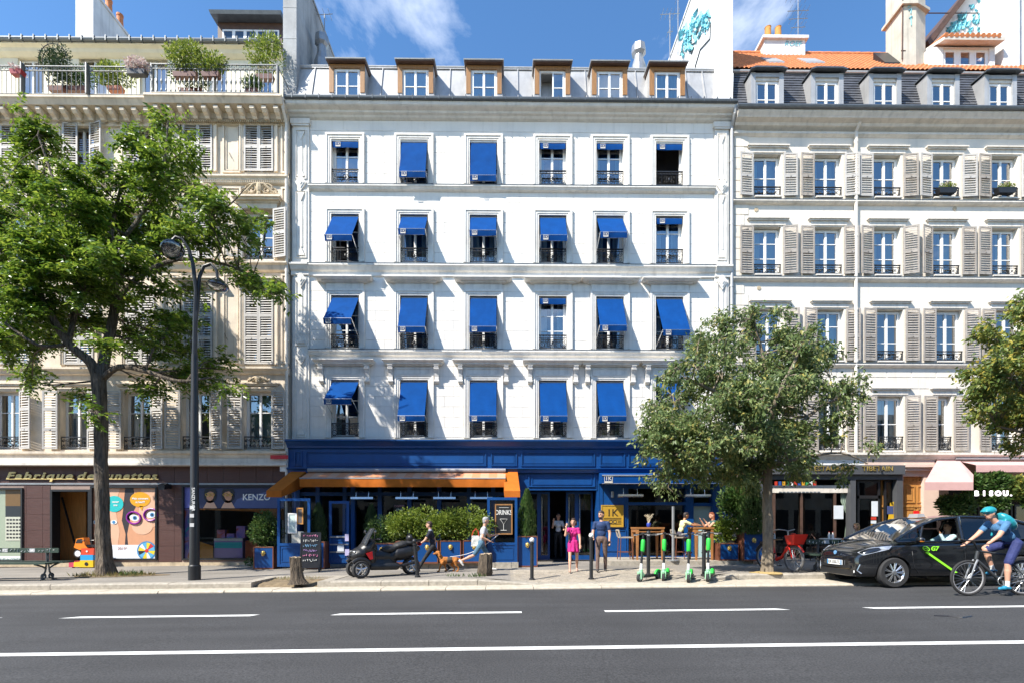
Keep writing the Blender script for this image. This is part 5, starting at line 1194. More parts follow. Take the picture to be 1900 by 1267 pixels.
for i in range(int((c - a - .1) / .2)): x = a + .35 + i * .2; s.tube([(x, yh - .34, zt + .14), (x, Yg, zt + .46)], .085, 6)
tag(s.build('roof_tiles', M['tile'], hs2), kind='stuff')
# ---- antennas
def antenna(px, qt, qb, Y, style, lb_):
    x = ax(px, Y); zt, zb_ = az(qt, Y), az(qb, Y); t = thing('television_antenna', lb_, 'antenna', (x, Y, zb_), group='roof antennas')
    h = zt - zb_; s = MB(); s.cyl((0, 0, 0), (0, 0, h), .022, 6); s.build('mast', M['steel'], t)
    s = MB()
    for zz, L, n in style:
        s.cyl((-L, 0, h * zz), (L, 0, h * zz + .05), .013, 5)
        for i in range(n): xx = -L + 2 * L * (i + .5) / n; s.cyl((xx, -.25, h * zz + .02), (xx, .25, h * zz + .02), .007, 4)
    s.build('antenna_arm', M['steel'], t)
antenna(1481, -12, 62, 21.2, ((.98, .5, 5), (.62, .45, 5), (.42, .4, 3), (.2, .3, 3)), 'tall multi-armed aerial on the chimney with two ochre pots')
antenna(602, 30, 78, 20.2, ((.95, .32, 3),), 'small cross-shaped aerial beside the steel vent on the hotel roof')
antenna(1243, 22, 112, 21.0, ((.97, .4, 5), (.6, .12, 2)), 'thin aerial by the graffiti wall, left of the two')
antenna(1258, -10, 100, 21.6, ((.95, .1, 2),), 'thin mast leaning by the graffiti wall, right of the two')
# ---- ground floor of the right building
z0_ = -.2; b = MB(); zt_ = 3.86
holes = [(hx(1410), hx(1674), z0_ + .3, az(872, YF)), (hx(1676), hx(1714), z0_ + .3, az(882, YF)), (hx(1760), RX1 - .5, z0_ + .3, az(880, YF))]
wall_holes(b, RX0, RX1, z0_, zt_, YF, .32, holes); b.build('ground_floor_wall', M['pinkw'], rb)
b = MB(); b.box(hx(1600), hx(1729), YF - .12, YF, az(872, YF), az(850, YF)); b.box(hx(1672), hx(1729), YF - .2, YF, az(866, YF), az(861, YF)); b.build('lintel', M['pinkw'], rb)
b = MB(); b.box(RX0 + .02, hx(1600) - .002, YF - .1, YF, az(872, YF), az(846, YF)); b.build('lintel', M['white'], rb)
# charcoal shop front
DG = M['dgrey']; DGf = pm('grey_fascia', (.075, .078, .085), .5, var=.1)
ysr = YF - .15
b = MB(); b.box(ax(1408, ysr), ax(1675, ysr), ysr - .12, YF, az(879, ysr), az(862, ysr)); fas = b.build('shop_sign', DGf, rb)
text('RESTAURANT   TIBETAIN', .24, M['gold'], (ax(1580, ysr - .14), ysr - .14, az(873, ysr)), fas, space=1.1, ext=.012)
s = MB(); s.cyl(at(1633, 864, ysr - .15), at(1637, 874, ysr - .5), .03, 8); s.build('spot_lamp', M['dgrey'], fas)
b = MB(); b.box(ax(1408, ysr), ax(1675, ysr), ysr, YF + .1, az(888, ysr), az(879.5, ysr))
for p0, p1 in ((1409, 1415), (1578, 1588), (1664, 1675)): b.box(ax(p0, ysr), ax(p1, ysr), ysr, YF + .1, .1, az(888, ysr))
b.build('shop_frame', DGf, rb)
b = MB(); b.box(ax(1415, YF), ax(1578, YF), YF, YF + .08, az(913, YF), az(899, YF)); b.build('transom', M['rtrim'], rb)
for p in (1437, 1488, 1550): s = MB(); s.box(ax(p, YF) - .04, ax(p, YF) + .04, YF + .01, YF + .1, .2, az(913, YF)); s.build('mullion', M['brown'], rb)
for p0, p1 in ((1438, 1487), (1489, 1549)):
    MB().quad((ax(p0, YF), YF + .05, .5), (ax(p1, YF), YF + .05, .5), (ax(p1, YF), YF + .05, az(913, YF)), (ax(p0, YF), YF + .05, az(913, YF))).build('pane', M['g3'], rb)
fl = [pc('flag_red', (.5, .04, .02)), pc('flag_blue', (.03, .08, .3)), pc('flag_amber', (.6, .3, .02)), pc('flag_green', (.05, .3, .1)), M['white']]
for i in range(11):
    p = 1440 + i * 7.2; s = MB(); q = at(p, 896, YF - .2); s.box(q.x - .05, q.x + .05, q.y, q.y + .004, q.z - .07, q.z + .07); s.build('bunting_flag', fl[i % 5], rb)
s = MB(); n = 14; vs = []
for i in range(n + 1):
    t = i / n
    for q, (pa, pb, py) in enumerate(((1556, 1577, 890), (1560, 1577, 930), (1571, 1577, 956), (1567, 1577, 990), (1565, 1577, 1030))):
        v = at(pa + (pb - pa) * t, py, YF + .12 + .03 * math.sin(i * 2.1)); vs.append(v)
s.add(vs, [(i * 5 + k, i * 5 + k + 1, (i + 1) * 5 + k + 1, (i + 1) * 5 + k) for i in range(n) for k in range(4)]); s.build('curtain', pm('pale_green_drape', (.42, .50, .42), .8, var=.1), rb, smooth=True)
def notice(p0, p1, q0, q1, mat, Y=YF - .02, nm='notice'):
    a, c = at(p0, q1, Y), at(p1, q0, Y); s = MB(); s.box(a.x, c.x, Y, Y + .006, a.z, c.z); return s.build(nm, mat, rb)
notice(1547, 1565, 937, 962, pc('paper', (.62, .66, .70)))
# shop door and timber carriage door
yd2 = YF + .05; s = MB(); a, c = ax(1589, yd2), ax(1663, yd2)
s.ring(a, ax(1632, yd2), .15, az(890, yd2), .08, yd2 - .04, yd2 + .04); s.box(a, ax(1632, yd2), yd2 - .04, yd2 + .04, az(924, yd2), az(918, yd2)); s.ring(ax(1640, yd2), c, .15, az(890, yd2), .07, yd2 - .03, yd2 + .03); d2 = s.build('door', M['black'], rb)
for p0, p1, q0, q1 in ((1593, 1629, 894, 917), (1593, 1629, 925, 1036), (1643, 1661, 894, 1036)):
    MB().quad((ax(p0, yd2), yd2, az(q1, yd2)), (ax(p1, yd2), yd2, az(q1, yd2)), (ax(p1, yd2), yd2, az(q0, yd2)), (ax(p0, yd2), yd2, az(q0, yd2))).build('pane', M['g3'], d2)
notice(1617, 1629, 929, 957, pc('paper', (0, 0, 0)), yd2 - .06)
for i, mt in enumerate((fl[0], pc('paper', (0, 0, 0)), fl[2], fl[1], pc('paper', (0, 0, 0)))): notice(1616, 1626, 958 + i * 7, 963.5 + i * 7, mt, yd2 - .06)
s = MB(); v = [at(p, q, yd2 - .06) for p, q in ((1645, 984), (1652, 932), (1664, 928), (1664, 978))]; s.yprism([(q.x, q.z) for q in v], yd2 - .06, yd2 - .055); s.build('notice', pc('amber_poster', (.62, .38, .02)), rb)
notice(1646, 1658, 938, 953, pc('navy_notice', (.05, .07, .18)), yd2 - .064)
yo = YF + .14; s = MB(); a, c = hx(1640), hx(1714); s.box(a, c, yo, yo + .06, .05, az(880, YF)); od = s.build('carriage_door', M['oak'], rb)
for q0, q1 in ((885, 893), (900, 932), (942, 978), (985, 1036)):
    for p0, p1 in ((1692, 1699), (1677, 1697), (1701, 1711)):
        if (p0 == 1692): continue
        s = MB(); aa, cc = ax(p0, yo), ax(p1, yo); s.ring(aa, cc, az(q1, yo), az(q0, yo), .04, yo - .03, yo); s.box(aa + .1, cc - .1, yo - .02, yo, az(q1, yo) + .1, az(q0, yo) - .1); s.build('door_panel', M['oak'], od)
s = MB(); s.box(a, c, yo - .04, yo, az(940, yo), az(936, yo)); s.build('door_rail', M['oak'], od)
b = MB(); b.box(RX0 + .3, RX1 - .3, YF + 2.4, YF + 2.5, 0, 3.8); b.box(RX0 + .3, RX1 - .3, YF + .35, YF + 2.4, 3.7, 3.78); b.box(hx(1683), hx(1688), YF + .34, YF + 2.4, 0, 3.7); b.box(hx(1738), hx(1743), YF + .34, YF + 2.4, 0, 3.7); b.build('room', M['dark'], rb)
# ---- pink awning and planted shop with illuminated letters
yb = YF - 1.35; s = MB(); A = [at(1731, 851, YF - .15), at(1731, 851, YF - .15)]
top0 = at(1733, 851, YF - .12); lo0, lo1 = at(1716, 893, yb), at(1806, 893, yb)
xl, xr = ax(1716, yb), RX1 - .5
zf = az(893, yb); zv = az(908, yb); ztp = az(851, YF - .12)
s.quad((xl, yb, zf), (ax(1806, yb), yb, zf), (hx(1757), YF - .1, ztp), (hx(1735), YF - .1, ztp)); s.add([(ax(1806, yb), yb, zf), (ax(1832, yb), yb + .5, zf + .3), (hx(1775), YF - .1, ztp), (hx(1757), YF - .1, ztp)], [(0, 1, 2, 3)]); s.quad((xl, yb, zv), (ax(1806, yb), yb, zv), (ax(1806, yb), yb, zf), (xl, yb, zf))
s.add([(xl, yb, zf), (xl, yb, zv), (hx(1735), YF - .1, zv + .1), (hx(1735), YF - .1, ztp)], [(0, 1, 2, 3)])
pk = s.build('shop_awning', M['pink'], rb)
yb2 = YF - .75; s = MB(); a = hx(1775); z1_, z2_ = az(861, yb2), az(874, yb2); s.quad((a, yb2, z1_), (xr, yb2, z1_), (xr, YF - .1, ztp - .05), (a, YF - .1, ztp - .05)); s.quad((a, yb2, z2_), (xr, yb2, z2_), (xr, yb2, z1_), (a, yb2, z1_)); s.build('valance', M['pink'], pk)
s = MB(); s.cyl((hx(1765), YF - .16, ztp + .03), (xr, YF - .16, ztp + .03), .05, 8); s.build('awning_bar', M['grey'], pk)
for p0, p1 in ((1768, 1812), (1816, 1880), (1884, 1950)):
    s = MB(); s.ring(hx(p0), hx(p1), .25, az(935, YF), .06, YF + .02, YF + .12, tb=.4); wn = s.build('shop_window', M['dgrey'], rb)
    MB().quad((hx(p0) + .06, YF + .07, .6), (hx(p1) - .06, YF + .07, .6), (hx(p1) - .06, YF + .07, az(935, YF) - .06), (hx(p0) + .06, YF + .07, az(935, YF) - .06)).build('pane', M['g3'], wn)
neon = emit('white_sign_letters', (.9, .82, .86), 1.2)
sg = thing('shop_sign', 'white lit letters BISOU. among leaves over the planted shop window', 'sign', at(1855, 925, YF - 1.05), world=True)
for ch_, p in zip('BISOU.', (1812, 1826, 1839, 1852, 1866, 1876)): text(ch_, .24, neon, at(p, 919, YF - 1.05), sg, name='letter', bold=.008, ext=.015)
# ================================================================== trees and planting
def leaf_mesh(name, pos, dr, nr, L, W, mat):
    pos, dr, nr = (np.asarray(q, dtype=np.float64) for q in (pos, dr, nr)); n = len(pos)
    dr /= np.linalg.norm(dr, axis=1)[:, None] + 1e-9; sd = np.cross(dr, nr); sd /= np.linalg.norm(sd, axis=1)[:, None] + 1e-9; nr = np.cross(sd, dr)
    L = np.asarray(L)[:, None]; W = np.asarray(W)[:, None]
    v = np.empty((n, 4, 3)); v[:, 0] = pos; v[:, 1] = pos + dr * L * .42 + sd * W * .5 + nr * W * .16; v[:, 2] = pos + dr * L - nr * L * .10; v[:, 3] = pos + dr * L * .42 - sd * W * .5 + nr * W * .16
    me = bpy.data.meshes.new(name); me.vertices.add(n * 4); me.vertices.foreach_set('co', v.reshape(-1))
    idx = np.arange(n)[:, None] * 4 + np.array([[0, 1, 2, 0, 2, 3]]); me.loops.add(n * 6); me.loops.foreach_set('vertex_index', idx.reshape(-1).astype(np.int32))
    me.polygons.add(n * 2); me.polygons.foreach_set('loop_start', np.arange(n * 2, dtype=np.int32) * 3); me.materials.append(mat); me.update(calc_edges=True); me.validate(); return me
def unit(rg): 
    v = rg.normal(size=3); return v / np.linalg.norm(v)
LM = dict(
 ail=leafmat('pinnate_leaf', [(0, (.038, .088, .010)), (.4, (.085, .165, .017)), (.8, (.15, .245, .028)), (1, (.26, .34, .05))], .34, .28),
 hack=leafmat('olive_leaf', [(0, (.065, .11, .035)), (.5, (.135, .195, .07)), (.9, (.24, .30, .12)), (.96, (.36, .34, .11)), (1, (.46, .40, .11))], .38, .4),
 hacky=leafmat('yellowing_leaf', [(0, (.075, .12, .03)), (.45, (.13, .19, .045)), (.75, (.22, .26, .06)), (1, (.50, .40, .07))], .35, .42),
 hedge=leafmat('privet_leaf', [(0, (.075, .13, .018)), (.5, (.15, .22, .03)), (1, (.28, .34, .06))], .36, .4),
 conif=leafmat('conifer_leaf', [(0, (.018, .045, .015)), (1, (.045, .08, .025))], .15, .6),
 shrub=leafmat('shrub_leaf', [(0, (.03, .075, .015)), (.6, (.06, .125, .03)), (1, (.12, .17, .05))], .3, .4),
 dry=leafmat('dry_grass', [(0, (.16, .13, .05)), (.5, (.30, .24, .10)), (1, (.12, .16, .04))], .3, .7),
 flower=leafmat('pale_flowers', [(0, (.5, .35, .34)), (1, (.66, .62, .55))], .2, .6),
)
def make_tree(label, base, trunk, limbs, clumps, dep, leafkind, seed, n_leaf, bark, Yc, name='street_tree'):
    """trunk / limbs: [(px,py,radius,dy)] measured on the photograph, dy = depth offset; clumps (px,py,r_px,weight)"""
    rg = np.random.default_rng(seed); t = thing(name, label, 'tree', base, world=True); s = F / Yc
    W_ = lambda p: Vector(at(p[0], p[1], Yc + (p[3] if len(p) > 3 else 0)))
    b = MB(); tp = [W_(p) for p in trunk]; rs = [p[2] for p in trunk]
    def smooth(pts, rr, k=4):
        o, q = [], []
        for i in range(len(pts) - 1):
            p0, p1, p2, p3 = pts[max(i - 1, 0)], pts[i], pts[i + 1], pts[min(i + 2, len(pts) - 1)]
            for j in range(k):
                u = j / k; o.append(.5 * ((2 * p1) + (p2 - p0) * u + (2 * p0 - 5 * p1 + 4 * p2 - p3) * u * u + (3 * p1 - p0 - 3 * p2 + p3) * u ** 3)); q.append(rr[i] + (rr[i + 1] - rr[i]) * u)
        o.append(pts[-1]); q.append(rr[-1]); return o, q
    o, q = smooth(tp, rs, 6); n0 = len(b.v); o, q = smooth(o, q, 3); b.tube(o, q, 40)
    for i in range(n0, len(b.v)):        # buttress and lumps
        v = Vector(b.v[i]); c = min(o, key=lambda z: (z - v).length); d = v - c; a = math.atan2(d.y, d.x); k = 1 + .07 * math.sin(a * 5 + v.z * 1.3) + .05 * math.sin(a * 3 - v.z * 3.1) + .04 * math.sin(v.z * 9 + a) + .05 * abs(math.sin(a * 8 + 1.2 * math.sin(v.z * 4.3) + .6 * math.sin(v.z * 11)))
        b.v[i] = tuple(c + d * k)
    nodes = [(p, r) for p, r in zip(o[len(o) // 2:], q[len(q) // 2:])]
    for lm in limbs:
        o2, q2 = smooth([W_(p) for p in lm], [p[2] for p in lm], 4); b.tube(o2, q2, 8); nodes += list(zip(o2, q2))
    trunk_b = b; bt = MB(); pos, dr, nr, Ls, Ws = [], [], [], [], []
    tot = sum(c[2] ** 2 * (c[3] if len(c) > 3 else 1) for c in clumps)
    for c in clumps:
        wt = c[3] if len(c) > 3 else 1; r = c[2] / s; kk = int(n_leaf * c[2] ** 2 * wt / tot); dy = (rg.uniform(-1, 1) * dep * max(.25, 1 - abs(c[2] - 40) / 90)) if len(c) < 5 else c[4]
        cc = W_((c[0], c[1], 0, dy)); best = min(nodes, key=lambda z: (z[0] - cc).length + (0 if z[0].z < cc.z + .3 else 1.2)); p0 = best[0]
        mid = (p0 + cc) / 2 + Vector((rg.uniform(-.15, .15), rg.uniform(-.15, .15), rg.uniform(-.05, .25))); r0 = min(best[1] * .6, .02 + .012 * (cc - p0).length)
        o2, q2 = smooth([p0, mid, cc], [r0, r0 * .7, .012], 3); bt.tube(o2, q2, 5)
        nt_ = max(5, int(10 * r / .6)); tw = []
        for i in range(nt_):
            d = unit(rg); d[2] = d[2] * .8 + .12; e = cc + Vector(d) * r * rg.uniform(.55, 1.05); st = o2[rg.integers(len(o2) // 2, len(o2))]
            m = (st + e) / 2 + Vector((0, 0, .08 * r)); bt.tube([st, m, e], [.011, .008, .004], 4, cap=False); tw.append((st, m, e))
        if leafkind == 'ail':
            for i in range(kk):
                st, m, e = tw[rg.integers(len(tw))]; u = rg.uniform(.15, 1.0) ** .7
                pt = (st * (1 - u) ** 2 + m * 2 * u * (1 - u) + e * u * u) + Vector(rg.normal(size=3) * .05)
                d = np.array((e - st).normalized()) * .5 + unit(rg) * .9; d[2] = d[2] * .55 + .12; d /= np.linalg.norm(d); Lr = rg.uniform(.30, .48); npair = rg.integers(4, 7)
                for k in range(npair):
                    f = (k + .8) / npair; dd = d + np.array([0, 0, -.35 * f]); x = np.array(pt) + d * Lr * f + np.array([0, 0, -.2 * Lr * f * f])
                    sd = np.cross(dd, [0, 0, 1]); sd /= np.linalg.norm(sd) + 1e-6
                    for sg in (-1, 1):
                        pos.append(x); dr.append(sd * sg + dd * .45 + np.array([0, 0, -.2]) + rg.normal(size=3) * .2); nr.append(np.array([-.25, -.35, .8]) + rg.normal(size=3) * .42); Ls.append(rg.uniform(.11, .165)); Ws.append(rg.uniform(.06, .085))
        else:
            for i in range(kk):
                st, m, e = tw[rg.integers(len(tw))]; u = rg.uniform(.1, 1.0) ** .6
                pt = np.array(st * (1 - u) ** 2 + m * 2 * u * (1 - u) + e * u * u) + rg.normal(size=3) * .075
                d = np.array((e - st).normalized()) * .5 + unit(rg) * .8 + np.array([0, 0, -.55]); pos.append(pt); dr.append(d); nr.append(unit(rg) * .8 + np.array([-.2, -.3, .7])); l = rg.uniform(.085, .14); Ls.append(l); Ws.append(l * rg.uniform(.42, .55))
    trunk_b.build('trunk', bark, t, smooth=True); bt.build('branches', bark, t, smooth=True)['kind'] = 'stuff'
    o = obj('crown', leaf_mesh('crown', pos, dr, nr, Ls, Ws, LM[leafkind]), t); return t
B1 = G(197, 1068); Y1 = B1.y
make_tree('big leafy tree with furrowed grey trunk standing before the brown tiled spectacle shop', B1,
  [(197, 1073, .30), (196, 1060, .235), (194, 1030, .18), (191, 960, .155), (188, 880, .148), (187, 800, .148), (185, 730, .155), (184, 695, .165)],
  [[(182, 705, .14), (168, 672, .13, -.1), (132, 642, .11, -.3), (98, 592, .09, -.5), (62, 520, .06, -.6), (28, 440, .03, -.7)],
   [(188, 700, .15), (197, 650, .13, .1), (210, 590, .115, .2), (214, 530, .09, .1), (204, 470, .075, 0), (212, 400, .05, .1), (235, 310, .025, .1)],
   [(192, 700, .09), (222, 680, .075, -.3), (270, 688, .06, -.5), (330, 706, .04, -.6), (392, 700, .02, -.7)],
   [(212, 560, .08, .1), (262, 512, .065, -.1), (330, 482, .05, -.2), (420, 492, .035, -.2), (505, 535, .015, -.3)],
   [(126, 640, .07, -.3), (142, 560, .065, .2), (146, 470, .055, .4), (112, 370, .04, .4), (70, 250, .02, .3)],
   [(206, 470, .055), (268, 392, .05, -.3), (302, 310, .035, -.3), (312, 225, .015, -.3)], [(262, 505, .04, -.1), (340, 430, .035, .3), (420, 385, .025, .4), (455, 350, .012, .4)], [(120, 640, .05, -.3), (70, 640, .04, -.9), (10, 600, .03, -1.1)]],
  [(60, 232, 26), (70, 262, 30), (92, 285, 34), (38, 275, 26), (20, 330, 44), (90, 345, 46), (150, 330, 34), (185, 318, 26), (60, 400, 60), (130, 400, 55), (-10, 420, 55), (200, 395, 46), (245, 350, 40), (250, 290, 26), (268, 262, 22), (308, 232, 20), (312, 258, 24), (330, 290, 30), (300, 305, 32), (345, 250, 14),
   (290, 365, 42), (345, 345, 34), (370, 370, 32), (390, 395, 30), (405, 430, 24), (310, 420, 46), (240, 430, 60), (160, 460, 66), (70, 475, 66), (-10, 500, 60), (10, 570, 56), (80, 560, 66), (150, 540, 66), (225, 510, 60), (290, 480, 44), (340, 450, 34), (375, 440, 26), (440, 430, 22), (470, 420, 24), (495, 412, 14), (445, 450, 18),
   (455, 520, 26), (480, 530, 24), (505, 548, 22), (520, 560, 14), (440, 505, 20), (345, 540, 22, .8), (325, 545, 20, .8), (300, 600, 34), (330, 605, 28), (355, 590, 20), (315, 640, 34), (280, 650, 26), (345, 655, 24), (400, 670, 22), (415, 685, 14), (390, 705, 26), (420, 722, 16), (350, 712, 30), (310, 700, 26), (270, 715, 24), (285, 730, 20), (240, 620, 34), (160, 610, 46), (90, 625, 46), (200, 640, 30, .7),
   (20, 650, 40), (-20, 630, 40), (45, 690, 24), (60, 705, 20), (80, 715, 12), (150, 735, 20), (165, 755, 16), (170, 770, 10), (40, 590, 46), (120, 480, 50), (200, 560, 50), (-40, 560, 50), (-60, 480, 50)],
  1.9, 'ail', 5, 5900, M['bark'], Y1)
B2 = G(1423, 1062); Y2 = B2.y
rs_ = random.Random(12)
def crown_clumps(cx_, cy_, poly_r, n, rr, seed):
    r = random.Random(seed); out = []
    for i in range(n):
        a = r.uniform(0, 2 * math.pi); k = math.sqrt(r.uniform(0, 1)); ii = (a / (2 * math.pi)) * len(poly_r); j = int(ii); f = ii - j; R_ = poly_r[j % len(poly_r)] * (1 - f) + poly_r[(j + 1) % len(poly_r)] * f
        q = r.uniform(*rr); k2 = max(0, k * R_ - q * .5); out.append((cx_ + k2 * math.cos(a), cy_ - k2 * math.sin(a), q, 1, r.uniform(-1, 1) * 2.2 * math.sqrt(max(0, 1 - k * k)) + .0))
    return out
lim2 = [[(1423, 850, .085), (1395, 790, .065, -.3), (1340, 735, .045, -.6), (1270, 700, .02, -.8)], [(1424, 850, .09), (1430, 760, .07, .2), (1420, 680, .05, .3), (1400, 600, .02, .2)], [(1425, 855, .08), (1470, 800, .06, .3), (1530, 750, .04, .5), (1590, 730, .02, .6)], [(1423, 870, .06), (1370, 850, .05, .4), (1290, 830, .035, .5), (1215, 840, .02, .4)], [(1424, 870, .06), (1480, 850, .04, -.5), (1560, 840, .025, -.7), (1610, 860, .012, -.7)], [(1424, 820, .06), (1440, 740, .05, -.7), (1480, 660, .03, -.9), (1500, 600, .015, -.9)]]
make_tree('slim street tree with dense round olive crown before the blue bar front', B2, [(1423, 1067, .17), (1424, 1050, .135), (1425, 990, .115), (1424, 920, .105), (1424, 860, .10)], lim2,
  crown_clumps(1402, 755, [195, 195, 175, 170, 170, 195, 200, 205, 225, 225, 200, 175, 140, 140, 150, 170], 96, (28, 54), 31) + [(1220, 895, 26, 1, .2), (1240, 905, 22, 1, .1), (1195, 850, 24, 1, .2), (1265, 880, 30, 1, 0), (1330, 590, 22, 1, 0), (1395, 585, 22, 1, 0), (1450, 585, 24, 1, 0), (1600, 730, 22, 1, 0), (1615, 830, 20, 1, .2), (1480, 880, 30, 1, .3), (1550, 885, 24, 1, .2), (1380, 900, 26, 1, .2), (1310, 890, 28, 1, 0), (1595, 700, 16, 1, .2)],
  2.2, 'hack', 6, 42000, M['barks'], Y2)
B3 = G(1975, 1060); Y3 = B3.y
make_tree('yellowing street tree cut by the right edge of the picture', B3, [(1975, 1065, .17), (1975, 980, .13), (1974, 900, .12), (1974, 840, .115)], [[(1974, 840, .08), (1930, 760, .06, .2), (1870, 690, .03, .3)], [(1974, 840, .08), (1990, 740, .06, 0), (1960, 620, .03, -.2)], [(1974, 850, .07), (2040, 780, .05), (2100, 700, .02)], [(1974, 850, .05), (1920, 810, .035, -.4), (1850, 790, .02, -.5)]],
  crown_clumps(1970, 705, [185, 190, 185, 180, 175, 180, 165, 180, 192, 185, 150, 135, 130, 140, 160, 175], 62, (26, 50), 33) + [(1800, 690, 22, 1, 0), (1815, 770, 24, 1, .2), (1880, 835, 24, 1, .2), (1890, 560, 24, 1, .1)], 2.2, 'hacky', 8, 32000, M['barks'], Y3)
def bush_mesh(rx, ry, rz, n, kind, lf, seed, fill=.35, up=.3):
    rg = np.random.default_rng(seed); pos, dr, nr, Ls = [], [], [], []
    lob = [(unit(rg) * np.array([rx, ry, rz]) * .55, rg.uniform(.4, .62)) for _ in range(9)]
    for i in range(n):
        if rg.random() < .75: c, q = lob[rg.integers(len(lob))]; u = unit(rg); p = c + u * np.array([rx, ry, rz]) * q * rg.uniform(fill, 1) ** .4
        else: u = unit(rg); p = u * np.array([rx, ry, rz]) * rg.uniform(.3, .95)
        pos.append(p + np.array([0, 0, rz])); dr.append(u + unit(rg) * .7 + np.array([0, 0, up])); nr.append(u + unit(rg) * .7 + np.array([0, 0, .3])); Ls.append(lf * rg.uniform(.7, 1.3))
    Ls = np.array(Ls); return leaf_mesh('foliage', pos, dr, nr, Ls, Ls * .5, LM[kind])
def cone_mesh(r, h, n, kind, seed, lf=.07):
    rg = np.random.default_rng(seed); pos, dr, nr, Ls = [], [], [], []
    for i in range(n):
        z = h * rg.uniform(0, 1) ** 1.1; k = z / h; rad = r * (1.0 if k < .3 else (1 - ((k - .3) / .7) ** 2.2)) * (.86 + .14 * math.sin(k * 23 + 4 * math.sin(i))) + .03; a = rg.uniform(0, 6.283); q = rg.uniform(.45, 1) ** .5
        pos.append([rad * q * math.cos(a), rad * q * math.sin(a), z]); dr.append([.35 * math.cos(a), .35 * math.sin(a), 1.0]); nr.append([math.cos(a), math.sin(a), .2]); Ls.append(lf * rg.uniform(.8, 1.6))
    Ls = np.array(Ls); return leaf_mesh('foliage', pos, dr, nr, Ls, Ls * .38, LM[kind])
def weeds(name, c, rx, ry, n, kind, seed, h=.14):
    rg = np.random.default_rng(seed); pos, dr, nr, Ls = [], [], [], []
    for i in range(n):
        a, q = rg.uniform(0, 6.283), math.sqrt(rg.random()); x, y = c[0] + rx * q * math.cos(a), c[1] + ry * q * math.sin(a)
        pos.append([x, y, pave_z(x, y) + .015]); dr.append([rg.normal() * .5, rg.normal() * .5, 1]); nr.append(unit(rg)); Ls.append(h * rg.uniform(.4, 1.3))
    Ls = np.array(Ls); o = obj(name, leaf_mesh(name, pos, dr, nr, Ls, Ls * .14, LM[kind])); return tag(o, kind='stuff')
tag(blob_patch('soil', B1.x + .25, B1.y + .1, 1.15, .55, .006, M['soil'], 4), kind='structure')
weeds('dry_grass', (B1.x + .3, B1.y - .15), 1.1, .4, 420, 'dry', 3); weeds('weeds', (B1.x + .75, B1.y - .1), .3, .2, 120, 'shrub', 5, .16)
tag(blob_patch('soil', B2.x, B2.y, .42, .4, .006, pm('straw_soil', (.42, .30, .12), 1, var=.3, scale=12, bump=.6), 6), kind='structure')
weeds('dry_grass', (-5.1, 12.6), .6, .45, 150, 'dry', 9, .08)
# ================================================================== people and animals
def blend_mesh(name, prims, mats, vox=.011, smooth=6, rounds=True):
    """one continuous skin over tapered capsules and ellipsoids; every face takes the material of its nearest form"""
    b = MB()
    for p in prims:
        if p[0] == 'c':
            p0, r0, p1, r1 = Vector(p[1]), p[2], Vector(p[3]), p[4]; d = p1 - p0; L = max(d.length, 1e-4); d /= L; pts, rs = [], []
            for k in range(5): a = math.pi / 2 * (k + .35) / 5; pts.append(p0 - d * r0 * math.cos(a)); rs.append(r0 * math.sin(a))
            pts += [p0, p1]; rs += [r0, r1]
            for k in range(4, -1, -1): a = math.pi / 2 * (k + .35) / 5; pts.append(p1 + d * r1 * math.cos(a)); rs.append(r1 * math.sin(a))
            b.tube(pts, rs, 10)
        else:
            c, r, e = p[1], p[2], p[3]; n0 = len(b.v); b.ball((0, 0, 0), r, 12, 8); b.xf(Matrix.Translation(c) @ Matrix.Rotation(e[2], 4, 'Z') @ Matrix.Rotation(e[1], 4, 'Y') @ Matrix.Rotation(e[0], 4, 'X'), n0)
    me = bpy.data.meshes.new(name); me.from_pydata(b.v, [], b.f); bm = bmesh.new(); bm.from_mesh(me); bmesh.ops.remove_doubles(bm, verts=bm.verts, dist=1e-5); bmesh.ops.recalc_face_normals(bm, faces=bm.faces); bm.to_mesh(me); bm.free()
    o = bpy.data.objects.new('tmp', me); COL.objects.link(o); m = o.modifiers.new('r', 'REMESH'); m.mode = 'VOXEL'; m.voxel_size = vox; m.adaptivity = 0
    if smooth: q = o.modifiers.new('s', 'SMOOTH'); q.iterations = smooth; q.factor = .5
    bpy.context.view_layer.update(); dg = bpy.context.evaluated_depsgraph_get(); out = bpy.data.meshes.new_from_object(o.evaluated_get(dg)); out.name = name
    bpy.data.objects.remove(o); bpy.data.meshes.remove(me)
    n = len(out.polygons); cen = np.empty(n * 3); out.polygons.foreach_get('center', cen); cen = cen.reshape(-1, 3); best = np.full(n, 1e9); mi = np.zeros(n, dtype=np.int32)
    for p in prims:
        if p[0] == 'c':
            a, c_ = np.array(p[1], float), np.array(p[3], float); d = c_ - a; t = np.clip(((cen - a) @ d) / (d @ d + 1e-9), 0, 1); ds = np.linalg.norm(cen - a - t[:, None] * d, axis=1) - (p[2] + (p[4] - p[2]) * t)
        else:
            e = p[3]; Rm = np.array((Matrix.Rotation(e[2], 3, 'Z') @ Matrix.Rotation(e[1], 3, 'Y') @ Matrix.Rotation(e[0], 3, 'X'))); q = (cen - np.array(p[1])) @ Rm; r = np.array(p[2]); k = np.linalg.norm(q / r, axis=1); ds = (k - 1) * r.min()
        u = ds < best; best[u] = ds[u]; mi[u] = p[5 if p[0] == 'c' else 4]
    out.materials.clear(); [out.materials.append(q) for q in mats]; out.polygons.foreach_set('material_index', mi); out.shade_smooth(); out.update(); return out
def V(*a): return Vector(a)
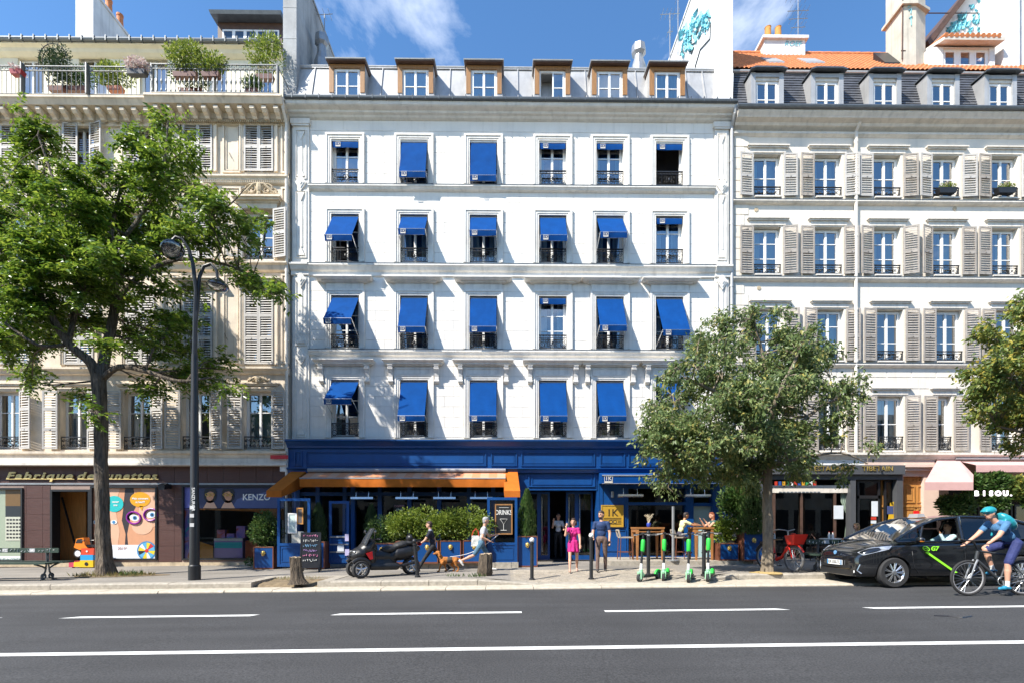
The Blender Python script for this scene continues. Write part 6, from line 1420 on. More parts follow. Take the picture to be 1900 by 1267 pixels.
def person(name, label, loc, rz, H=1.72, fem=False, lean=0., turn=0., head=(0., 0.), legs=((0, 0), (0, 0)), arms=((5, 10, 8), (5, 10, 8)), top=None, bottom=None, skin='skin', hair=(.03, .02, .015), shoe=(.02, .02, .02), sleeve=.45, leg_len=1.0, skirt=False, hair_len=0, sock=None, sit=False, vox=.0105, hat=None, beard=False, collar=None, group=None, hip_z=None, extra=None, hold=None):
    """forward is local +X, left is +Y. legs: (swing, knee) degrees for left and right; arms: (swing, elbow, abduct)"""
    k = H / 1.75; mats = [M[skin], top, bottom, pm('hair_%02d%02d%02d' % tuple(int(c * 99) for c in hair), hair, .6, var=.3, scale=40), pm('shoe_%02d%02d%02d' % tuple(int(c * 99) for c in shoe), shoe, .5, var=.1), pm('lips', (.36, .12, .10), .5, var=0), pm('eye', (.03, .025, .02), .2, var=0), M['white'], collar or top, pm('helmet_teal', (.02, .28, .34), .3, var=.1)]
    SK, TP, BT, HR, SH, LP, EY, WH, CL, HT = range(10); P = []
    def cap(a, r0, b, r1, m): P.append(('c', tuple(a), r0 * k, tuple(b), r1 * k, m))
    def el(c, r, m, e=(0, 0, 0)): P.append(('e', tuple(c), tuple(q * k for q in r), e, m))
    hw = .095 if not fem else .10; sw = (.185 if not fem else .155)
    hz = (.93 * k) if hip_z is None else hip_z
    if hip_z is None:      # lowest foot on the ground
        lo = 0
        for s, kn in legs: lo = max(lo, .44 * k * math.cos(R(s)) + .42 * k * math.cos(R(s - kn)) + .07 * k)
        hz = lo
    pel = V(0, 0, hz + .04 * k); ln = R(lean); up = V(math.sin(ln), 0, math.cos(ln)); fw = V(math.cos(ln), 0, -math.sin(ln))
    waist = pel + up * .16 * k; chest = pel + up * .36 * k; neck = pel + up * .54 * k; 
    tw = Matrix.Rotation(R(turn), 3, 'Z'); lat = tw @ V(0, 1, 0)
    el(pel, (.105, .155 if not fem else .165, .11), BT); 
    el(waist, (.095 if not fem else .08, .135 if not fem else .115, .13), TP, (0, ln, 0)); el(chest, (.115, .165 if not fem else .14, .17), TP, (0, ln, R(turn)))
    if fem: [el(chest + fw * .075 * k + V(0, s * .06 * k, -.02 * k), (.055, .06, .06), TP) for s in (-1, 1)]
    else: el(chest + fw * .03 * k + up * .03 * k, (.10, .15, .11), TP, (0, ln, R(turn)))
    cap(neck - up * .08 * k + lat * .13 * k * (sw / .185), .06, neck - up * .08 * k - lat * .13 * k * (sw / .185), .06, TP)
    hd = neck + up * .05 * k; hp, hy = R(head[0]), R(head[1] + turn); 
    hdir = Matrix.Rotation(hy, 3, 'Z') @ V(math.cos(hp), 0, -math.sin(hp)); hup = (up * .4 + V(0, 0, .6) + hdir * math.sin(hp) * .2).normalized(); hs_ = hup.cross(hdir).normalized()
    cap(neck - up * .06 * k, .058 if not fem else .048, neck + up * .06 * k, .052 if not fem else .044, SK)
    if collar: cap(neck - up * .05 * k, .07, neck - up * .01 * k, .062, CL)
    hc = neck + up * .1 * k + hup * .07 * k + hdir * .015 * k
    Rz = math.atan2(hdir.y, hdir.x)
    el(hc, (.094, .076, .112), SK, (0, hp, Rz)); el(hc + hdir * .035 * k - hup * .065 * k, (.058, .054, .055), SK, (0, hp, Rz))
    el(hc + hdir * .098 * k - hup * .018 * k, (.02, .014, .022), SK, (0, hp, Rz)); el(hc + hdir * .088 * k - hup * .063 * k, (.014, .026, .008), LP, (0, hp, Rz))
    for s in (-1, 1):
        el(hc + hdir * .083 * k + hs_ * s * .032 * k + hup * .008 * k, (.012, .016, .009), EY, (0, hp, Rz)); el(hc + hs_ * s * .078 * k - hup * .01 * k - hdir * .005 * k, (.02, .012, .03), SK, (0, hp, Rz))
        el(hc + hdir * .086 * k + hs_ * s * .032 * k + hup * .028 * k, (.010, .022, .006), HR, (0, hp, Rz))
    if hat == 'helmet':
        el(hc + hup * .055 * k - hdir * .01 * k, (.135, .10, .085), HT, (0, hp, Rz)); el(hc + hup * .05 * k + hdir * .09 * k, (.05, .085, .03), HT, (0, hp, Rz))
    else:
        el(hc + hup * .035 * k - hdir * .022 * k, (.092, .083, .092), HR, (0, hp, Rz)); el(hc + hup * .075 * k + hdir * .02 * k, (.07, .07, .045), HR, (0, hp, Rz))
        el(hc - hdir * .04 * k - hup * .02 * k, (.062, .074, .085), HR, (0, hp, Rz))
    if beard: el(hc + hdir * .045 * k - hup * .082 * k, (.05, .055, .042), HR, (0, hp, Rz))
    if hair_len:
        for s in (-1, 0, 1): cap(hc - hdir * .05 * k + hs_ * s * .055 * k, .05, hc - hdir * (.055 if s == 0 else .02) * k + hs_ * s * .085 * k - hup * hair_len * k, .034, HR)
    J = {}
    for i, s in ((0, 1), (1, -1)):      # left, right
        sg, kn = legs[i]; hip = pel + V(0, s * hw * k, -.03 * k); a = R(sg); spread = .012 * s
        th = V(math.sin(a), spread * 3, -math.cos(a)); kne = hip + th * .44 * k; a2 = R(sg - kn); sh = V(math.sin(a2), spread, -math.cos(a2)); ank = kne + sh * .41 * k
        J['k%d' % i], J['a%d' % i] = kne, ank
        f = max(.02, min(1, leg_len))      # share of the leg covered by cloth
        cloth = lambda t: t <= f
        if leg_len >= .99:
            cap(hip, .09, kne, .062, BT); cap(kne, .062, ank + sh * .01, .048, BT)
        else:
            t = min(1, f * 2); mid = hip + (kne - hip) * t; cap(hip, .093, mid, .075 if t < 1 else .07, BT)
            cap(hip + (kne - hip) * .5, .064, kne, .05, SK); cap(kne, .05, kne + (ank - kne) * .35 - fw * .012, .054, SK); cap(kne + (ank - kne) * .3, .053, ank, .032, SK)
            if f > .5: cap(kne, .068, kne + (ank - kne) * (f - .5) * 2, .066, BT)
        if sock: cap(kne + (ank - kne) * .8, .04, ank, .036, WH)
        pitch = a2 * .75 if (sg - kn) < -8 else a2 * .3; fd = V(math.cos(pitch), 0, math.sin(pitch)); fn = V(-math.sin(pitch), 0, math.cos(pitch)); heel = ank - fd * .035 * k - fn * .045 * k; toe = ank + fd * .15 * k - fn * .052 * k
        cap(heel, .036, ank + fd * .06 * k - fn * .035 * k, .042, SH); cap(ank + fd * .05 * k - fn * .045 * k, .04, toe, .030, SH)
        sgA, elb, ab = arms[i]; shp = neck - up * .085 * k + lat * s * sw * k; a = R(sgA); b_ = R(ab)
        ud = tw @ V(math.sin(a) * math.cos(b_), s * math.sin(b_), -math.cos(a) * math.cos(b_)); elp = shp + ud * .29 * k; a3 = R(sgA + elb); fdv = tw @ V(math.sin(a3) * math.cos(b_ * .4), s * math.sin(b_) * .3 - s * (.25 * math.sin(R(min(elb, 90)))), -math.cos(a3)); fdv.normalize(); wr = elp + fdv * .245 * k
        J['w%d' % i] = wr; J['f%d' % i] = fdv
        el(shp, (.07, .066, .07), TP); cap(shp, .06, elp, .043, TP if sleeve >= .99 else SK)
        if sleeve < .99: cap(shp, .066, shp + ud * .29 * k * (sleeve + .02), .06, TP)
        if sleeve >= 1.5: cap(elp, .046, wr, .034, TP)
        else: cap(elp, .042, wr, .028, SK)
        # hand: palm, four fingers, thumb
        hx_ = fdv; ac = lat * -s if abs(hx_.dot(lat)) < .9 else V(1, 0, 0); pn = hx_.cross(ac).normalized(); acr = pn.cross(hx_).normalized(); pc_ = wr + hx_ * .045 * k
        el(pc_, (.042, .036, .016), SK, (0, -math.asin(max(-1, min(1, hx_.z))), math.atan2(hx_.y, hx_.x)))
        for j in range(4):
            o = pc_ + hx_ * .035 * k + acr * (j - 1.5) * .019 * k; Lf = (.062, .074, .07, .055)[j] * k; curl = pn * (.35 if hold is None else .8); m1 = o + (hx_ + curl * .35).normalized() * Lf * .5; cap(o, .0088, m1, .0085, SK); cap(m1, .0085, m1 + (hx_ + curl * 1.2).normalized() * Lf * .5, .0075, SK)
        tb = wr + hx_ * .02 * k - acr * .03 * k; cap(tb, .0115, tb + (hx_ * .7 - acr * .5 + pn * .3).normalized() * .05 * k, .009, SK)
    if skirt:
        n = 7
        for i in range(n):
            a = 2 * math.pi * i / n; cap(pel + V(.06 * math.cos(a), .09 * math.sin(a), .05) * k, .07, pel + V(.115 * math.cos(a), .155 * math.sin(a), -.24) * k, .05, TP)
    if extra: extra(P, cap, el, pel, chest, neck, hc, up, fw, k)
    me = blend_mesh(name, P, mats, vox, 3); o = obj(name, me, None, loc, (0, 0, rz)); tag(o, label, 'person', group); return o, J
def cl(n, c, **k): return pm(n, c, .8, var=.22, scale=9, bump=.8, bscale=11, bdist=.03, **k)
YT = 15.55       # front line of the terrace planters
def onp(px, Y): x = ax(px, Y); return Vector((x, Y, pave_z(x, Y)))
navy = cl('navy_polo', (.010, .013, .03))
person('person', 'person in black polo and black trousers striding left beside the motor scooter', onp(803, 14.5), math.pi, 1.5, lean=9, legs=((34, 4), (-30, 14)), arms=((30, 24, 8), (-22, 20, 8)), top=navy, bottom=cl('black_trousers', (.016, .016, .018)), hair=(.05, .03, .02), collar=cl('grey_collar', (.35, .38, .45)), shoe=(.03, .03, .05), sleeve=.5)
oj, J = person('person', 'person in grey T-shirt and patterned shorts walking right with a dog lead', onp(893, 14.45), R(6), 1.56, lean=11, legs=((30, 16), (-34, 34)), arms=((34, 66, 10), (-14, 78, 14)), top=cl('grey_tee', (.40, .40, .43)), bottom=cl('blue_print_shorts', (.07, .15, .22)), hair=(.33, .33, .33), shoe=(.7, .68, .64), leg_len=.42, sleeve=.5)
person('person', 'person in magenta playsuit raising one hand to the face', onp(1064, 13.95), R(-96), 1.46, fem=True, lean=3, head=(8, -12), legs=((-16, 10), (17, 2)), arms=((14, 12, 10), (46, 128, 22)), top=cl('magenta_cloth', (.48, .010, .17)), bottom=cl('magenta_cloth', (0, 0, 0)), hair=(.04, .018, .010), shoe=(.50, .28, .22), leg_len=.26, skirt=True, sleeve=.42, hair_len=.1)
def belt(P, cap, el, pel, chest, neck, hc, up, fw, k): el(hc + fw * .02 * k + up * .045 * k, (.093, .08, .06), 3)
o_, JP = person('person', 'bearded person in dark blue polo and brown trousers standing on the pavement', onp(1116, 13.95), R(-100), 1.63, lean=0, turn=-6, head=(2, -30), legs=((-10, 4), (8, 0)), arms=((4, 22, 12), (10, 46, 12)), top=cl('blue_polo', (.012, .035, .11)), bottom=cl('brown_trousers', (.13, .085, .07)), hair=(.05, .035, .03), shoe=(.05, .045, .045), beard=True, sleeve=.55)
person('person', 'person in white blouse standing inside the dark hotel doorway', Vector((ax(1036, 18.9), 18.9, .26)), R(-90), 1.62, fem=True, head=(4, 10), legs=((0, 2), (3, 2)), arms=((16, 70, 14), (40, 120, 20)), top=cl('white_blouse', (.7, .7, .7)), bottom=cl('black_trousers', (0, 0, 0)), hair=(.03, .02, .02), sleeve=.5, hair_len=.12)
ph = MB(); ph.box(-.035, .035, -.006, .006, -.07, .07); 
def hand_at(o, J, k): return o.matrix_basis @ (J['w%d' % k] + J['f%d' % k] * .09)
q = hand_at(o_, JP, 0); tag(ph.build('phone', M['black'], loc=q), 'black phone in the hand of the bearded person in blue polo', 'phone')
# red-tan dog on a lead
def dog():
    P = []; c = lambda a, r0, b, r1, m=0: P.append(('c', a, r0, b, r1, m)); e = lambda a, r, m=0, rot=(0, 0, 0): P.append(('e', a, r, rot, m))
    c((-.18, 0, .33), .095, (.16, 0, .34), .075); e((-.17, 0, .31), (.12, .085, .115)); c((-.24, 0, .38), .065, (-.31, 0, .50), .05)
    e((-.335, 0, .535), (.075, .06, .06)); c((-.37, 0, .525), .038, (-.445, 0, .505), .026); e((-.468, 0, .512), (.014, .016, .012), 1)
    for s in (-1, 1):
        c((-.31, s * .06, .55), .026, (-.29, s * .085, .46), .03); e((-.385, s * .035, .55), (.012, .01, .012), 1)
        f = .07 if s > 0 else -.06
        c((-.20, s * .06, .28), .045, (-.21 + f, s * .06, .16), .028); c((-.21 + f, s * .06, .16), .026, (-.21 + f * 1.6, s * .06, .03), .02); c((-.21 + f * 1.6, s * .06, .025), .022, (-.25 + f * 1.6, s * .06, .02), .02)
        c((.15, s * .06, .30), .065, (.11 - f, s * .06, .19), .038); c((.11 - f, s * .06, .19), .034, (.19 - f * .8, s * .06, .11), .02); c((.19 - f * .8, s * .06, .11), .02, (.17 - f * .8, s * .06, .03), .018); c((.17 - f * .8, s * .06, .025), .021, (.13 - f * .8, s * .06, .02), .019)
    c((.20, 0, .37), .035, (.30, 0, .33), .03); c((.30, 0, .33), .03, (.38, 0, .25), .02)
    c((-.05, 0, .33), .094, (.02, 0, .335), .09, 2)
    return blend_mesh('dog', P, [pm('tan_fur', (.42, .155, .03), .9, var=.35, scale=22, bump=.7, bscale=60), M['black'], pm('dog_harness', (.05, .04, .035), .7, var=.1)], .0085, 3)
pd = onp(835, 14.35); tag(obj('dog', dog(), None, pd, (0, 0, R(8))), 'small shaggy tan dog in a harness walking left on a lead', 'dog')
hl = oj.matrix_basis @ (J['w0'] + J['f0'] * .08); s0 = Vector((pd.x + .0, pd.y, pd.z + .42)); pts = []
for i in range(13): t = i / 12; pts.append(s0.lerp(hl, t) + Vector((0, -.04 * math.sin(math.pi * t), -.16 * math.sin(math.pi * t))))
tag(MB().tube(pts, .008, 5).build('dog_lead', M['white']), 'thin white lead running from the dog to a hand', 'lead')
bp_ = oj.matrix_basis @ Vector((-.16, .14, 1.0))
t = thing('shoulder_bag', 'white and red bag hanging behind the person in grey T-shirt', 'bag', (bp_.x, bp_.y, bp_.z - .3)); b = MB(); b.hexa([(-.12, -.04, 0), (.12, -.04, 0), (.12, .05, 0), (-.12, .05, 0), (-.1, -.03, .3), (.1, -.03, .3), (.1, .04, .3), (-.1, .04, .3)]); b.build('bag_body', cl('white_canvas', (.6, .6, .56)), t); b = MB(); b.tube([(-.1, 0, .28), (-.06, .0, .42), (.02, .02, .5), (.08, .02, .42), (.1, 0, .28)], .014, 6); b.build('strap', pc('red_strap', (.5, .03, .02)), t)
# ================================================================== street furniture and the terrace
# ---- orange terrace awning of the hotel
yo_ = YF - 1.0; x0, x1 = ax(556, yo_), ax(938, yo_); zt_ = az(876, YF - .2); zf_ = az(887, yo_); zv_ = az(903, yo_)
b = MB(); n = 24
for i in range(n):
    a, c = x0 + (x1 - x0) * i / n, x0 + (x1 - x0) * (i + 1) / n; b.k = i % 2; b.quad((a, yo_, zf_), (c, yo_, zf_), (c, YF - .22, zt_), (a, YF - .22, zt_))
oa = b.build('terrace_awning', [M['orangp'], pm('pale_orange_canvas', (.62, .32, .19), .8, var=.1)], hotel); oa['label'] = 'orange canvas awning over the terrace'
b = MB(); vs = []
for i in range(49):
    t = i / 48; x = x0 + (x1 - x0) * t; w_ = .012 * math.sin(i * .9) + .006 * math.sin(i * 2.3); vs += [(x, yo_ - .01, zf_), (x, yo_ - .015 + w_, (zf_ + zv_) / 2), (x, yo_ - .005 + w_ * 1.4, zv_)]
b.add(vs, [(i * 3 + j, i * 3 + j + 1, (i + 1) * 3 + j + 1, (i + 1) * 3 + j) for i in range(48) for j in range(2)]); b.build('valance', M['orange'], oa, smooth=True)
b = MB(); b.cyl((x0, yo_, zf_), (x1, yo_, zf_), .025, 8); b.cyl((x0, YF - .3, zt_ + .06), (x1, YF - .3, zt_ + .06), .07, 8)
for p in (620, 760, 900): b.tube([(ax(p, yo_), YF - .1, zt_ - .25), (ax(p, yo_) + .3, YF - .5, zf_ - .06), (ax(p, yo_), yo_, zf_ - .02)], .02, 6)
b.build('awning_arm', M['grey'], oa)
def hood(pa, pb, qa, qb, left):
    ye = 16.35; A, B = at(pa, 873, YF - .16), at(pb, 873, YF - .16); C, D = at(qa, 910, ye), at(qb, 910, ye); b = MB(); b.quad(C, D, B, A); h = .2
    b.quad(C + V(0, 0, -h), D + V(0, 0, -h), D, C)
    for P_, Q_ in ((A, C), (B, D)): b.add([P_, Q_, Q_ + V(0, 0, -h), P_ + V(0, 0, -.55)], [(0, 1, 2, 3)])
    b.build('awning_hood', M['orange'], oa)
hood(541, 568, 494, 522, 1); hood(934, 960, 936, 965, 0)
b = MB(); p = at(548, 905, 16.5); b.cyl((p.x, 16.5, 2.5), (p.x, 16.5, pave_z(p.x, 16.5)), .025, 8); b.build('awning_post', M['blue'], oa)
# ---- terrace screens
def screen(nm, label, p0, p1, q0, q1, Y, qs):
    a, c = ax(p0, Y), ax(p1, Y); z0, z1, zs = az(q1, Y), az(q0, Y), az(qs, Y); x = (a + c) / 2; t = thing(nm, label, 'screen', (x, Y, pave_z(x, Y)), world=True)
    b = MB(); b.ring(a, c, z0, z1, .08, Y - .03, Y + .03); b.box(a + .08, c - .08, Y - .03, Y + .03, zs - .04, zs + .04); b.build('screen_frame', M['blue'], t)
    b = MB(); b.box(a + .08, c - .08, Y - .012, Y + .012, z0 + .08, zs - .04); b.ring(a + .12, c - .12, z0 + .14, zs - .1, .025, Y - .024, Y - .013); b.build('lower_panel', M['blue'], t)
    MB().quad((a + .08, Y, zs + .04), (c - .08, Y, zs + .04), (c - .08, Y, z1 - .08), (a + .08, Y, z1 - .08)).build('pane', M['g3'], t); return t
def card(par, p0, p1, q0, q1, Y, mat, nm='menu_card', fr=None):
    A, B = at(p0, q1, Y), at(p1, q0, Y); b = MB(); b.box(A.x, B.x, Y, Y + .008, A.z, B.z); o = b.build(nm, mat, par)
    if fr: b = MB(); b.ring(A.x - .03, B.x + .03, A.z - .03, B.z + .03, .04, Y - .012, Y + .012); b.build('board_frame', fr, o)
    return o
paper = pc('paper', (0, 0, 0))
s1 = screen('terrace_screen', 'blue glazed screen with menu cards by the A-board and stump', 515, 576, 924, 1050, 15.6, 1009)
card(s1, 536, 549, 953, 987, 15.56, pc('pale_card', (.55, .66, .62)), fr=M['white']); card(s1, 552, 561, 943, 970, 15.57, pc('dark_card', (.12, .10, .09)), fr=M['oak']); card(s1, 541, 563, 985, 1008, 15.575, pc('cream_card', (.55, .53, .46)))
s2 = screen('terrace_door', 'blue glazed terrace door with stickers behind the motor scooter', 611, 648, 929, 1043, 16.1, 995)
for q in (994, 1008, 1022): card(s2, 612, 646, q, q + 2.5, 16.05, M['steel'], 'glazing_bar')
card(s2, 626, 638, 1011, 1022, 16.04, paper); card(s2, 640, 647, 990, 1003, 16.04, pc('lilac_card', (.45, .42, .62))); card(s2, 640, 648, 1018, 1030, 16.04, pc('lilac_card', (0, 0, 0)))
s3 = screen('terrace_screen', 'blue glazed screen with the DRINKS blackboard beside the entrance', 904, 960, 922, 1046, YT, 1008)
bd = card(s3, 920, 949, 936, 989, YT - .05, pc('blackboard', (.02, .021, .022)), 'blackboard', M['wood'])
chalk = pc('chalk', (.66, .66, .62)); text('DRINKS', .2, chalk, (*at(934.5, 954, YT - .06).xy, az(954, YT)), bd, ext=.001, sx=.72, bold=.004)
b = MB(); pts = [at(p, q, YT - .062) for p, q in ((928, 962), (941, 962), (934.5, 972), (928, 962))]; b.tube(pts, .008, 4); b.tube([at(934.5, 972, YT - .062), at(934.5, 982, YT - .062)], .008, 4); b.tube([at(929, 983, YT - .062), at(940, 983, YT - .062)], .008, 4); b.tube([at(926, 941, YT - .062), at(944, 941, YT - .062)], .006, 4); b.build('chalk_drawing', chalk, bd)
b = MB(); a, c = ax(735, YT), ax(962, YT); x_ = a
while x_ < c - .1:
    s = MB(); x2 = min(c, x_ + .5); s.box(x_ + .006, x2 - .006, YT - .1, YT + .25, pave_z(x_, YT) - .1, pave_z(x_, YT) + .17); s.build('base_stone', M['granite'], hotel); x_ = x2
# ---- planters with hedge, lion masks
def mask(par, x, y, z, s=1):
    if 'mask' not in CACHE:
        b = MB(); b.ball((0, -.01, 0), (.055, .03, .065), 10, 8); b.ball((0, -.04, -.015), (.022, .02, .025), 8, 6); b.torus((0, -.04, -.05), .032, .007, n=12, m=5)
        for i in range(8): a = i * math.pi / 4; b.ball((.055 * math.cos(a), -.005, .065 * math.sin(a)), .02, 6, 4)
        CACHE['mask'] = b.mesh('lion_mask', M['gold'], smooth=True)
    return obj('lion_mask', CACHE['mask'], par, (x, y, z))
def planter(label, px, Y, w, d, h, plant, name='planter', z=None, group=None, fol=None, lift=0):
    x = ax(px, Y); t = thing(name, label, 'planter', (x, Y, (pave_z(x, Y) if z is None else z)), group=group)
    b = MB(); b.box(-w / 2 + .03, w / 2 - .03, -d / 2 + .01, d / 2 - .01, .05, h - .02); b.build('planter_box', M['blue'], t)
    b = MB()
    for sx in (-1, 1): b.box(sx * w / 2 - .03 * (sx > 0), sx * w / 2 + .03 * (sx < 0), -d / 2, d / 2, 0, h)
    b.box(-w / 2 + .03, w / 2 - .03, -d / 2, d / 2, 0, .05); b.box(-w / 2 + .03, w / 2 - .03, -d / 2, d / 2, h - .03, h); b.build('copper_trim', M['copper'], t)
    mask(t, 0, -d / 2 - .005, h * .72)
    b = MB(); b.box(-w / 2 + .05, w / 2 - .05, -d / 2 + .05, d / 2 - .05, h - .02, h + .01); b.build('potting_soil', M['soil'], t)
    if plant is not None: obj('foliage', plant, t, (0, 0, h - .1 + lift))
    return t
zst = .17
hedge_m = [bush_mesh(.62, .42, .58, 2600, 'hedge', .075, 40 + i) for i in range(2)]
for i, (p0, p1) in enumerate(((737, 772), (775, 815), (818, 857), (860, 902))):
    w_ = ax(p1, YT) - ax(p0, YT); t = planter('blue copper-edged planter with bright hedge, %s' % ('first of four from the scooter', 'second of four from the scooter', 'third of four from the scooter', 'fourth and nearest to the DRINKS screen')[i], (p0 + p1) / 2, YT, w_, .5, .68, hedge_m[i % 2], z=pave_z(ax(p0, YT), YT) + zst, group='hedge planters of the terrace', lift=.02)
hm = bush_mesh(.55, .4, .5, 2000, 'shrub', .075, 50); planter('blue planter with darker shrub behind the black scooter', 712, 15.9, .9, .5, .68, hm, z=pave_z(-4, 15.9) + .1)
con = cone_mesh(.24, 1.25, 2600, 'conif', 60); conb = cone_mesh(.27, 1.5, 3200, 'shrub', 61)
planter('tall blue planter with dark columnar conifer behind the A-board', 591, 16.0, .55, .5, .85, con); planter('blue planter with dark columnar conifer inside the terrace door', 689, 16.6, .5, .5, .8, con)
planter('tall blue planter with spiky green column beside the hotel entrance', 978, 15.9, .62, .55, .95, conb)
planter('blue planter with rounded green bush beside the KENZO window', 497, 16.2, .62, .6, .7, bush_mesh(.5, .45, .62, 2400, 'shrub', .085, 62))
b = thing('weed_clump', 'low leafy clump at the foot of the KENZO window', 'plant', onp(470, 16.8)); obj('foliage', bush_mesh(.28, .2, .2, 500, 'shrub', .07, 63), b)
# ---- blackboard A-frame
p = onp(577, 14.9); t = thing('pavement_board', 'folding black A-board with coloured chalk lettering behind the stump', 'signboard', p, R(14))
for s, nm in ((-1, 'board_leaf'), (1, 'board_leaf')):
    b = MB(); n0 = 0; b.box(-.27, .27, -.015, .015, .12, 1.15); b.box(-.27, -.22, -.015, .015, 0, .12); b.box(.22, .27, -.015, .015, 0, .12); b.ring(-.275, .275, .12, 1.155, .03, -.022, .022); b.xf(Matrix.Translation((0, s * .23, 0)) @ Matrix.Rotation(R(s * 11.5), 4, 'X')); bo = b.build(nm, M['black'], t)
cols_ = [pc('chalk_pink', (.6, .2, .35)), chalk, pc('chalk_blue', (.2, .4, .6)), pc('chalk_lilac', (.4, .25, .5))]
r = random.Random(6)
for i in range(6):
    z = 1.0 - i * .14; b = MB(); yy = lambda q: -.25 + q * math.tan(R(11.5)) - .006
    for k in range(9): x = -.2 + k * .045; q = [(x + r.uniform(0, .03), z + r.uniform(0, .08)) for _ in range(3)]; b.tube([(a_, yy(c_), c_) for a_, c_ in q], .009, 4)
    tag(b.build('chalk_scribble', cols_[i % 4], t), kind='stuff')
# ---- tree stumps
def stump(label, px, py, h, r, seed, flare, tilt):
    p = G(px, py) if py else None; rg = random.Random(seed); t = thing('tree_stump', label, 'stump', p); b = MB(); n = 22; vs = []; lv = [(0, flare), (.08, flare * .82), (.2, 1.12), (.45, 1.0), (.75, .96), (1, .93)]
    ph = [rg.uniform(0, 6.28) for _ in range(3)]
    for k, (z, s) in enumerate(lv):
        for j in range(n):
            a = 2 * math.pi * j / n; q = r * s * (1 + .13 * math.sin(3 * a + ph[0] + z) + .08 * math.sin(7 * a + ph[1] + 2 * z) + .05 * math.sin(11 * a + ph[2])); vs.append((q * math.cos(a) + tilt * z, q * math.sin(a), z * h + (rg.uniform(-.02, .02) if k == 5 else 0) - .04))
    b.add(vs, [(k * n + j, k * n + (j + 1) % n, (k + 1) * n + (j + 1) % n, (k + 1) * n + j) for k in range(5) for j in range(n)]); b.build('stump_bark', pm('stump_bark', (.11, .085, .06), .95, var=.7, scale=9, stretch=(3, 3, .5), bump=1, bscale=10, bdist=.06), t, smooth=60)
    b = MB(); b.add([vs[5 * n + j] for j in range(n)] + [(tilt, 0, h - .03)], [(j, (j + 1) % n, n) for j in range(n)]); b.build('cut_face', pm('cut_wood', (.34, .26, .17), .9, var=.3, scale=10), t)
stump('gnarled leaning tree stump in the kerb notch before the A-board', 553, 1079, .62, .13, 3, 1.75, -.06)
stump('upright cut tree stump beside the person in grey T-shirt', 901, 1067, .60, .165, 5, 1.12, .02)
weeds('weeds', tuple(G(845, 1070).xy), .25, .12, 60, 'shrub', 12, .1); weeds('weeds', tuple(G(885, 1071).xy), .22, .1, 60, 'shrub', 13, .12)
# ---- bollards
def bollard(label, px, py, h, tilt=0, ball='dgrey'):
    p = G(px, py); t = thing('bollard', label, 'bollard', p, group='pavement bollards'); b = MB(); r = .046; b.lathe([(.075, 0), (.075, .03), (r, .05), (r, h - .16), (r + .012, h - .15), (r + .012, h - .12), (.03, h - .1)], n=14); o = b.build('post', M['dgrey'], t, smooth=True); b = MB(); b.ball((0, 0, h - .05), .062, 12, 8); b.build('ball_cap', M[ball], t, smooth=True); t.rotation_euler = (0, R(tilt), 0)
bollard('dark bollard with black cap leaning beside the motor scooter', 775, 1070, .96, -5); bollard('dark bollard with white ball cap by the hotel entrance planter', 987, 1075, 1.05, 0, 'white'); bollard('dark bollard with white ball cap beside the bearded person', 1097, 1074, 1.15, 0, 'white')
bollard('dark bollard behind the leftmost green kick scooter', 1203, 1066, 1.15); bollard('dark bollard between the two rightmost green kick scooters', 1306, 1067, 1.15)
# ---- benches
def make_bench(label, px, py, nleg, lettering, L=2.3):
    p = G(px, py); t = thing('street_bench', label, 'bench', p); b0 = MB(); gr = pm('bench_green', (.035, .06, .045), .5, var=.25, scale=8)
    for k in range(2):
        x = 0 - k * (L - .5); b = MB()
        for s in (-1, 1):
            b.torus((x, s * .11, .10), .06, .022, 'x', 14, 6); b.tube([(x, s * .17, .02), (x, s * .06, .22), (x, s * .05, .3)], .022, 6); b.tube([(x, s * .05, .3), (x, s * .16, .36), (x, s * .36, .42)], .022, 6); b.tube([(x, s * .05, .3), (x, s * .02, .45), (x, s * .03, .82)], .02, 6); b.box(x - .03, x + .03, s * .2 - .05, s * .2 + .05, 0, .025)
        b.build('bench_leg', pm('bench_iron', (.10, .11, .115), .5, .3, var=.2), t)
    xa, xb = -(L - .5) - .32, .32
    for s in (-1, 1): b = MB(); b.box(xa, xb, s * .10, s * .43, .425, .465); b.build('seat_plank', gr, t)
    b = MB(); b.box(xa, xb, -.045, -.02, .70, .82); bk = b.build('back_plank', gr, t)
    if lettering:
        r = random.Random(lettering); s = MB()
        for i in range(26):
            x = xa + .06 + i * (xb - xa - .12) / 26; s.tube([(x + r.uniform(0, .04), -.05, .715 + r.uniform(0, .08)), (x + r.uniform(0, .06), -.05, .715 + r.uniform(0, .09)), (x + r.uniform(0, .05), -.05, .715 + r.uniform(0, .09))], .006, 4)
        tag(s.build('scribbles', M['white'], bk), kind='stuff')
        for q in (.2, .42, .7): s = MB(); x = xa + q * (xb - xa); s.box(x, x + .13, -.049, -.0455, .715, .805); s.build('sticker', pc('bench_sticker', (.55, .55, .55)), bk)
    return t
make_bench('green slatted double bench covered in white scribbles at the left picture edge', 88, 1075, 2, 4)
make_bench('dark double bench with stickers before the Tibetan restaurant, right of the red bicycle', 1632, 1059, 2, 9, 2.1)
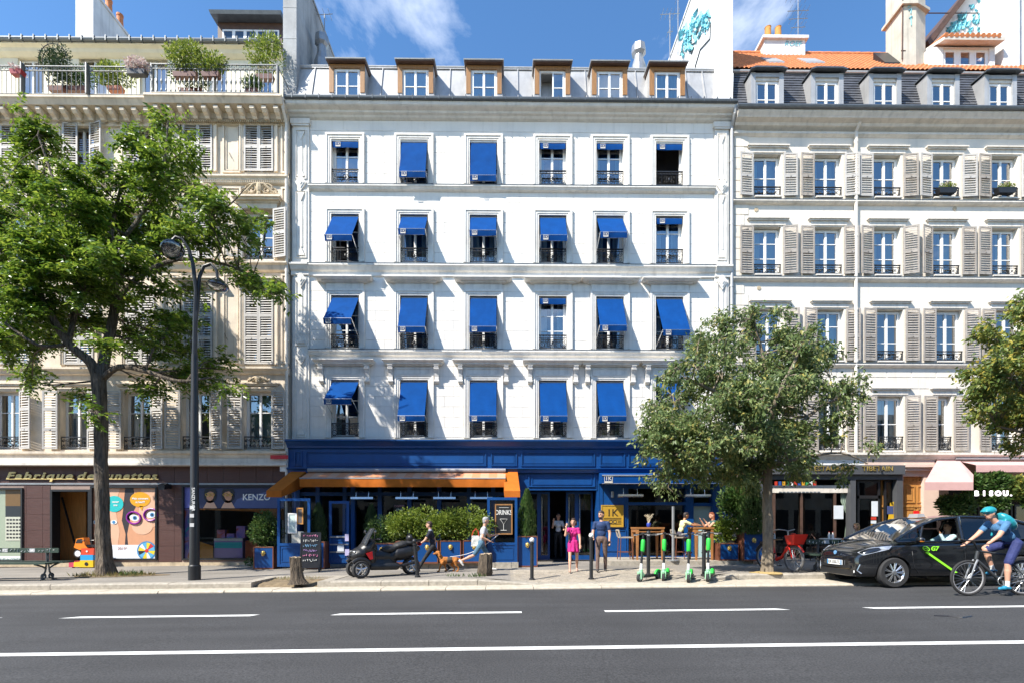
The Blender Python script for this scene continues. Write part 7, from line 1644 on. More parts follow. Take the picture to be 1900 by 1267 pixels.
# ---- street lamp with two swan necks
p = G(361, 1075); t = thing('street_lamp', 'tall black street lamp with two curved arms beside the big tree', 'street lamp', p); Yl = p.y; W_ = lambda a, q, dy=0: at(a, q, Yl + dy) - p
b = MB(); b.lathe([(.14, 0), (.14, .35), (.115, .38), (.105, 1.9), (.095, 1.95), (.09, 4.3), (.085, 4.36), (.075, 5.6)], n=14); b.build('post', M['dgrey'], t, smooth=30)
zt_ = 5.6; top = W_(364, 660); b = MB(); xx = 0
arc = [V(0, 0, 5.5), V(.02, -.0, 6.6), W_(364, 540, -.05), W_(358, 490, -.1), W_(350, 462, -.15), W_(338, 444, -.2), W_(326, 440, -.22), W_(320, 446, -.24)]; b.tube(arc, [.06, .055, .05, .045, .042, .04, .038, .035], 8); b.build('lamp_arm', M['dgrey'], t, smooth=True)
b = MB(); arc = [V(.02, 0, 6.3), W_(367, 560), W_(370, 515), W_(378, 495), W_(392, 490), W_(402, 503), W_(404, 520)]; b.tube(arc, [.05, .045, .042, .04, .038, .036, .035], 8); b.build('lamp_arm', M['dgrey'], t, smooth=True)
lensm = glass('lamp_lens', (.75, .75, .72), .12)
def lamp_head(c, rot):
    b = MB(); b.lathe([(.03, .22), (.07, .2), (.16, .13), (.235, .06), (.26, 0), (.245, -.03)], n=20, cap=False); b.xf(rot); b.xf(Matrix.Translation(c)); h = b.build('lamp_head', M['gloss'], t, smooth=40)
    b = MB(); b.lathe([(.24, -.02), (.2, -.08), (.1, -.12), (.01, -.13)], n=20, cap=False); b.xf(rot); b.xf(Matrix.Translation(c)); b.build('lamp_lens', lensm, h, smooth=True)
    b = MB(); b.lathe([(.2, .0), (.19, .03), (.06, .08), (.02, .1)], n=16, cap=False); b.ball((0, 0, 0), (.05, .05, .09), 8, 6); b.xf(rot); b.xf(Matrix.Translation(c)); b.build('reflector', M['chrome'], h, smooth=True)
lamp_head(W_(320, 464, -.24), Matrix.Rotation(R(-32), 4, 'Y') @ Matrix.Rotation(R(-28), 4, 'X')); lamp_head(W_(404, 532), Matrix.Rotation(R(6), 4, 'Y'))
b = MB()
for i, z in enumerate((1.55, 1.32, 1.75)): b.box(-.05, .05, -.112, -.1, z, z + .09)
b.build('sticker', pc('bench_sticker', (0, 0, 0)), t); text('SANZUROR', .11, M['white'], (0, -.112, 2.0), t, name='graffiti', ext=.001); KIDS[t.name][-1].rotation_euler = (0, R(90), 0)
# ---- coin ride motorbike
p = G(160, 1052); t = thing('kiddie_ride', 'colourful coin-operated children\'s motorbike ride beside the big tree trunk', 'kiddie ride', p)
yl, rd, bl, og, pk_ = pc('toy_yellow', (.70, .45, .01)), pc('toy_red', (.62, .06, .02)), pc('toy_blue', (.02, .30, .62)), pc('toy_orange', (.72, .20, .01)), pc('toy_pink', (.5, .05, .10))
for nm, bx, m in (('base_block', (-.42, -.22, -.2, .2, .03, .22), pk_), ('base_block', (-.24, .0, -.22, .22, .04, .20), yl), ('coin_box', (-.02, .42, -.24, .24, .03, .26), yl), ('coin_box', (-.02, .40, -.22, .22, .262, .44), bl), ('coin_box', (0, .42, -.21, .21, .442, .66), rd)): b = MB(); b.box(*bx); b.build(nm, m, t)
for x in (-.3, .1, .35): b = MB(); b.lathe([(.03, -.03), (.03, .03)], (x, -.15, .03), 10, 'y'); b.build('castor', M['rubber'], t)
b = MB(); b.lathe([(.14, -.05), (.16, 0), (.14, .05)], (-.2, -.05, .48), 18, 'y'); b.build('wheel', M['rubber'], t); b = MB(); b.lathe([(.1, -.056), (.1, .056)], (-.2, -.05, .48), 14, 'y'); b.build('wheel_hub', M['white'], t)
b = MB(); b.add([(x_, y_, z_) for y_ in (-.14, .1) for x_, z_ in ((-.3, .68), (-.22, .98), (.02, 1.02), (.06, .78), (.16, .66), (-.1, .6))], [(0, 1, 2, 3, 4, 5), (11, 10, 9, 8, 7, 6)] + [(i, (i + 1) % 6, (i + 1) % 6 + 6, i + 6) for i in range(6)]); b.build('fairing', og, t)
b = MB(); b.add([(x_, y_, z_) for y_ in (-.15, -.146) for x_, z_ in ((-.24, .84), (-.18, .96), (-.03, .98), (-.02, .84))], [(0, 1, 2, 3), (7, 6, 5, 4)]); b.build('windscreen', M['dgrey'], t)
b = MB(); b.box(.1, .45, -.12, .1, .7, .78); b.build('seat', M['black'], t); b = MB(); b.cyl((.0, -.2, .9), (.12, -.22, .92), .02, 6); b.cyl((.0, .16, .9), (.12, .18, .92), .02, 6); b.build('handlebar', M['black'], t)
b = MB(); b.lathe([(.03, -.01), (.03, 0)], (.2, -.215, .56), 12, 'y'); b.build('coin_plate', M['white'], t); b = MB(); b.lathe([(.06, -.01), (.06, 0)], (.2, -.241, .14), 14, 'y'); b.build('speaker', M['black'], t)
# ---- right terrace: deck, tall tables, stools, guests
YB = 16.55; xa, xb = ax(1130, 16.0), ax(1395, 16.0); zdk = pave_z(4, 16) + .14
b = MB(); b.hexa([(xa, 15.75, .0), (xb, 15.9, .0), (xb, YF - .05, .0), (xa, YF - .05, .0), (xa, 15.75, zdk), (xb, 15.9, zdk), (xb, YF - .05, zdk), (xa, YF - .05, zdk)]); tag(b.build('terrace_deck', M['granite']), kind='structure')
def table(label, px, Y, w, d, h, mat):
    x = ax(px, Y); t = thing('bar_table', label, 'table', (x, Y, zdk)); b = MB(); b.box(-w / 2, w / 2, -d / 2, d / 2, h - .05, h); b.build('table_top', mat, t); b = MB(); b.ring(-w / 2 + .02, w / 2 - .02, h - .16, h - .05, .03, -d / 2 + .02, d / 2 - .02); b.build('apron', mat, t)
    for sx in (-1, 1):
        for sy in (-1, 1): b = MB(); cx_, cy_ = sx * (w / 2 - .06), sy * (d / 2 - .06); b.hexa([(cx_ - .025, cy_ - .025, 0), (cx_ + .025, cy_ - .025, 0), (cx_ + .025, cy_ + .025, 0), (cx_ - .025, cy_ + .025, 0), (cx_ - .045, cy_ - .045, h - .05), (cx_ + .045, cy_ - .045, h - .05), (cx_ + .045, cy_ + .045, h - .05), (cx_ - .045, cy_ + .045, h - .05)]); b.build('leg', mat, t)
    return t
tw_ = pm('table_teak', (.34, .15, .05), .5, var=.25, scale=4, stretch=(1, 8, 1))
table('tall teak bar table carrying the blue vase of dried stems', 1201, YB, .92, .7, 1.05, tw_); table('tall teak bar table between the two seated guests', 1300, YB, .62, .7, 1.05, tw_)
x = ax(1203, YB); t = thing('vase', 'small blue vase with dried pale stems on the bar table', 'vase', (x, YB - .05, zdk + 1.05)); b = MB(); b.lathe([(.05, 0), (.075, .04), (.07, .12), (.06, .14)], n=14); b.build('pot', pc('cobalt_pot', (.02, .05, .35)), t, smooth=True)
b = MB(); r = random.Random(3)
for i in range(26): b.tube([(r.uniform(-.03, .03), r.uniform(-.03, .03), .1), (r.uniform(-.06, .06), r.uniform(-.05, .05), .25), (r.uniform(-.14, .14), r.uniform(-.1, .1), r.uniform(.33, .44))], .005, 3)
tag(b.build('dried_stems', pc('straw', (.45, .38, .26)), t), kind='stuff')
def stool(label, px, Y, rz):
    x = ax(px, Y); t = thing('bar_stool', label, 'stool', (x, Y, zdk), rz); b = MB(); b.box(-.2, .2, -.2, .2, .70, .74); b.build('seat', pm('woven_seat', (.35, .30, .24), .8, var=.2), t); b = MB(); b.tube([(-.2, -.18, .74), (-.25, -.17, .95), (-.25, .17, .95), (-.2, .18, .74)], .03, 6); b.build('backrest', pm('woven_seat', (0, 0, 0)), t)
    for sx in (-1, 1):
        for sy in (-1, 1): b = MB(); b.cyl((sx * .18, sy * .18, .7), (sx * .21, sy * .2, 0), .014, 6); b.build('leg', M['copper'], t)
    b = MB(); b.tube([(-.2, -.19, .25), (.2, -.19, .25), (.2, .19, .25), (-.2, .19, .25)], .011, 5, closed=True); b.build('footrest', M['copper'], t)
stool('copper-legged bar stool left of the table with the vase', 1160, YB, 0); stool('bar stool under the seated guest in yellow shirt', 1262, YB, 0); stool('bar stool under the seated guest with red hair', 1330, YB, math.pi)
ys_ = cl('pale_yellow_shirt', (.66, .64, .36)); zs_ = zdk + .80
person('person', 'guest in pale yellow shirt and dark shorts leaning across the bar table', Vector((ax(1261, YB), YB, zdk)), R(4), 1.55, lean=20, head=(-2, 0), legs=((62, 66), (48, 62)), arms=((78, 14, 10), (66, 24, 10)), top=ys_, bottom=cl('dark_shorts', (.05, .045, .07)), hair=(.03, .02, .018), skin='skint', shoe=(.1, .1, .14), leg_len=.46, sleeve=.55, hip_z=.80)
person('person', 'red-haired guest in dark teal top seated facing the yellow shirt', Vector((ax(1328, YB), YB + .05, zdk)), math.pi, 1.5, fem=True, lean=10, head=(6, 8), legs=((70, 74), (60, 70)), arms=((50, 96, 14), (54, 90, 16)), top=cl('teal_top', (.03, .10, .10)), bottom=cl('dark_shorts', (0, 0, 0)), hair=(.22, .06, .025), hair_len=.26, sleeve=.1, leg_len=.5, hip_z=.80)
b = MB(); p = Vector((ax(1249, 15.95), 15.95, zdk)); b.cyl((0, 0, 0), (0, 0, 1.7), .045, 10); b.lathe([(.2, 0), (.2, .03), (.05, .05)], n=14); tag(b.build('parasol_pole', M['steel'], loc=p), 'bare grey steel pole standing on the bar terrace', 'pole')
t = thing('fruit_crate', 'heap of oranges in a crate behind the bar window', 'crate', (ax(1236, 18.5), 18.5, .32)); b = MB(); b.ring(-.35, .35, 0, .2, .02, -.2, .2); b.build('crate', M['oak'], t)
om = MB(); om.ball((0, 0, 0), .05, 10, 7); om = om.mesh('orange', pc('orange_peel', (.6, .2, .02)), smooth=True)
for i in range(6):
    for j in range(2):
        for k in range(2): obj('orange', om, t, (-.27 + i * .105, -.16 + j * .1, .1 + k * .1))
# planters on the right of the bar
shr = bush_mesh(.62, .5, 1.0, 3600, 'shrub', .13, 70, up=.6); shr2 = bush_mesh(.4, .35, .45, 1300, 'hedge', .1, 71)
planter('small blue planter with yellow-green leaves left of the tall planters', 1347, 16.2, .62, .5, .55, shr2, z=zdk); planter('tall blue planter with large glossy shrub under the street tree', 1372, 16.5, .6, .55, .72, shr, z=zdk); planter('dark blue planter with climbing conifer next to the tree trunk', 1392, 16.0, .66, .5, .9, cone_mesh(.42, 2.0, 4200, 'shrub', 72, .09), z=zdk)
# ---- restaurant tables and guest on the right
for i, px in enumerate((1432, 1540, 1600)):
    Y = 16.9; p = onp(px, Y); t = thing('bistro_table', 'small round bistro table %s' % ('beside the street tree trunk', 'under the paper notice of the restaurant', 'before the seated guest with sunglasses')[i], 'table', p); b = MB(); b.lathe([(.32, .72), (.32, .75)], n=20); b.build('table_top', M['white'] if i == 1 else M['wood'], t); b = MB(); b.cyl((0, 0, .05), (0, 0, .72), .025, 8)
    for k in range(3): a = k * 2.1; b.tube([(0, 0, .2), (.14 * math.cos(a), .14 * math.sin(a), .12), (.26 * math.cos(a), .26 * math.sin(a), .0)], .016, 5)
    b.build('pedestal', M['iron'], t)
    for k in range(2):
        q = thing('bottle', 'small white bottle, %s of the pair on the %s bistro table' % (('left', 'right')[k], ('left', 'middle', 'right')[i]), 'bottle', (p.x - .06 + .12 * k, p.y - .05, p.z + .75), group='white bottles on the bistro tables'); b = MB(); b.lathe([(.035, 0), (.035, .12), (.014, .17), (.014, .2)], n=10); b.build('bottle_body', M['white'], q, smooth=True); b = MB(); b.lathe([(.016, .2), (.016, .22)], n=8); b.build('cap', pc('red_strap', (0, 0, 0)), q)
def glasses(P, cap, el, pel, chest, neck, hc, up, fw, k):
    for s in (-1, 1): el(hc + V(.088, s * .033, .008) * k, (.012, .03, .022), 6)
person('person', 'long-haired guest with sunglasses and patterned top seated behind the bench', onp(1591, 16.75), math.pi - R(12), 1.55, fem=True, lean=2, head=(2, 0), legs=((84, 86), (80, 84)), arms=((28, 70, 10), (30, 64, 10)), top=cl('patterned_top', (.30, .36, .30)), bottom=cl('dark_shorts', (0, 0, 0)), hair=(.30, .17, .07), hair_len=.24, sleeve=.12, hip_z=.48, extra=glasses)
def chair(label, px, Y, rz):
    p = onp(px, Y); t = thing('cafe_chair', label, 'chair', p, rz); b = MB(); b.lathe([(.2, .44), (.2, .47)], n=16); b.build('seat', M['brown'], t); b = MB(); b.tube([(-.18, -.16, .46), (-.24, -.17, .75), (-.26, 0, .88), (-.24, .17, .75), (-.18, .16, .46)], .016, 6); b.build('backrest', M['brown'], t)
    for sx in (-1, 1):
        for sy in (-1, 1): b = MB(); b.cyl((sx * .13, sy * .13, .45), (sx * .19, sy * .18, 0), .014, 6); b.build('leg', M['brown'], t)
chair('dark bentwood chair under the seated guest with sunglasses', 1594, 16.75, math.pi); chair('empty bentwood chair left of the middle bistro table', 1520, 17.0, 0); chair('empty bentwood chair right of the middle bistro table', 1566, 17.0, math.pi)
# ---- balcony plants on the left roof
def pot_plant(label, px, qb, Y, w, kind, r, seed, tall=1.0, n=900, colr=(.13, .045, .03), hang=True):
    q = at(px, qb, Y); t = thing('potted_plant', label, 'plant', (q.x, Y, q.z), group='plants of the roof balcony'); b = MB(); b.hexa([(-w / 2 + .03, -.09, 0), (w / 2 - .03, -.09, 0), (w / 2 - .03, .09, 0), (-w / 2 + .03, .09, 0), (-w / 2, -.11, .15), (w / 2, -.11, .15), (w / 2, .11, .15), (-w / 2, .11, .15)]); b.build('pot', pc('pot_%d' % seed, colr), t); obj('foliage', bush_mesh(r, .3, r * .62 * tall, n, kind, .085, seed), t, (0, 0, .14))
yp = YF - .42
pot_plant('pale flowering trough hanging on the middle of the roof balcony', 255, 141, yp - .25, .62, 'flower', .42, 80, .8, colr=(.04, .04, .05))
pot_plant('bright green bush trough on the baluster part of the roof balcony', 345, 146, yp - .2, .8, 'hedge', .85, 81, 1.1, 2200); pot_plant('smaller green trough right of the bright bush on the balcony', 392, 146, yp - .2, .6, 'hedge', .55, 82, 1.1, 1200)
pot_plant('wispy tall shrub at the right end of the roof balcony', 492, 150, yp + .4, .6, 'hedge', .7, 83, 1.9, 1800); pot_plant('leafy potted bush low behind the thin railing', 215, 172, yp + .2, .5, 'hedge', .75, 84, 1.0, 1700, (.4, .12, .05))
pot_plant('climbing plant with arched trellis near the left of the balcony', 106, 172, yp + .3, .5, 'conif', .55, 85, 2.2, 1500); pot_plant('dark green screen plant behind the railing beside the trellis', 140, 172, yp + .5, .9, 'shrub', .7, 86, .9, 1300)
pot_plant('red hanging pot at the left of the roof balcony', 33, 141, yp - .22, .4, 'flower', .14, 87, .5, 120, (.3, .02, .03)); pot_plant('small bush at the foot of the right balusters', 468, 176, yp + .15, .4, 'shrub', .35, 88, 1, 700); pot_plant('green bushes behind the balusters in the middle', 355, 176, yp + .3, .8, 'shrub', .8, 89, 1.0, 1700)
q = at(98, 172, yp + .35); t = thing('trellis_arch', 'thin black arched trellis on the roof balcony', 'trellis', q); b = MB()
for r_ in (.5, .36): b.tube([(-r_, 0, 0), (-r_, 0, 1.1)] + [(-r_ * math.cos(a), 0, 1.1 + r_ * 1.2 * math.sin(a)) for a in [math.pi * i / 10 for i in range(11)]] + [(r_, 0, 1.1), (r_, 0, 0)], .014, 5)
b.build('arch', M['iron'], t); b = MB()
for i in range(9): a = math.pi * (i + .5) / 9; b.cyl((-.36 * math.cos(a), 0, 1.1 + .43 * math.sin(a)), (-.62 * math.cos(a), 0, 1.1 + .74 * math.sin(a)), .008, 4)
tag(b.build('spokes', M['iron'], t), kind='stuff')
# flower boxes on the right house
for px, lb_ in ((1755, 'flower box with pale flowers in the fourth top-row window of the cream house'), (1864, 'flower box with pale flowers in the fifth top-row window of the cream house')):
    q = at(px, 361, YF - .12); t = thing('flower_box', lb_, 'flower box', (q.x, YF - .14, q.z)); b = MB(); b.hexa([(-.28, -.08, 0), (.28, -.08, 0), (.28, .08, 0), (-.28, .08, 0), (-.34, -.1, .18), (.34, -.1, .18), (.34, .1, .18), (-.34, .1, .18)]); b.build('trough', M['black'], t); obj('foliage', bush_mesh(.32, .14, .1, 380, 'hedge', .06, 90), t, (0, 0, .16)); obj('flowers', bush_mesh(.3, .14, .1, 160, 'flower', .05, 91), t, (0, 0, .2))
# garland of leaves round the lit letters
for i, (px, py, r, kd, lb_) in enumerate(((1775, 940, .62, 'shrub', 'dark shrub climbing beside the pink awning'), (1815, 900, .5, 'shrub', 'leaf garland above the first sign letters'), (1850, 895, .55, 'shrub', 'leaf garland above the middle sign letters'), (1890, 905, .6, 'hacky', 'leaf garland above the last sign letters'), (1845, 933, .42, 'shrub', 'leaf garland hanging under the lit letters'), (1925, 925, .6, 'shrub', 'leaf garland at the right edge of the picture'))):
    q = at(px, py, YF - .75); r *= 1.12; t = thing('garland', lb_, 'plant', (q.x, q.y, q.z - r * .6)); obj('foliage', bush_mesh(r, .16, r * .6, 1700, kd, .14, 100 + i), t)
    b = MB(); b.tube([(-r * .6, .1, r * .4), (0, .12, r * .7), (r * .6, .1, r * .5)], .012, 5); b.build('stem', M['brown'], t)
# sign panel
t = thing('neon_sign', 'small dark COFFEE sign above the hedge in the terrace window', 'sign', at(741, 942, YF - .06)); b = MB(); b.box(-.2, .2, 0, .02, -.12, .14); b.build('sign_panel', M['black'], t); text('COFFEE', .1, pc('sign_pink', (.7, .35, .4)), (0, -.006, .04), t, ext=.002); text('shop', .13, pc('sign_pale', (.5, .66, .75)), (0, -.006, -.08), t, ext=.002, shear=.3)
# ================================================================== vehicles
def frame_to(par, b, nm, mat, **k): return b.build(nm, mat, par, **k)
# ---- green kick scooters
def kick_scooter():
    t = thing('kick_scooter', '', 'kick scooter'); gn = pc('lime_green', (.03, .50, .06)); lg = pc('pale_lime', (.35, .68, .42)); r = .105
    for x, nm in ((0, 'front_wheel'), (.86, 'rear_wheel')):
        b = MB(); b.lathe([(r * .72, -.028), (r * .95, -.03), (r, -.015), (r, .015), (r * .95, .03), (r * .72, .028)], (x, 0, r), 22, 'y', cap=False); w_ = b.build(nm, M['rubber'], t, smooth=50)
        b = MB(); b.lathe([(r * .74, -.022), (r * .3, -.03), (r * .3, .03), (r * .74, .022)], (x, 0, r), 18, 'y'); b.build('wheel_hub', M['grey'], w_)
    b = MB(); b.zprism([(.13, -.06), (.2, -.085), (.62, -.085), (.7, -.05), (.7, .05), (.62, .085), (.2, .085), (.13, .06)], .10, .155); b.build('deck', M['dgrey'], t)
    b = MB(); b.tube([(.16, 0, .14), (.06, 0, .22), (.05, 0, .3)], [.05, .05, .045], 10); b.build('neck', lg, t, smooth=True)
    for s in (-1, 1): b = MB(); b.box(-.02, .03, s * .045 - .012, s * .045 + .012, r - .03, .25); b.build('fork', lg, t)
    b = MB(); b.torus((0, 0, r), r + .02, .03, 'y', 10, 8, 20, 120); b.build('front_mudguard', lg, t, smooth=True)
    b = MB(); b.torus((.86, 0, r), r + .015, .045, 'y', 12, 8, 15, 165); b.build('rear_mudguard', gn, t, smooth=True)
    b = MB(); b.tube([(.05, 0, .24), (.16, 0, 1.12)], [.03, .024], 12); b.build('stem', M['black'], t, smooth=True)
    b = MB(); b.tube([(.058, 0, .30), (.075, 0, .44)], .033, 12); b.build('stem_sleeve', M['white'], t, smooth=True)
    b = MB(); n0 = 0; b.tube([(.128, 0, .72), (.132, 0, .76), (.155, 0, .98), (.158, 0, 1.02)], [.035, .052, .052, .04], 12); b.build('battery_pack', gn, t, smooth=40)
    b = MB(); b.tube([(.0, 0, 0), (0, 0, .02)], .03, 8); b.xf(Matrix.Translation((.105, -.0, .62))); b.build('clip', gn, t)
    b = MB(); b.tube([(.19, -.27, 1.13), (.165, -.1, 1.14), (.16, 0, 1.15), (.165, .1, 1.14), (.19, .27, 1.13)], .017, 8); b.build('handlebar', M['black'], t, smooth=True)
    for s in (-1, 1): b = MB(); b.cyl((.178, s * .17, 1.135), (.19, s * .28, 1.13), .022, 10); b.build('grip', M['rubber'], t); b = MB(); b.tube([(.16, s * .12, 1.14), (.10, s * .15, 1.12), (.09, s * .22, 1.12)], .008, 5); b.build('brake_lever', M['grey'], t)
    b = MB(); b.box(.13, .2, -.035, .035, 1.15, 1.19); b.build('display', M['black'], t); b = MB(); b.tube([(.45, .06, .1), (.5, .16, 0)], .01, 5); b.build('kickstand', M['grey'], t)
    return t
ks = kick_scooter()
for i, (px, py, rz, lb_) in enumerate(((1187, 1079, 44, 'leftmost green kick scooter, parked nearly side-on before the bar'), (1231, 1078, 66, 'second green kick scooter from the left before the bar'), (1277, 1080, 66, 'third green kick scooter, before the guest in yellow shirt'), (1313, 1079, 61, 'rightmost green kick scooter, before the red-haired guest'))):
    o = ks if i == 0 else copy_tree(ks); o.location = G(px, py); o.rotation_euler = (0, 0, R(rz)); tag(o, lb_, 'kick scooter', 'green kick scooters')
# ---- bicycles
def wheel(t, x, z, r, tyre_r, nm, tm=None, rimc='grey', spokes=24, y=0):
    b = MB(); b.torus((x, y, z), r - tyre_r, tyre_r, 'y', 40, 8); w_ = b.build(nm, tm or M['rubber'], t, smooth=True)
    b = MB(); b.torus((x, y, z), r - tyre_r * 2.2, tyre_r * .55, 'y', 36, 6); b.build('rim', M[rimc], w_, smooth=True)
    b = MB(); b.lathe([(.022, -.05), (.04, -.03), (.028, -.02), (.028, .02), (.04, .03), (.022, .05)], (x, y, z), 12, 'y'); b.build('hub', M['steel'], w_)
    b = MB()
    for i in range(spokes): a = 2 * math.pi * i / spokes; s = .03 * (1 if i % 2 else -1); b.cyl((x + .035 * math.cos(a + .5 * (1 if i % 4 < 2 else -1)), y + s, z + .035 * math.sin(a + .5)), (x + (r - tyre_r * 2.4) * math.cos(a), y, z + (r - tyre_r * 2.4) * math.sin(a)), .0028, 4)
    tag(b.build('spokes', M['chrome'], w_), kind='stuff'); return w_
def bicycle(label, loc, rz, fm, red=False):
    t = thing('bicycle', label, 'bicycle', loc, rz); r = .345; wb = 1.06; wheel(t, 0, r, r, .024 if not red else .03, 'front_wheel', pm('grey_tyre', (.12, .12, .12), .8, var=.2) if red else None); wheel(t, wb, r, r, .024 if not red else .03, 'rear_wheel')
    tr = .026 if red else .021; bb = V(.62, 0, .29); hd0, hd1 = V(.155, 0, .70), V(.19, 0, .86); st = V(.80, 0, .78)
    b = MB()
    if red: b.tube([hd0 + V(-.01, 0, -.05), V(.3, 0, .5), V(.42, 0, .36), bb], .045, 10); b.tube([bb, st], .028, 10)
    else: b.tube([hd0, bb], .028, 10); b.tube([hd1, st], .02, 10); b.tube([bb, st + V(.01, 0, .03)], .02, 10)
    for s in (-1, 1): b.tube([bb + V(0, s * .03, 0), V(wb, s * .06, r)], .012, 8); b.tube([st + V(-.01, 0, -.06), V(wb, s * .06, r)], .01, 8)
    b.tube([hd0, hd1], .03, 10); b.build('frame', fm, t, smooth=True)
    for s in (-1, 1): b = MB(); b.tube([V(0, s * .055, r), V(.10, s * .055, .62), V(.15, s * .04, .69)], [.013, .018, .02], 8); b.build('fork', fm if red else M['steel'], t, smooth=True)
    b = MB(); hb = hd1 + (V(.02, 0, .2) if red else V(-.09, 0, .2))
    b.tube([hd1, hb], .018, 8)
    if red: b.tube([hb + V(.16, -.28, .02), hb + V(.04, -.24, .04), hb + V(-.02, -.1, .02), hb, hb + V(-.02, .1, .02), hb + V(.04, .24, .04), hb + V(.16, .28, .02)], .013, 8)
    else: b.tube([hb + V(.03, -.32, .02), hb + V(-.05, -.1, 0), hb + V(-.05, .1, 0), hb + V(.03, .32, .02)], .014, 8)
    b.build('handlebar', M['steel'] if red else M['black'], t, smooth=True)
    b = MB(); sp = V(.84, 0, .96); b.tube([st, sp], .014, 8); b.build('seat_post', M['steel'], t); b = MB(); b.hexa([(.72, -.02, .95), (.98, -.075, .96), (.98, .075, .96), (.72, .02, .95), (.71, -.015, .985), (.97, -.07, 1.01), (.97, .07, 1.01), (.71, .015, .985)]); b.build('saddle', M['black'], t)
    b = MB(); b.torus(tuple(bb + V(0, -.05, 0)), .085, .007, 'y', 22, 4); b.tube([bb + V(0, -.06, 0), bb + V(.03, -.07, -.165)], .012, 6); b.tube([bb + V(0, .06, 0), bb + V(-.03, .07, .165)], .012, 6); b.build('crank', M['steel'], t)
    for s, p in ((-1, bb + V(.03, -.12, -.17)), (1, bb + V(-.03, .12, .17))): b = MB(); b.box(p.x - .045, p.x + .045, p.y - .045, p.y + .045, p.z - .012, p.z + .012); b.build('pedal', M['black'], t)
    b = MB(); b.tube([(wb, -.055, r + .035), tuple(bb + V(0, -.055, .085))], .006, 4); b.tube([(wb, -.055, r - .035), tuple(bb + V(0, -.055, -.085))], .006, 4); b.build('chain', M['steel'], t)
    if red:
        b = MB(); b.add([(-.16, -.15, .72), (.1, -.13, .72), (.1, .13, .72), (-.16, .15, .72), (-.26, -.2, .98), (.12, -.18, .94), (.12, .18, .94), (-.26, .2, .98)], [(0, 3, 2, 1), (0, 1, 5, 4), (1, 2, 6, 5), (2, 3, 7, 6), (3, 0, 4, 7)]); b.build('front_basket', fm, t)
        b = MB(); b.torus((0, 0, r), r + .03, .022, 'y', 16, 6, 30, 150); b.build('mudguard', fm, t, smooth=True); b = MB(); b.torus((wb, 0, r), r + .03, .03, 'y', 18, 6, 20, 170); b.build('mudguard', M['dgrey'], t, smooth=True)
        b = MB(); b.box(.9, 1.2, -.06, .06, .70, .76); b.build('rear_carrier', M['dgrey'], t); o = text('JUMP', .11, M['white'], (.30, -.05, .44), t); o.rotation_euler = (0, R(48), 0); o.scale = (-1, 1, 1) if False else (1, 1, 1); text('JUMP', .07, M['white'], (-.06, -.175, .84), t)
        b = MB(); b.torus((0, 0, 0), .05, .01, 'z', 12, 5); b.xf(Matrix.Translation((.02, 0, .99))); b.build('bell', fm, t)
    return t
redp = pc('bike_red', (.62, .022, .012)); p = onp(1473, Y2 + .1)
bicycle('red hire bicycle with front basket parked behind the tree trunk', p, R(102), redp, True)
pB = at(1796, 1100, 9.75); pB = Vector((pB.x, 9.75, road_z(pB.x))); bicycle('dark grey mountain bicycle ridden left past the taxi', pB, 0, pm('bike_grey', (.06, .065, .07), .4, .3, var=.1))
def pack(P, cap, el, pel, chest, neck, hc, up, fw, k):
    el(chest - fw * .17 * k + up * .02 * k, (.10, .15, .22), 9, (0, R(44), 0)); 
    for s in (-1, 1): cap(chest + V(0, s * .1, .14), .022, chest + fw * .1 * k + V(0, s * .1, -.08), .02, 9)
rid = person('person', 'cyclist in teal helmet, blue shirt and backpack riding left', pB + V(.86, 0, 0), math.pi, 1.74, lean=40, head=(6, 8), legs=((27, 26), (74, 96)), arms=((38, 16, 6), (42, 12, 6)), top=cl('cyclist_blue', (.06, .17, .33)), bottom=cl('navy_shorts', (.02, .03, .12)), skin='skin', hair=(.1, .07, .05), shoe=(.02, .22, .36), leg_len=.44, sleeve=.5, hip_z=.99, hat='helmet', sock=True, extra=pack)
# ---- three-wheeled motor scooter
A, B = G(664, 1071), G(757, 1065); d = (B - A); rz = math.atan2(d.y, d.x); t = thing('motor_scooter', 'black three-wheeled motor scooter with windscreen parked on the pavement', 'motor scooter', A, rz)
def mwheel(x, y, r, nm, w_=.065):
    b = MB(); b.lathe([(r * .68, -w_), (r * .9, -w_), (r, -w_ * .5), (r, w_ * .5), (r * .9, w_), (r * .68, w_)], (x, y, r), 28, 'y', cap=False); w = b.build(nm, M['rubber'], t, smooth=50)
    b = MB(); b.lathe([(r * .7, -w_ * .95), (r * .62, -w_ * .8), (r * .62, w_ * .8), (r * .7, w_ * .95)], (x, y, r), 28, 'y', cap=False); b.torus((x, y - w_ * .8, r), r * .67, .012, 'y', 28, 6); b.build('rim', M['chrome'], w, smooth=40)
    b = MB()
    for i in range(5): a = 2 * math.pi * i / 5 + .3; b.tube([(x, y - w_ * .7, r), (x + r * .66 * math.cos(a), y - w_ * .85, r + r * .66 * math.sin(a))], [.026, .016], 6)
    b.lathe([(.05, -w_ * .9), (.05, w_ * .9)], (x, y, r), 14, 'y'); b.build('spokes', M['chrome'], w); b = MB(); b.lathe([(.10, 0), (.10, .01)], (x, y + w_ * .3, r), 18, 'y'); b.build('brake_disc', M['steel'], w)
mwheel(0, -.235, .225, 'front_wheel'); mwheel(0, .235, .225, 'front_wheel'); mwheel(1.42, 0, .24, 'rear_wheel', .075)
for s in (-1, 1):
    b = MB(); b.torus((0, s * .235, .225), .26, .05, 'y', 12, 8, 25, 140); b.build('mudguard', M['black'], t, smooth=True); b = MB(); b.cyl((.0, s * .15, .22), (.16, s * .12, .66), .028, 8); b.build('fork', M['steel'], t)
P = []; c = lambda a, r0, e, r1, m=0: P.append(('c', a, r0, e, r1, m)); e = lambda a, r, m=0, rot=(0, 0, 0): P.append(('e', a, r, rot, m))
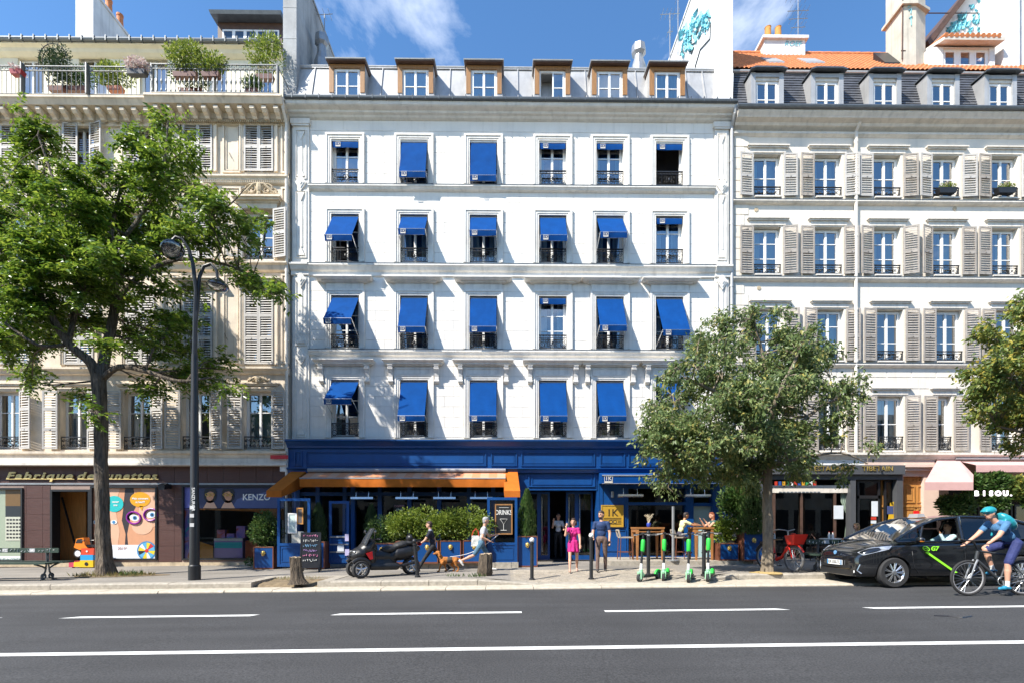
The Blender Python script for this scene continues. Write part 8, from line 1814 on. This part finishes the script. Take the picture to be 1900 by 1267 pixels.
e((.02, 0, .60), (.25, .27, .17), 0, (0, R(-24), 0)); e((.18, 0, .72), (.24, .26, .17), 0, (0, R(-38), 0)); e((.30, 0, .84), (.17, .20, .13), 0, (0, R(-30), 0)); e((.30, 0, .52), (.15, .26, .26)); e((.10, 0, .42), (.16, .2, .12))
c((.3, -.14, .28), .1, (.95, -.15, .26), .1, 1); c((.3, .14, .28), .1, (.95, .15, .26), .1, 1); e((.62, 0, .36), (.4, .2, .12), 1); e((.85, 0, .50), (.28, .15, .14), 0); e((1.18, 0, .60), (.42, .22, .20), 0, (0, R(-12), 0)); e((.62, 0, .52), (.3, .17, .17), 0); e((1.48, 0, .70), (.2, .17, .11), 0); e((.42, 0, .72), (.08, .09, .16), 0)
obj('body', blend_mesh('body', P, [M['black'], M['dgrey']], .016, 8), t)
P = []; e((.80, 0, .70), (.24, .17, .10), 0, (0, R(-6), 0)); e((1.12, 0, .80), (.24, .18, .10), 0, (0, R(-14), 0)); e((1.36, 0, .85), (.16, .15, .07), 0); c((.95, -.08, .74), .06, (1.0, .08, .74), .06)
obj('seat', blend_mesh('seat', P, [pm('seat_vinyl', (.02, .02, .021), .6, var=.15)], .014, 6), t)
P = []; e((1.38, 0, .98), (.09, .13, .10)); e((1.42, 0, .90), (.09, .12, .10)); obj('backrest', blend_mesh('backrest', P, [M['black']], .014, 4), t)
b = MB(); vs = []
for i in range(9):
    y = -.22 + .44 * i / 8; cv = 1 - (y / .26) ** 2
    for x_, z_, w_ in ((.10, .82, 1), (.20, 1.02, .95), (.33, 1.24, .72)): vs.append((x_ - .07 * cv + .06, y * w_, z_))
b.add(vs, [(i * 3 + j, i * 3 + j + 1, (i + 1) * 3 + j + 1, (i + 1) * 3 + j) for i in range(8) for j in range(2)]); b.build('windscreen', pm('smoked_screen', (.035, .04, .048), .12, var=.1, coat=1), t, smooth=True)
b = MB(); b.tube([vs[i * 3 + 2] for i in range(9)] , .008, 5); b.tube([vs[j] for j in range(3)], .01, 5); b.tube([vs[24 + j] for j in range(3)], .01, 5); b.build('screen_frame', M['black'], t)
for s in (-1, 1):
    b = MB(); b.tube([(.36, s * .14, .95), (.42, s * .34, .97)], .016, 8); b.build('handlebar', M['black'], t); b = MB(); b.cyl((.42, s * .25, .968), (.45, s * .40, .97), .021, 10); b.build('grip', M['rubber'], t); b = MB(); b.tube([(.34, s * .22, .97), (.32, s * .34, 1.12)], .009, 6); b.ball((.31, s * .39, 1.16), (.03, .085, .05), 10, 6); b.build('mirror', M['gloss'], t, smooth=True)
    b = MB(); b.ball((-.13, s * .11, .66), (.05, .09, .035), 10, 6); b.build('headlight', M['chrome'], t, smooth=True)
    b = MB(); b.add([(.12, s * .275, .62), (.28, s * .272, .66), (.30, s * .275, .48), (.22, s * .285, .46)], [(0, 1, 2, 3)]); b.v += [(x_, y_ - s * .02, z_) for x_, y_, z_ in b.v[:4]]; b.f += [(0, 4, 5, 1), (1, 5, 6, 2), (2, 6, 7, 3), (3, 7, 4, 0)]; b.m += [0] * 4; b.build('side_reflector', pc('reflector_red', (.62, .01, .01)), t)
b = MB()
for i in range(4): b.box(-.27 + i * .03, -.22 + i * .03, -.08, .08, .50 + i * .045, .525 + i * .045)
b.build('grille', M['dgrey'], t); b = MB(); b.ball((1.66, 0, .82), (.05, .13, .05), 10, 6); b.build('tail_light', pc('reflector_red', (0, 0, 0)), t, smooth=True); b = MB(); b.box(1.44, 1.7, -.14, .14, .90, .93); b.tube([(1.4, -.15, .86), (1.6, -.16, .9), (1.7, -.1, .9)], .012, 6); b.tube([(1.4, .15, .86), (1.6, .16, .9), (1.7, .1, .9)], .012, 6); b.build('rack', M['black'], t)
b = MB(); b.tube([(.7, -.2, .24), (1.1, -.22, .28), (1.5, -.2, .36)], [.025, .035, .045], 10); b.build('exhaust', M['black'], t, smooth=True)
# ---- black taxi
Yn = 10.98; Wd = 1.76; xw = ax(1655, Yn + .1); tx = thing('taxi', 'black hybrid taxi with green G7 stripe parked at the kerb', 'taxi', (xw - .95, Yn + Wd / 2, road_z(xw))); tx.rotation_euler = (0, -math.atan(GR), 0)
L = 4.62; hw = Wd / 2
#      x,   bottom, half, belt/hood top, crown
st = [(0.00, .36, .52, .60, .60), (.03, .24, .62, .68, .70), (.12, .20, .72, .76, .80), (.30, .19, .80, .84, .89), (.55, .19, .85, .90, .965), (.85, .19, .875, .945, 1.02), (1.12, .19, .88, .975, 1.065), (1.45, .19, .88, .985, 1.0), (2.0, .19, .88, .99, 1.0), (2.6, .19, .88, 1.0, 1.01), (3.2, .19, .88, 1.015, 1.02), (3.8, .20, .875, 1.04, 1.05), (4.2, .23, .85, 1.05, 1.06), (4.48, .30, .78, 1.03, 1.04), (4.60, .42, .66, .92, .93)]
b = MB(); vs = []; st = [((.95 - (.95 - q[0]) * .76 if q[0] < .95 else q[0]), *q[1:]) for q in st]
for x, zb, h, zt, zc_ in st:
    m = (zb + zt) / 2
    vs += [(x, y, z) for y, z in ((0, zb), (-h * .86, zb), (-h * .97, zb + .10), (-h, zb + .22 if zb + .22 < m else m), (-h * .995, m + .06), (-h * .965, zt - .07), (-h * .92, zt), (-h * .55, zt + (zc_ - zt) * .75), (0, zc_), (h * .55, zt + (zc_ - zt) * .75), (h * .92, zt), (h * .965, zt - .07), (h * .995, m + .06), (h, zb + .22 if zb + .22 < m else m), (h * .97, zb + .10), (h * .86, zb))]
n = 16; k = len(st); b.add(vs, [(i * n + j, i * n + (j + 1) % n, (i + 1) * n + (j + 1) % n, (i + 1) * n + j) for i in range(k - 1) for j in range(n)] + [tuple(range(n))[::-1], tuple(range((k - 1) * n, k * n))])
me = b.mesh('body', M['gloss'], smooth=True); bo = bpy.data.objects.new('tmpbody', me); COL.objects.link(bo); sbs = bo.modifiers.new('sub', 'SUBSURF'); sbs.levels = 2; sbs.render_levels = 2
cutm = MB()
for xw_ in (.95, 3.73):
    for s in (-1, 1): cutm.lathe([(.365, -.16), (.365, .16)], (xw_, s * (hw - .03), .325), 36, 'y')
ct = bpy.data.objects.new('tmpcut', cutm.mesh('cut', M['black'], smooth=30)); COL.objects.link(ct); bm_ = bo.modifiers.new('b', 'BOOLEAN'); bm_.object = ct; bm_.operation = 'DIFFERENCE'; bm_.solver = 'EXACT'
bpy.context.view_layer.update(); dg = bpy.context.evaluated_depsgraph_get(); me2 = bpy.data.meshes.new_from_object(bo.evaluated_get(dg)); bpy.data.objects.remove(bo); bpy.data.objects.remove(ct)
me2.materials.clear(); me2.materials.append(M['gloss']); me2.shade_smooth(); me2.set_sharp_from_angle(angle=R(38)); body = obj('body', me2, tx)
# greenhouse: roof shell, pillars, glazing
gx = [(.98, 1.02, 0), (1.30, 1.20, .2), (1.68, 1.385, .45), (2.02, 1.50, .7), (2.6, 1.565, 1), (3.2, 1.545, 1), (3.75, 1.455, 1), (4.2, 1.315, .8), (4.42, 1.22, .6)]
def gsec(x, zr):      # belt point, roof edge, roof crown
    zb = .99 + (x - 1.2) * .018; hb = .86 - (.0 if x < 3.6 else (x - 3.6) * .08); t_ = max(0, min(1, (zr - zb) / .58)); hr = hb - .22 * t_ ** .9
    return (hb, zb), (hr, zr - .045 * t_), (hr * .55, zr - .008 * t_), (0, zr)
roof = MB(); glz = MB(); S_ = [gsec(x, zr) for x, zr, _ in gx]
P3 = lambda i, j, s: (gx[i][0], s * S_[i][j][0], S_[i][j][1])
for i in range(len(gx) - 1):
    for s in (-1, 1):
        for j in (1, 2):
            q = (P3(i, j, s), P3(i + 1, j, s), P3(i + 1, j + 1, s), P3(i, j + 1, s)); (glz if i < 3 else roof).quad(*(q if s < 0 else q[::-1]))
roof.build('roof', M['gloss'], tx, smooth=30); glz.build('windscreen', M['gcar'], tx, smooth=True)
for s in (-1, 1):
    b = MB(); b.tube([V(*P3(i, 1, s)) + V(0, s * -.0, .004) for i in range(len(gx))], [.03, .03, .034, .036, .036, .036, .04, .05, .05], 8); b.tube([(2.42, s * .867, 1.0), (2.50, s * .665, 1.52)], .045, 8); b.tube([(3.35, s * .862, 1.02), (3.42, s * .67, 1.5)], .05, 8); b.tube([(1.5, s * .864, .985), (1.62, s * .80, 1.33)], .02, 6); b.tube([(1.0, s * .86, .99), (2.4, s * .872, 1.0), (3.4, s * .868, 1.025), (4.2, s * .83, 1.05)], .02, 6); b.build('window_pillar', M['gloss'], tx, smooth=True)
    def sg(x, u):
        for i in range(len(gx) - 1):
            if gx[i][0] <= x <= gx[i + 1][0]: f = (x - gx[i][0]) / (gx[i + 1][0] - gx[i][0]); a_, c_ = V(*P3(i, 0, s)).lerp(V(*P3(i + 1, 0, s)), f), V(*P3(i, 1, s)).lerp(V(*P3(i + 1, 1, s)), f); return a_.lerp(c_, u)
    def pane(xs_, mat, nm='side_window', u0=.02, u1=.98):
        b = MB(); v = [sg(x, u0) for x in xs_] + [sg(x, u1) for x in xs_]; m = len(xs_); b.add(v, [(i, i + 1, m + i + 1, m + i) for i in range(m - 1)]); b.build(nm, mat, tx)
    pane((1.02, 1.3, 1.6), M['gcar']); pane((2.5, 2.8, 3.1, 3.38), M['gtint']); pane((3.44, 3.75, 4.1, 4.35), M['gtint'])
    if s > 0: pane((1.62, 2.0, 2.44), M['gcar'])
b = MB(); b.quad((4.42, -.62, 1.21), (4.42, .62, 1.21), (4.60, .66, .95), (4.60, -.66, .95)); b.build('rear_window', M['gtint'], tx)
# interior
b = MB(); b.box(1.35, 4.2, -.74, .74, .5, .92); b.hexa([(1.1, -.76, .8), (1.7, -.76, .8), (1.7, .76, .8), (1.1, .76, .8), (1.15, -.74, 1.03), (1.5, -.74, 1.06), (1.5, .74, 1.06), (1.15, .74, 1.03)])
for s in (-1, 1): b.hexa([(2.5, s * .38 - .24, .85), (2.72, s * .38 - .24, .85), (2.72, s * .38 + .24, .85), (2.5, s * .38 + .24, .85), (2.68, s * .38 - .22, 1.24), (2.82, s * .38 - .22, 1.24), (2.82, s * .38 + .22, 1.24), (2.68, s * .38 + .22, 1.24)]); b.box(2.72, 2.82, s * .38 - .13, s * .38 + .13, 1.27, 1.43)
b.build('interior', M['dgrey'], tx); b = MB(); b.torus((0, 0, 0), .18, .016, 'x', 22, 6); b.xf(Matrix.Translation((1.82, -.38, 1.02)) @ Matrix.Rotation(R(-25), 4, 'Y')); b.build('steering_wheel', M['black'], tx)
for xw_ in (.95, 3.73):
    for s in (-1, 1):
        y = s * (hw - .11); r = .325; b = MB(); b.lathe([(r * .68, -.10), (r * .93, -.105), (r, -.08), (r, .08), (r * .93, .105), (r * .68, .10)], (xw_, y, r), 36, 'y', cap=False); w_ = b.build('wheel', M['rubber'], tx, smooth=40)
        yo = y + s * .085; b = MB(); b.lathe([(r * .70, 0), (r * .62, -.03 * s), (r * .6, -.12 * s)], (xw_, yo, r), 32, 'y', cap=False); b.torus((xw_, yo, r), r * .68, .012, 'y', 32, 6)
        for i in range(9):
            a = 2 * math.pi * i / 9
            for da in (-.09, .09): b.tube([(xw_ + .03 * math.cos(a), yo - s * .01, r + .03 * math.sin(a)), (xw_ + r * .66 * math.cos(a + da), yo - s * .008, r + r * .66 * math.sin(a + da))], [.014, .012], 5)
        b.lathe([(.045, -.02), (.045, .015)], (xw_, yo, r), 14, 'y'); b.build('rim', M['chrome'], w_, smooth=35)
        b = MB(); b.lathe([(r * .62, 0), (r * .62, .005)], (xw_, y, r), 24, 'y'); b.build('brake', M['dgrey'], w_)
# front details
n_front = len(KIDS[tx.name])
for s in (-1, 1):
    b = MB(); b.add([(.14, s * .735, .69), (.60, s * .875, .82), (.68, s * .862, .90), (.3, s * .70, .855), (.10, s * .60, .75)], [(0, 1, 2, 3, 4)]); b.v += [(x_ + .05, y_ * .94, z_ - .03) for x_, y_, z_ in b.v[:5]]; b.f += [(i, i + 5, (i + 1) % 5 + 5, (i + 1) % 5) for i in range(5)]; b.m += [0] * 5; n0 = len(b.v)
    b.v = [(x_ - .012, y_ * 1.012, z_ + .012) for x_, y_, z_ in b.v]; b.build('headlight', pm('headlight_glass', (.55, .58, .62), .08, .55, var=.5, scale=9, coat=1), tx)
    b = MB(); b.tube([(.09, s * .70, .50), (.05, s * .66, .36), (.10, s * .72, .30)], .016, 6); b.build('fog_light_trim', M['chrome'], tx); b = MB(); b.ball((.03, s * .56, .33), (.02, .04, .04), 8, 6); b.build('fog_light', M['white'], tx, smooth=True)
    b = MB(); P_ = V(1.42, s * .98, 1.04); b.ball(tuple(P_), (.075, .10, .065), 12, 8); b.tube([P_ + V(.02, -s * .06, -.03), (1.46, s * .86, .98)], .025, 6); b.build('door_mirror', M['gloss'], tx, smooth=True); b = MB(); b.box(1.36, 1.44, s * 1.055 - .01, s * 1.055 + .01, 1.0, 1.015); b.build('indicator', pc('toy_orange', (0, 0, 0)), tx)
    for x_ in (2.28, 3.28): b = MB(); b.tube([(x_, s * .893, .84), (x_ + .04, s * .915, .85), (x_ + .16, s * .915, .855), (x_ + .2, s * .893, .855)], .012, 6); b.build('door_handle', M['gloss'], tx, smooth=True)
    for ln in ([(1.36, .80, .96), (1.33, .885, .7), (1.36, .888, .45), (1.5, .875, .27)], [(2.46, .868, .98), (2.48, .888, .7), (2.46, .885, .45), (2.46, .865, .28)], [(3.42, .86, 1.0), (3.46, .885, .75), (3.36, .885, .6)]): b = MB(); b.tube([(x_, s * y_ * 1.0 + s * .0015, z_) for x_, y_, z_ in ln], .004, 4); b.build('door_seam', M['dgrey'], tx)
b = MB(); b.box(-.012, .05, -.52, .52, .40, .46); b.box(.005, .06, -.58, .58, .24, .37); b.build('grille', M['dgrey'], tx)
b = MB(); b.box(-.035, -.012, -.26, .26, .46, .57); pl_ = b.build('number_plate', M['white'], tx); o = obj('lettering', text_mesh('EK-550-TL', .10, M['black'], .002, sx=.95), pl_, (-.038, 0, .485), (0, 0, R(-90)))
for s in (-1, 1): b = MB(); b.box(-.0375, -.0355, s * .24 - .02, s * .24 + .02, .462, .568); b.build('plate_band', pc('print_blue', (0, 0, 0)), pl_)
b = MB(); b.lathe([(.045, -.02), (.045, 0)], (-.0, 0, .735), 16, 'x'); b.build('badge', pc('badge_blue', (.15, .32, .55)), tx)
for o in KIDS[tx.name][n_front:]:
    if o.name.split('.')[0] in ('headlight', 'fog_light_trim', 'fog_light', 'grille', 'number_plate', 'badge'): o.location.x += .225
lime = emit('glowing_lime_vinyl', (.28, .80, .03), .12); s = -1  # taxi stripe and lettering: faint glow added to the colour, no lamp
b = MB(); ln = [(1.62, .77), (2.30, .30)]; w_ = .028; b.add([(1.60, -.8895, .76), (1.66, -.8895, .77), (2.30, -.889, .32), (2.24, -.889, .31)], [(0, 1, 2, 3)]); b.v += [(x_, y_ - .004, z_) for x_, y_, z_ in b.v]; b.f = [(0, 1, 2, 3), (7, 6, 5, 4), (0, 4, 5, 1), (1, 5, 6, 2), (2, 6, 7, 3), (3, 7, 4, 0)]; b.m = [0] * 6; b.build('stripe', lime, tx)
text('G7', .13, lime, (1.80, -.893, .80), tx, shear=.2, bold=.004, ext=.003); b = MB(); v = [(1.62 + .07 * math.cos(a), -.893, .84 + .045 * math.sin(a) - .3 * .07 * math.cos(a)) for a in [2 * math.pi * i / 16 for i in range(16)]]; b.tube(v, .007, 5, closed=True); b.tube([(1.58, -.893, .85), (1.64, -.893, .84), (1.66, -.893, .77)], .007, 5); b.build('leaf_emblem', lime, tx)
b = MB(); b.hexa([(2.04, -.15, 1.52), (2.22, -.15, 1.54), (2.22, .15, 1.54), (2.04, .15, 1.52), (2.07, -.13, 1.61), (2.2, -.13, 1.61), (2.2, .13, 1.61), (2.07, .13, 1.61)]); rl_ = b.build('roof_sign', M['grey'], tx); b = MB(); b.box(2.09, 2.17, -.04, .04, 1.61, 1.68); b.build('roof_lamp', pc('reflector_red', (0, 0, 0)), rl_)
b = MB(); b.tube([(4.3, 0, 1.36), (4.4, 0, 1.48)], .008, 5); b.build('aerial', M['black'], tx)
person('person', 'taxi driver in pale shirt with one arm raised behind the wheel', tx.location + V(2.42, -.38, .0), math.pi, 1.6, lean=-12, head=(0, 0), legs=((80, 60), (80, 60)), arms=((55, 105, 10), (60, 30, 10)), top=cl('pale_aqua_shirt', (.42, .58, .60)), bottom=cl('dark_shorts', (0, 0, 0)), hair=(.02, .018, .015), skin='skint', sleeve=1.6, hip_z=.66)
finish_private()
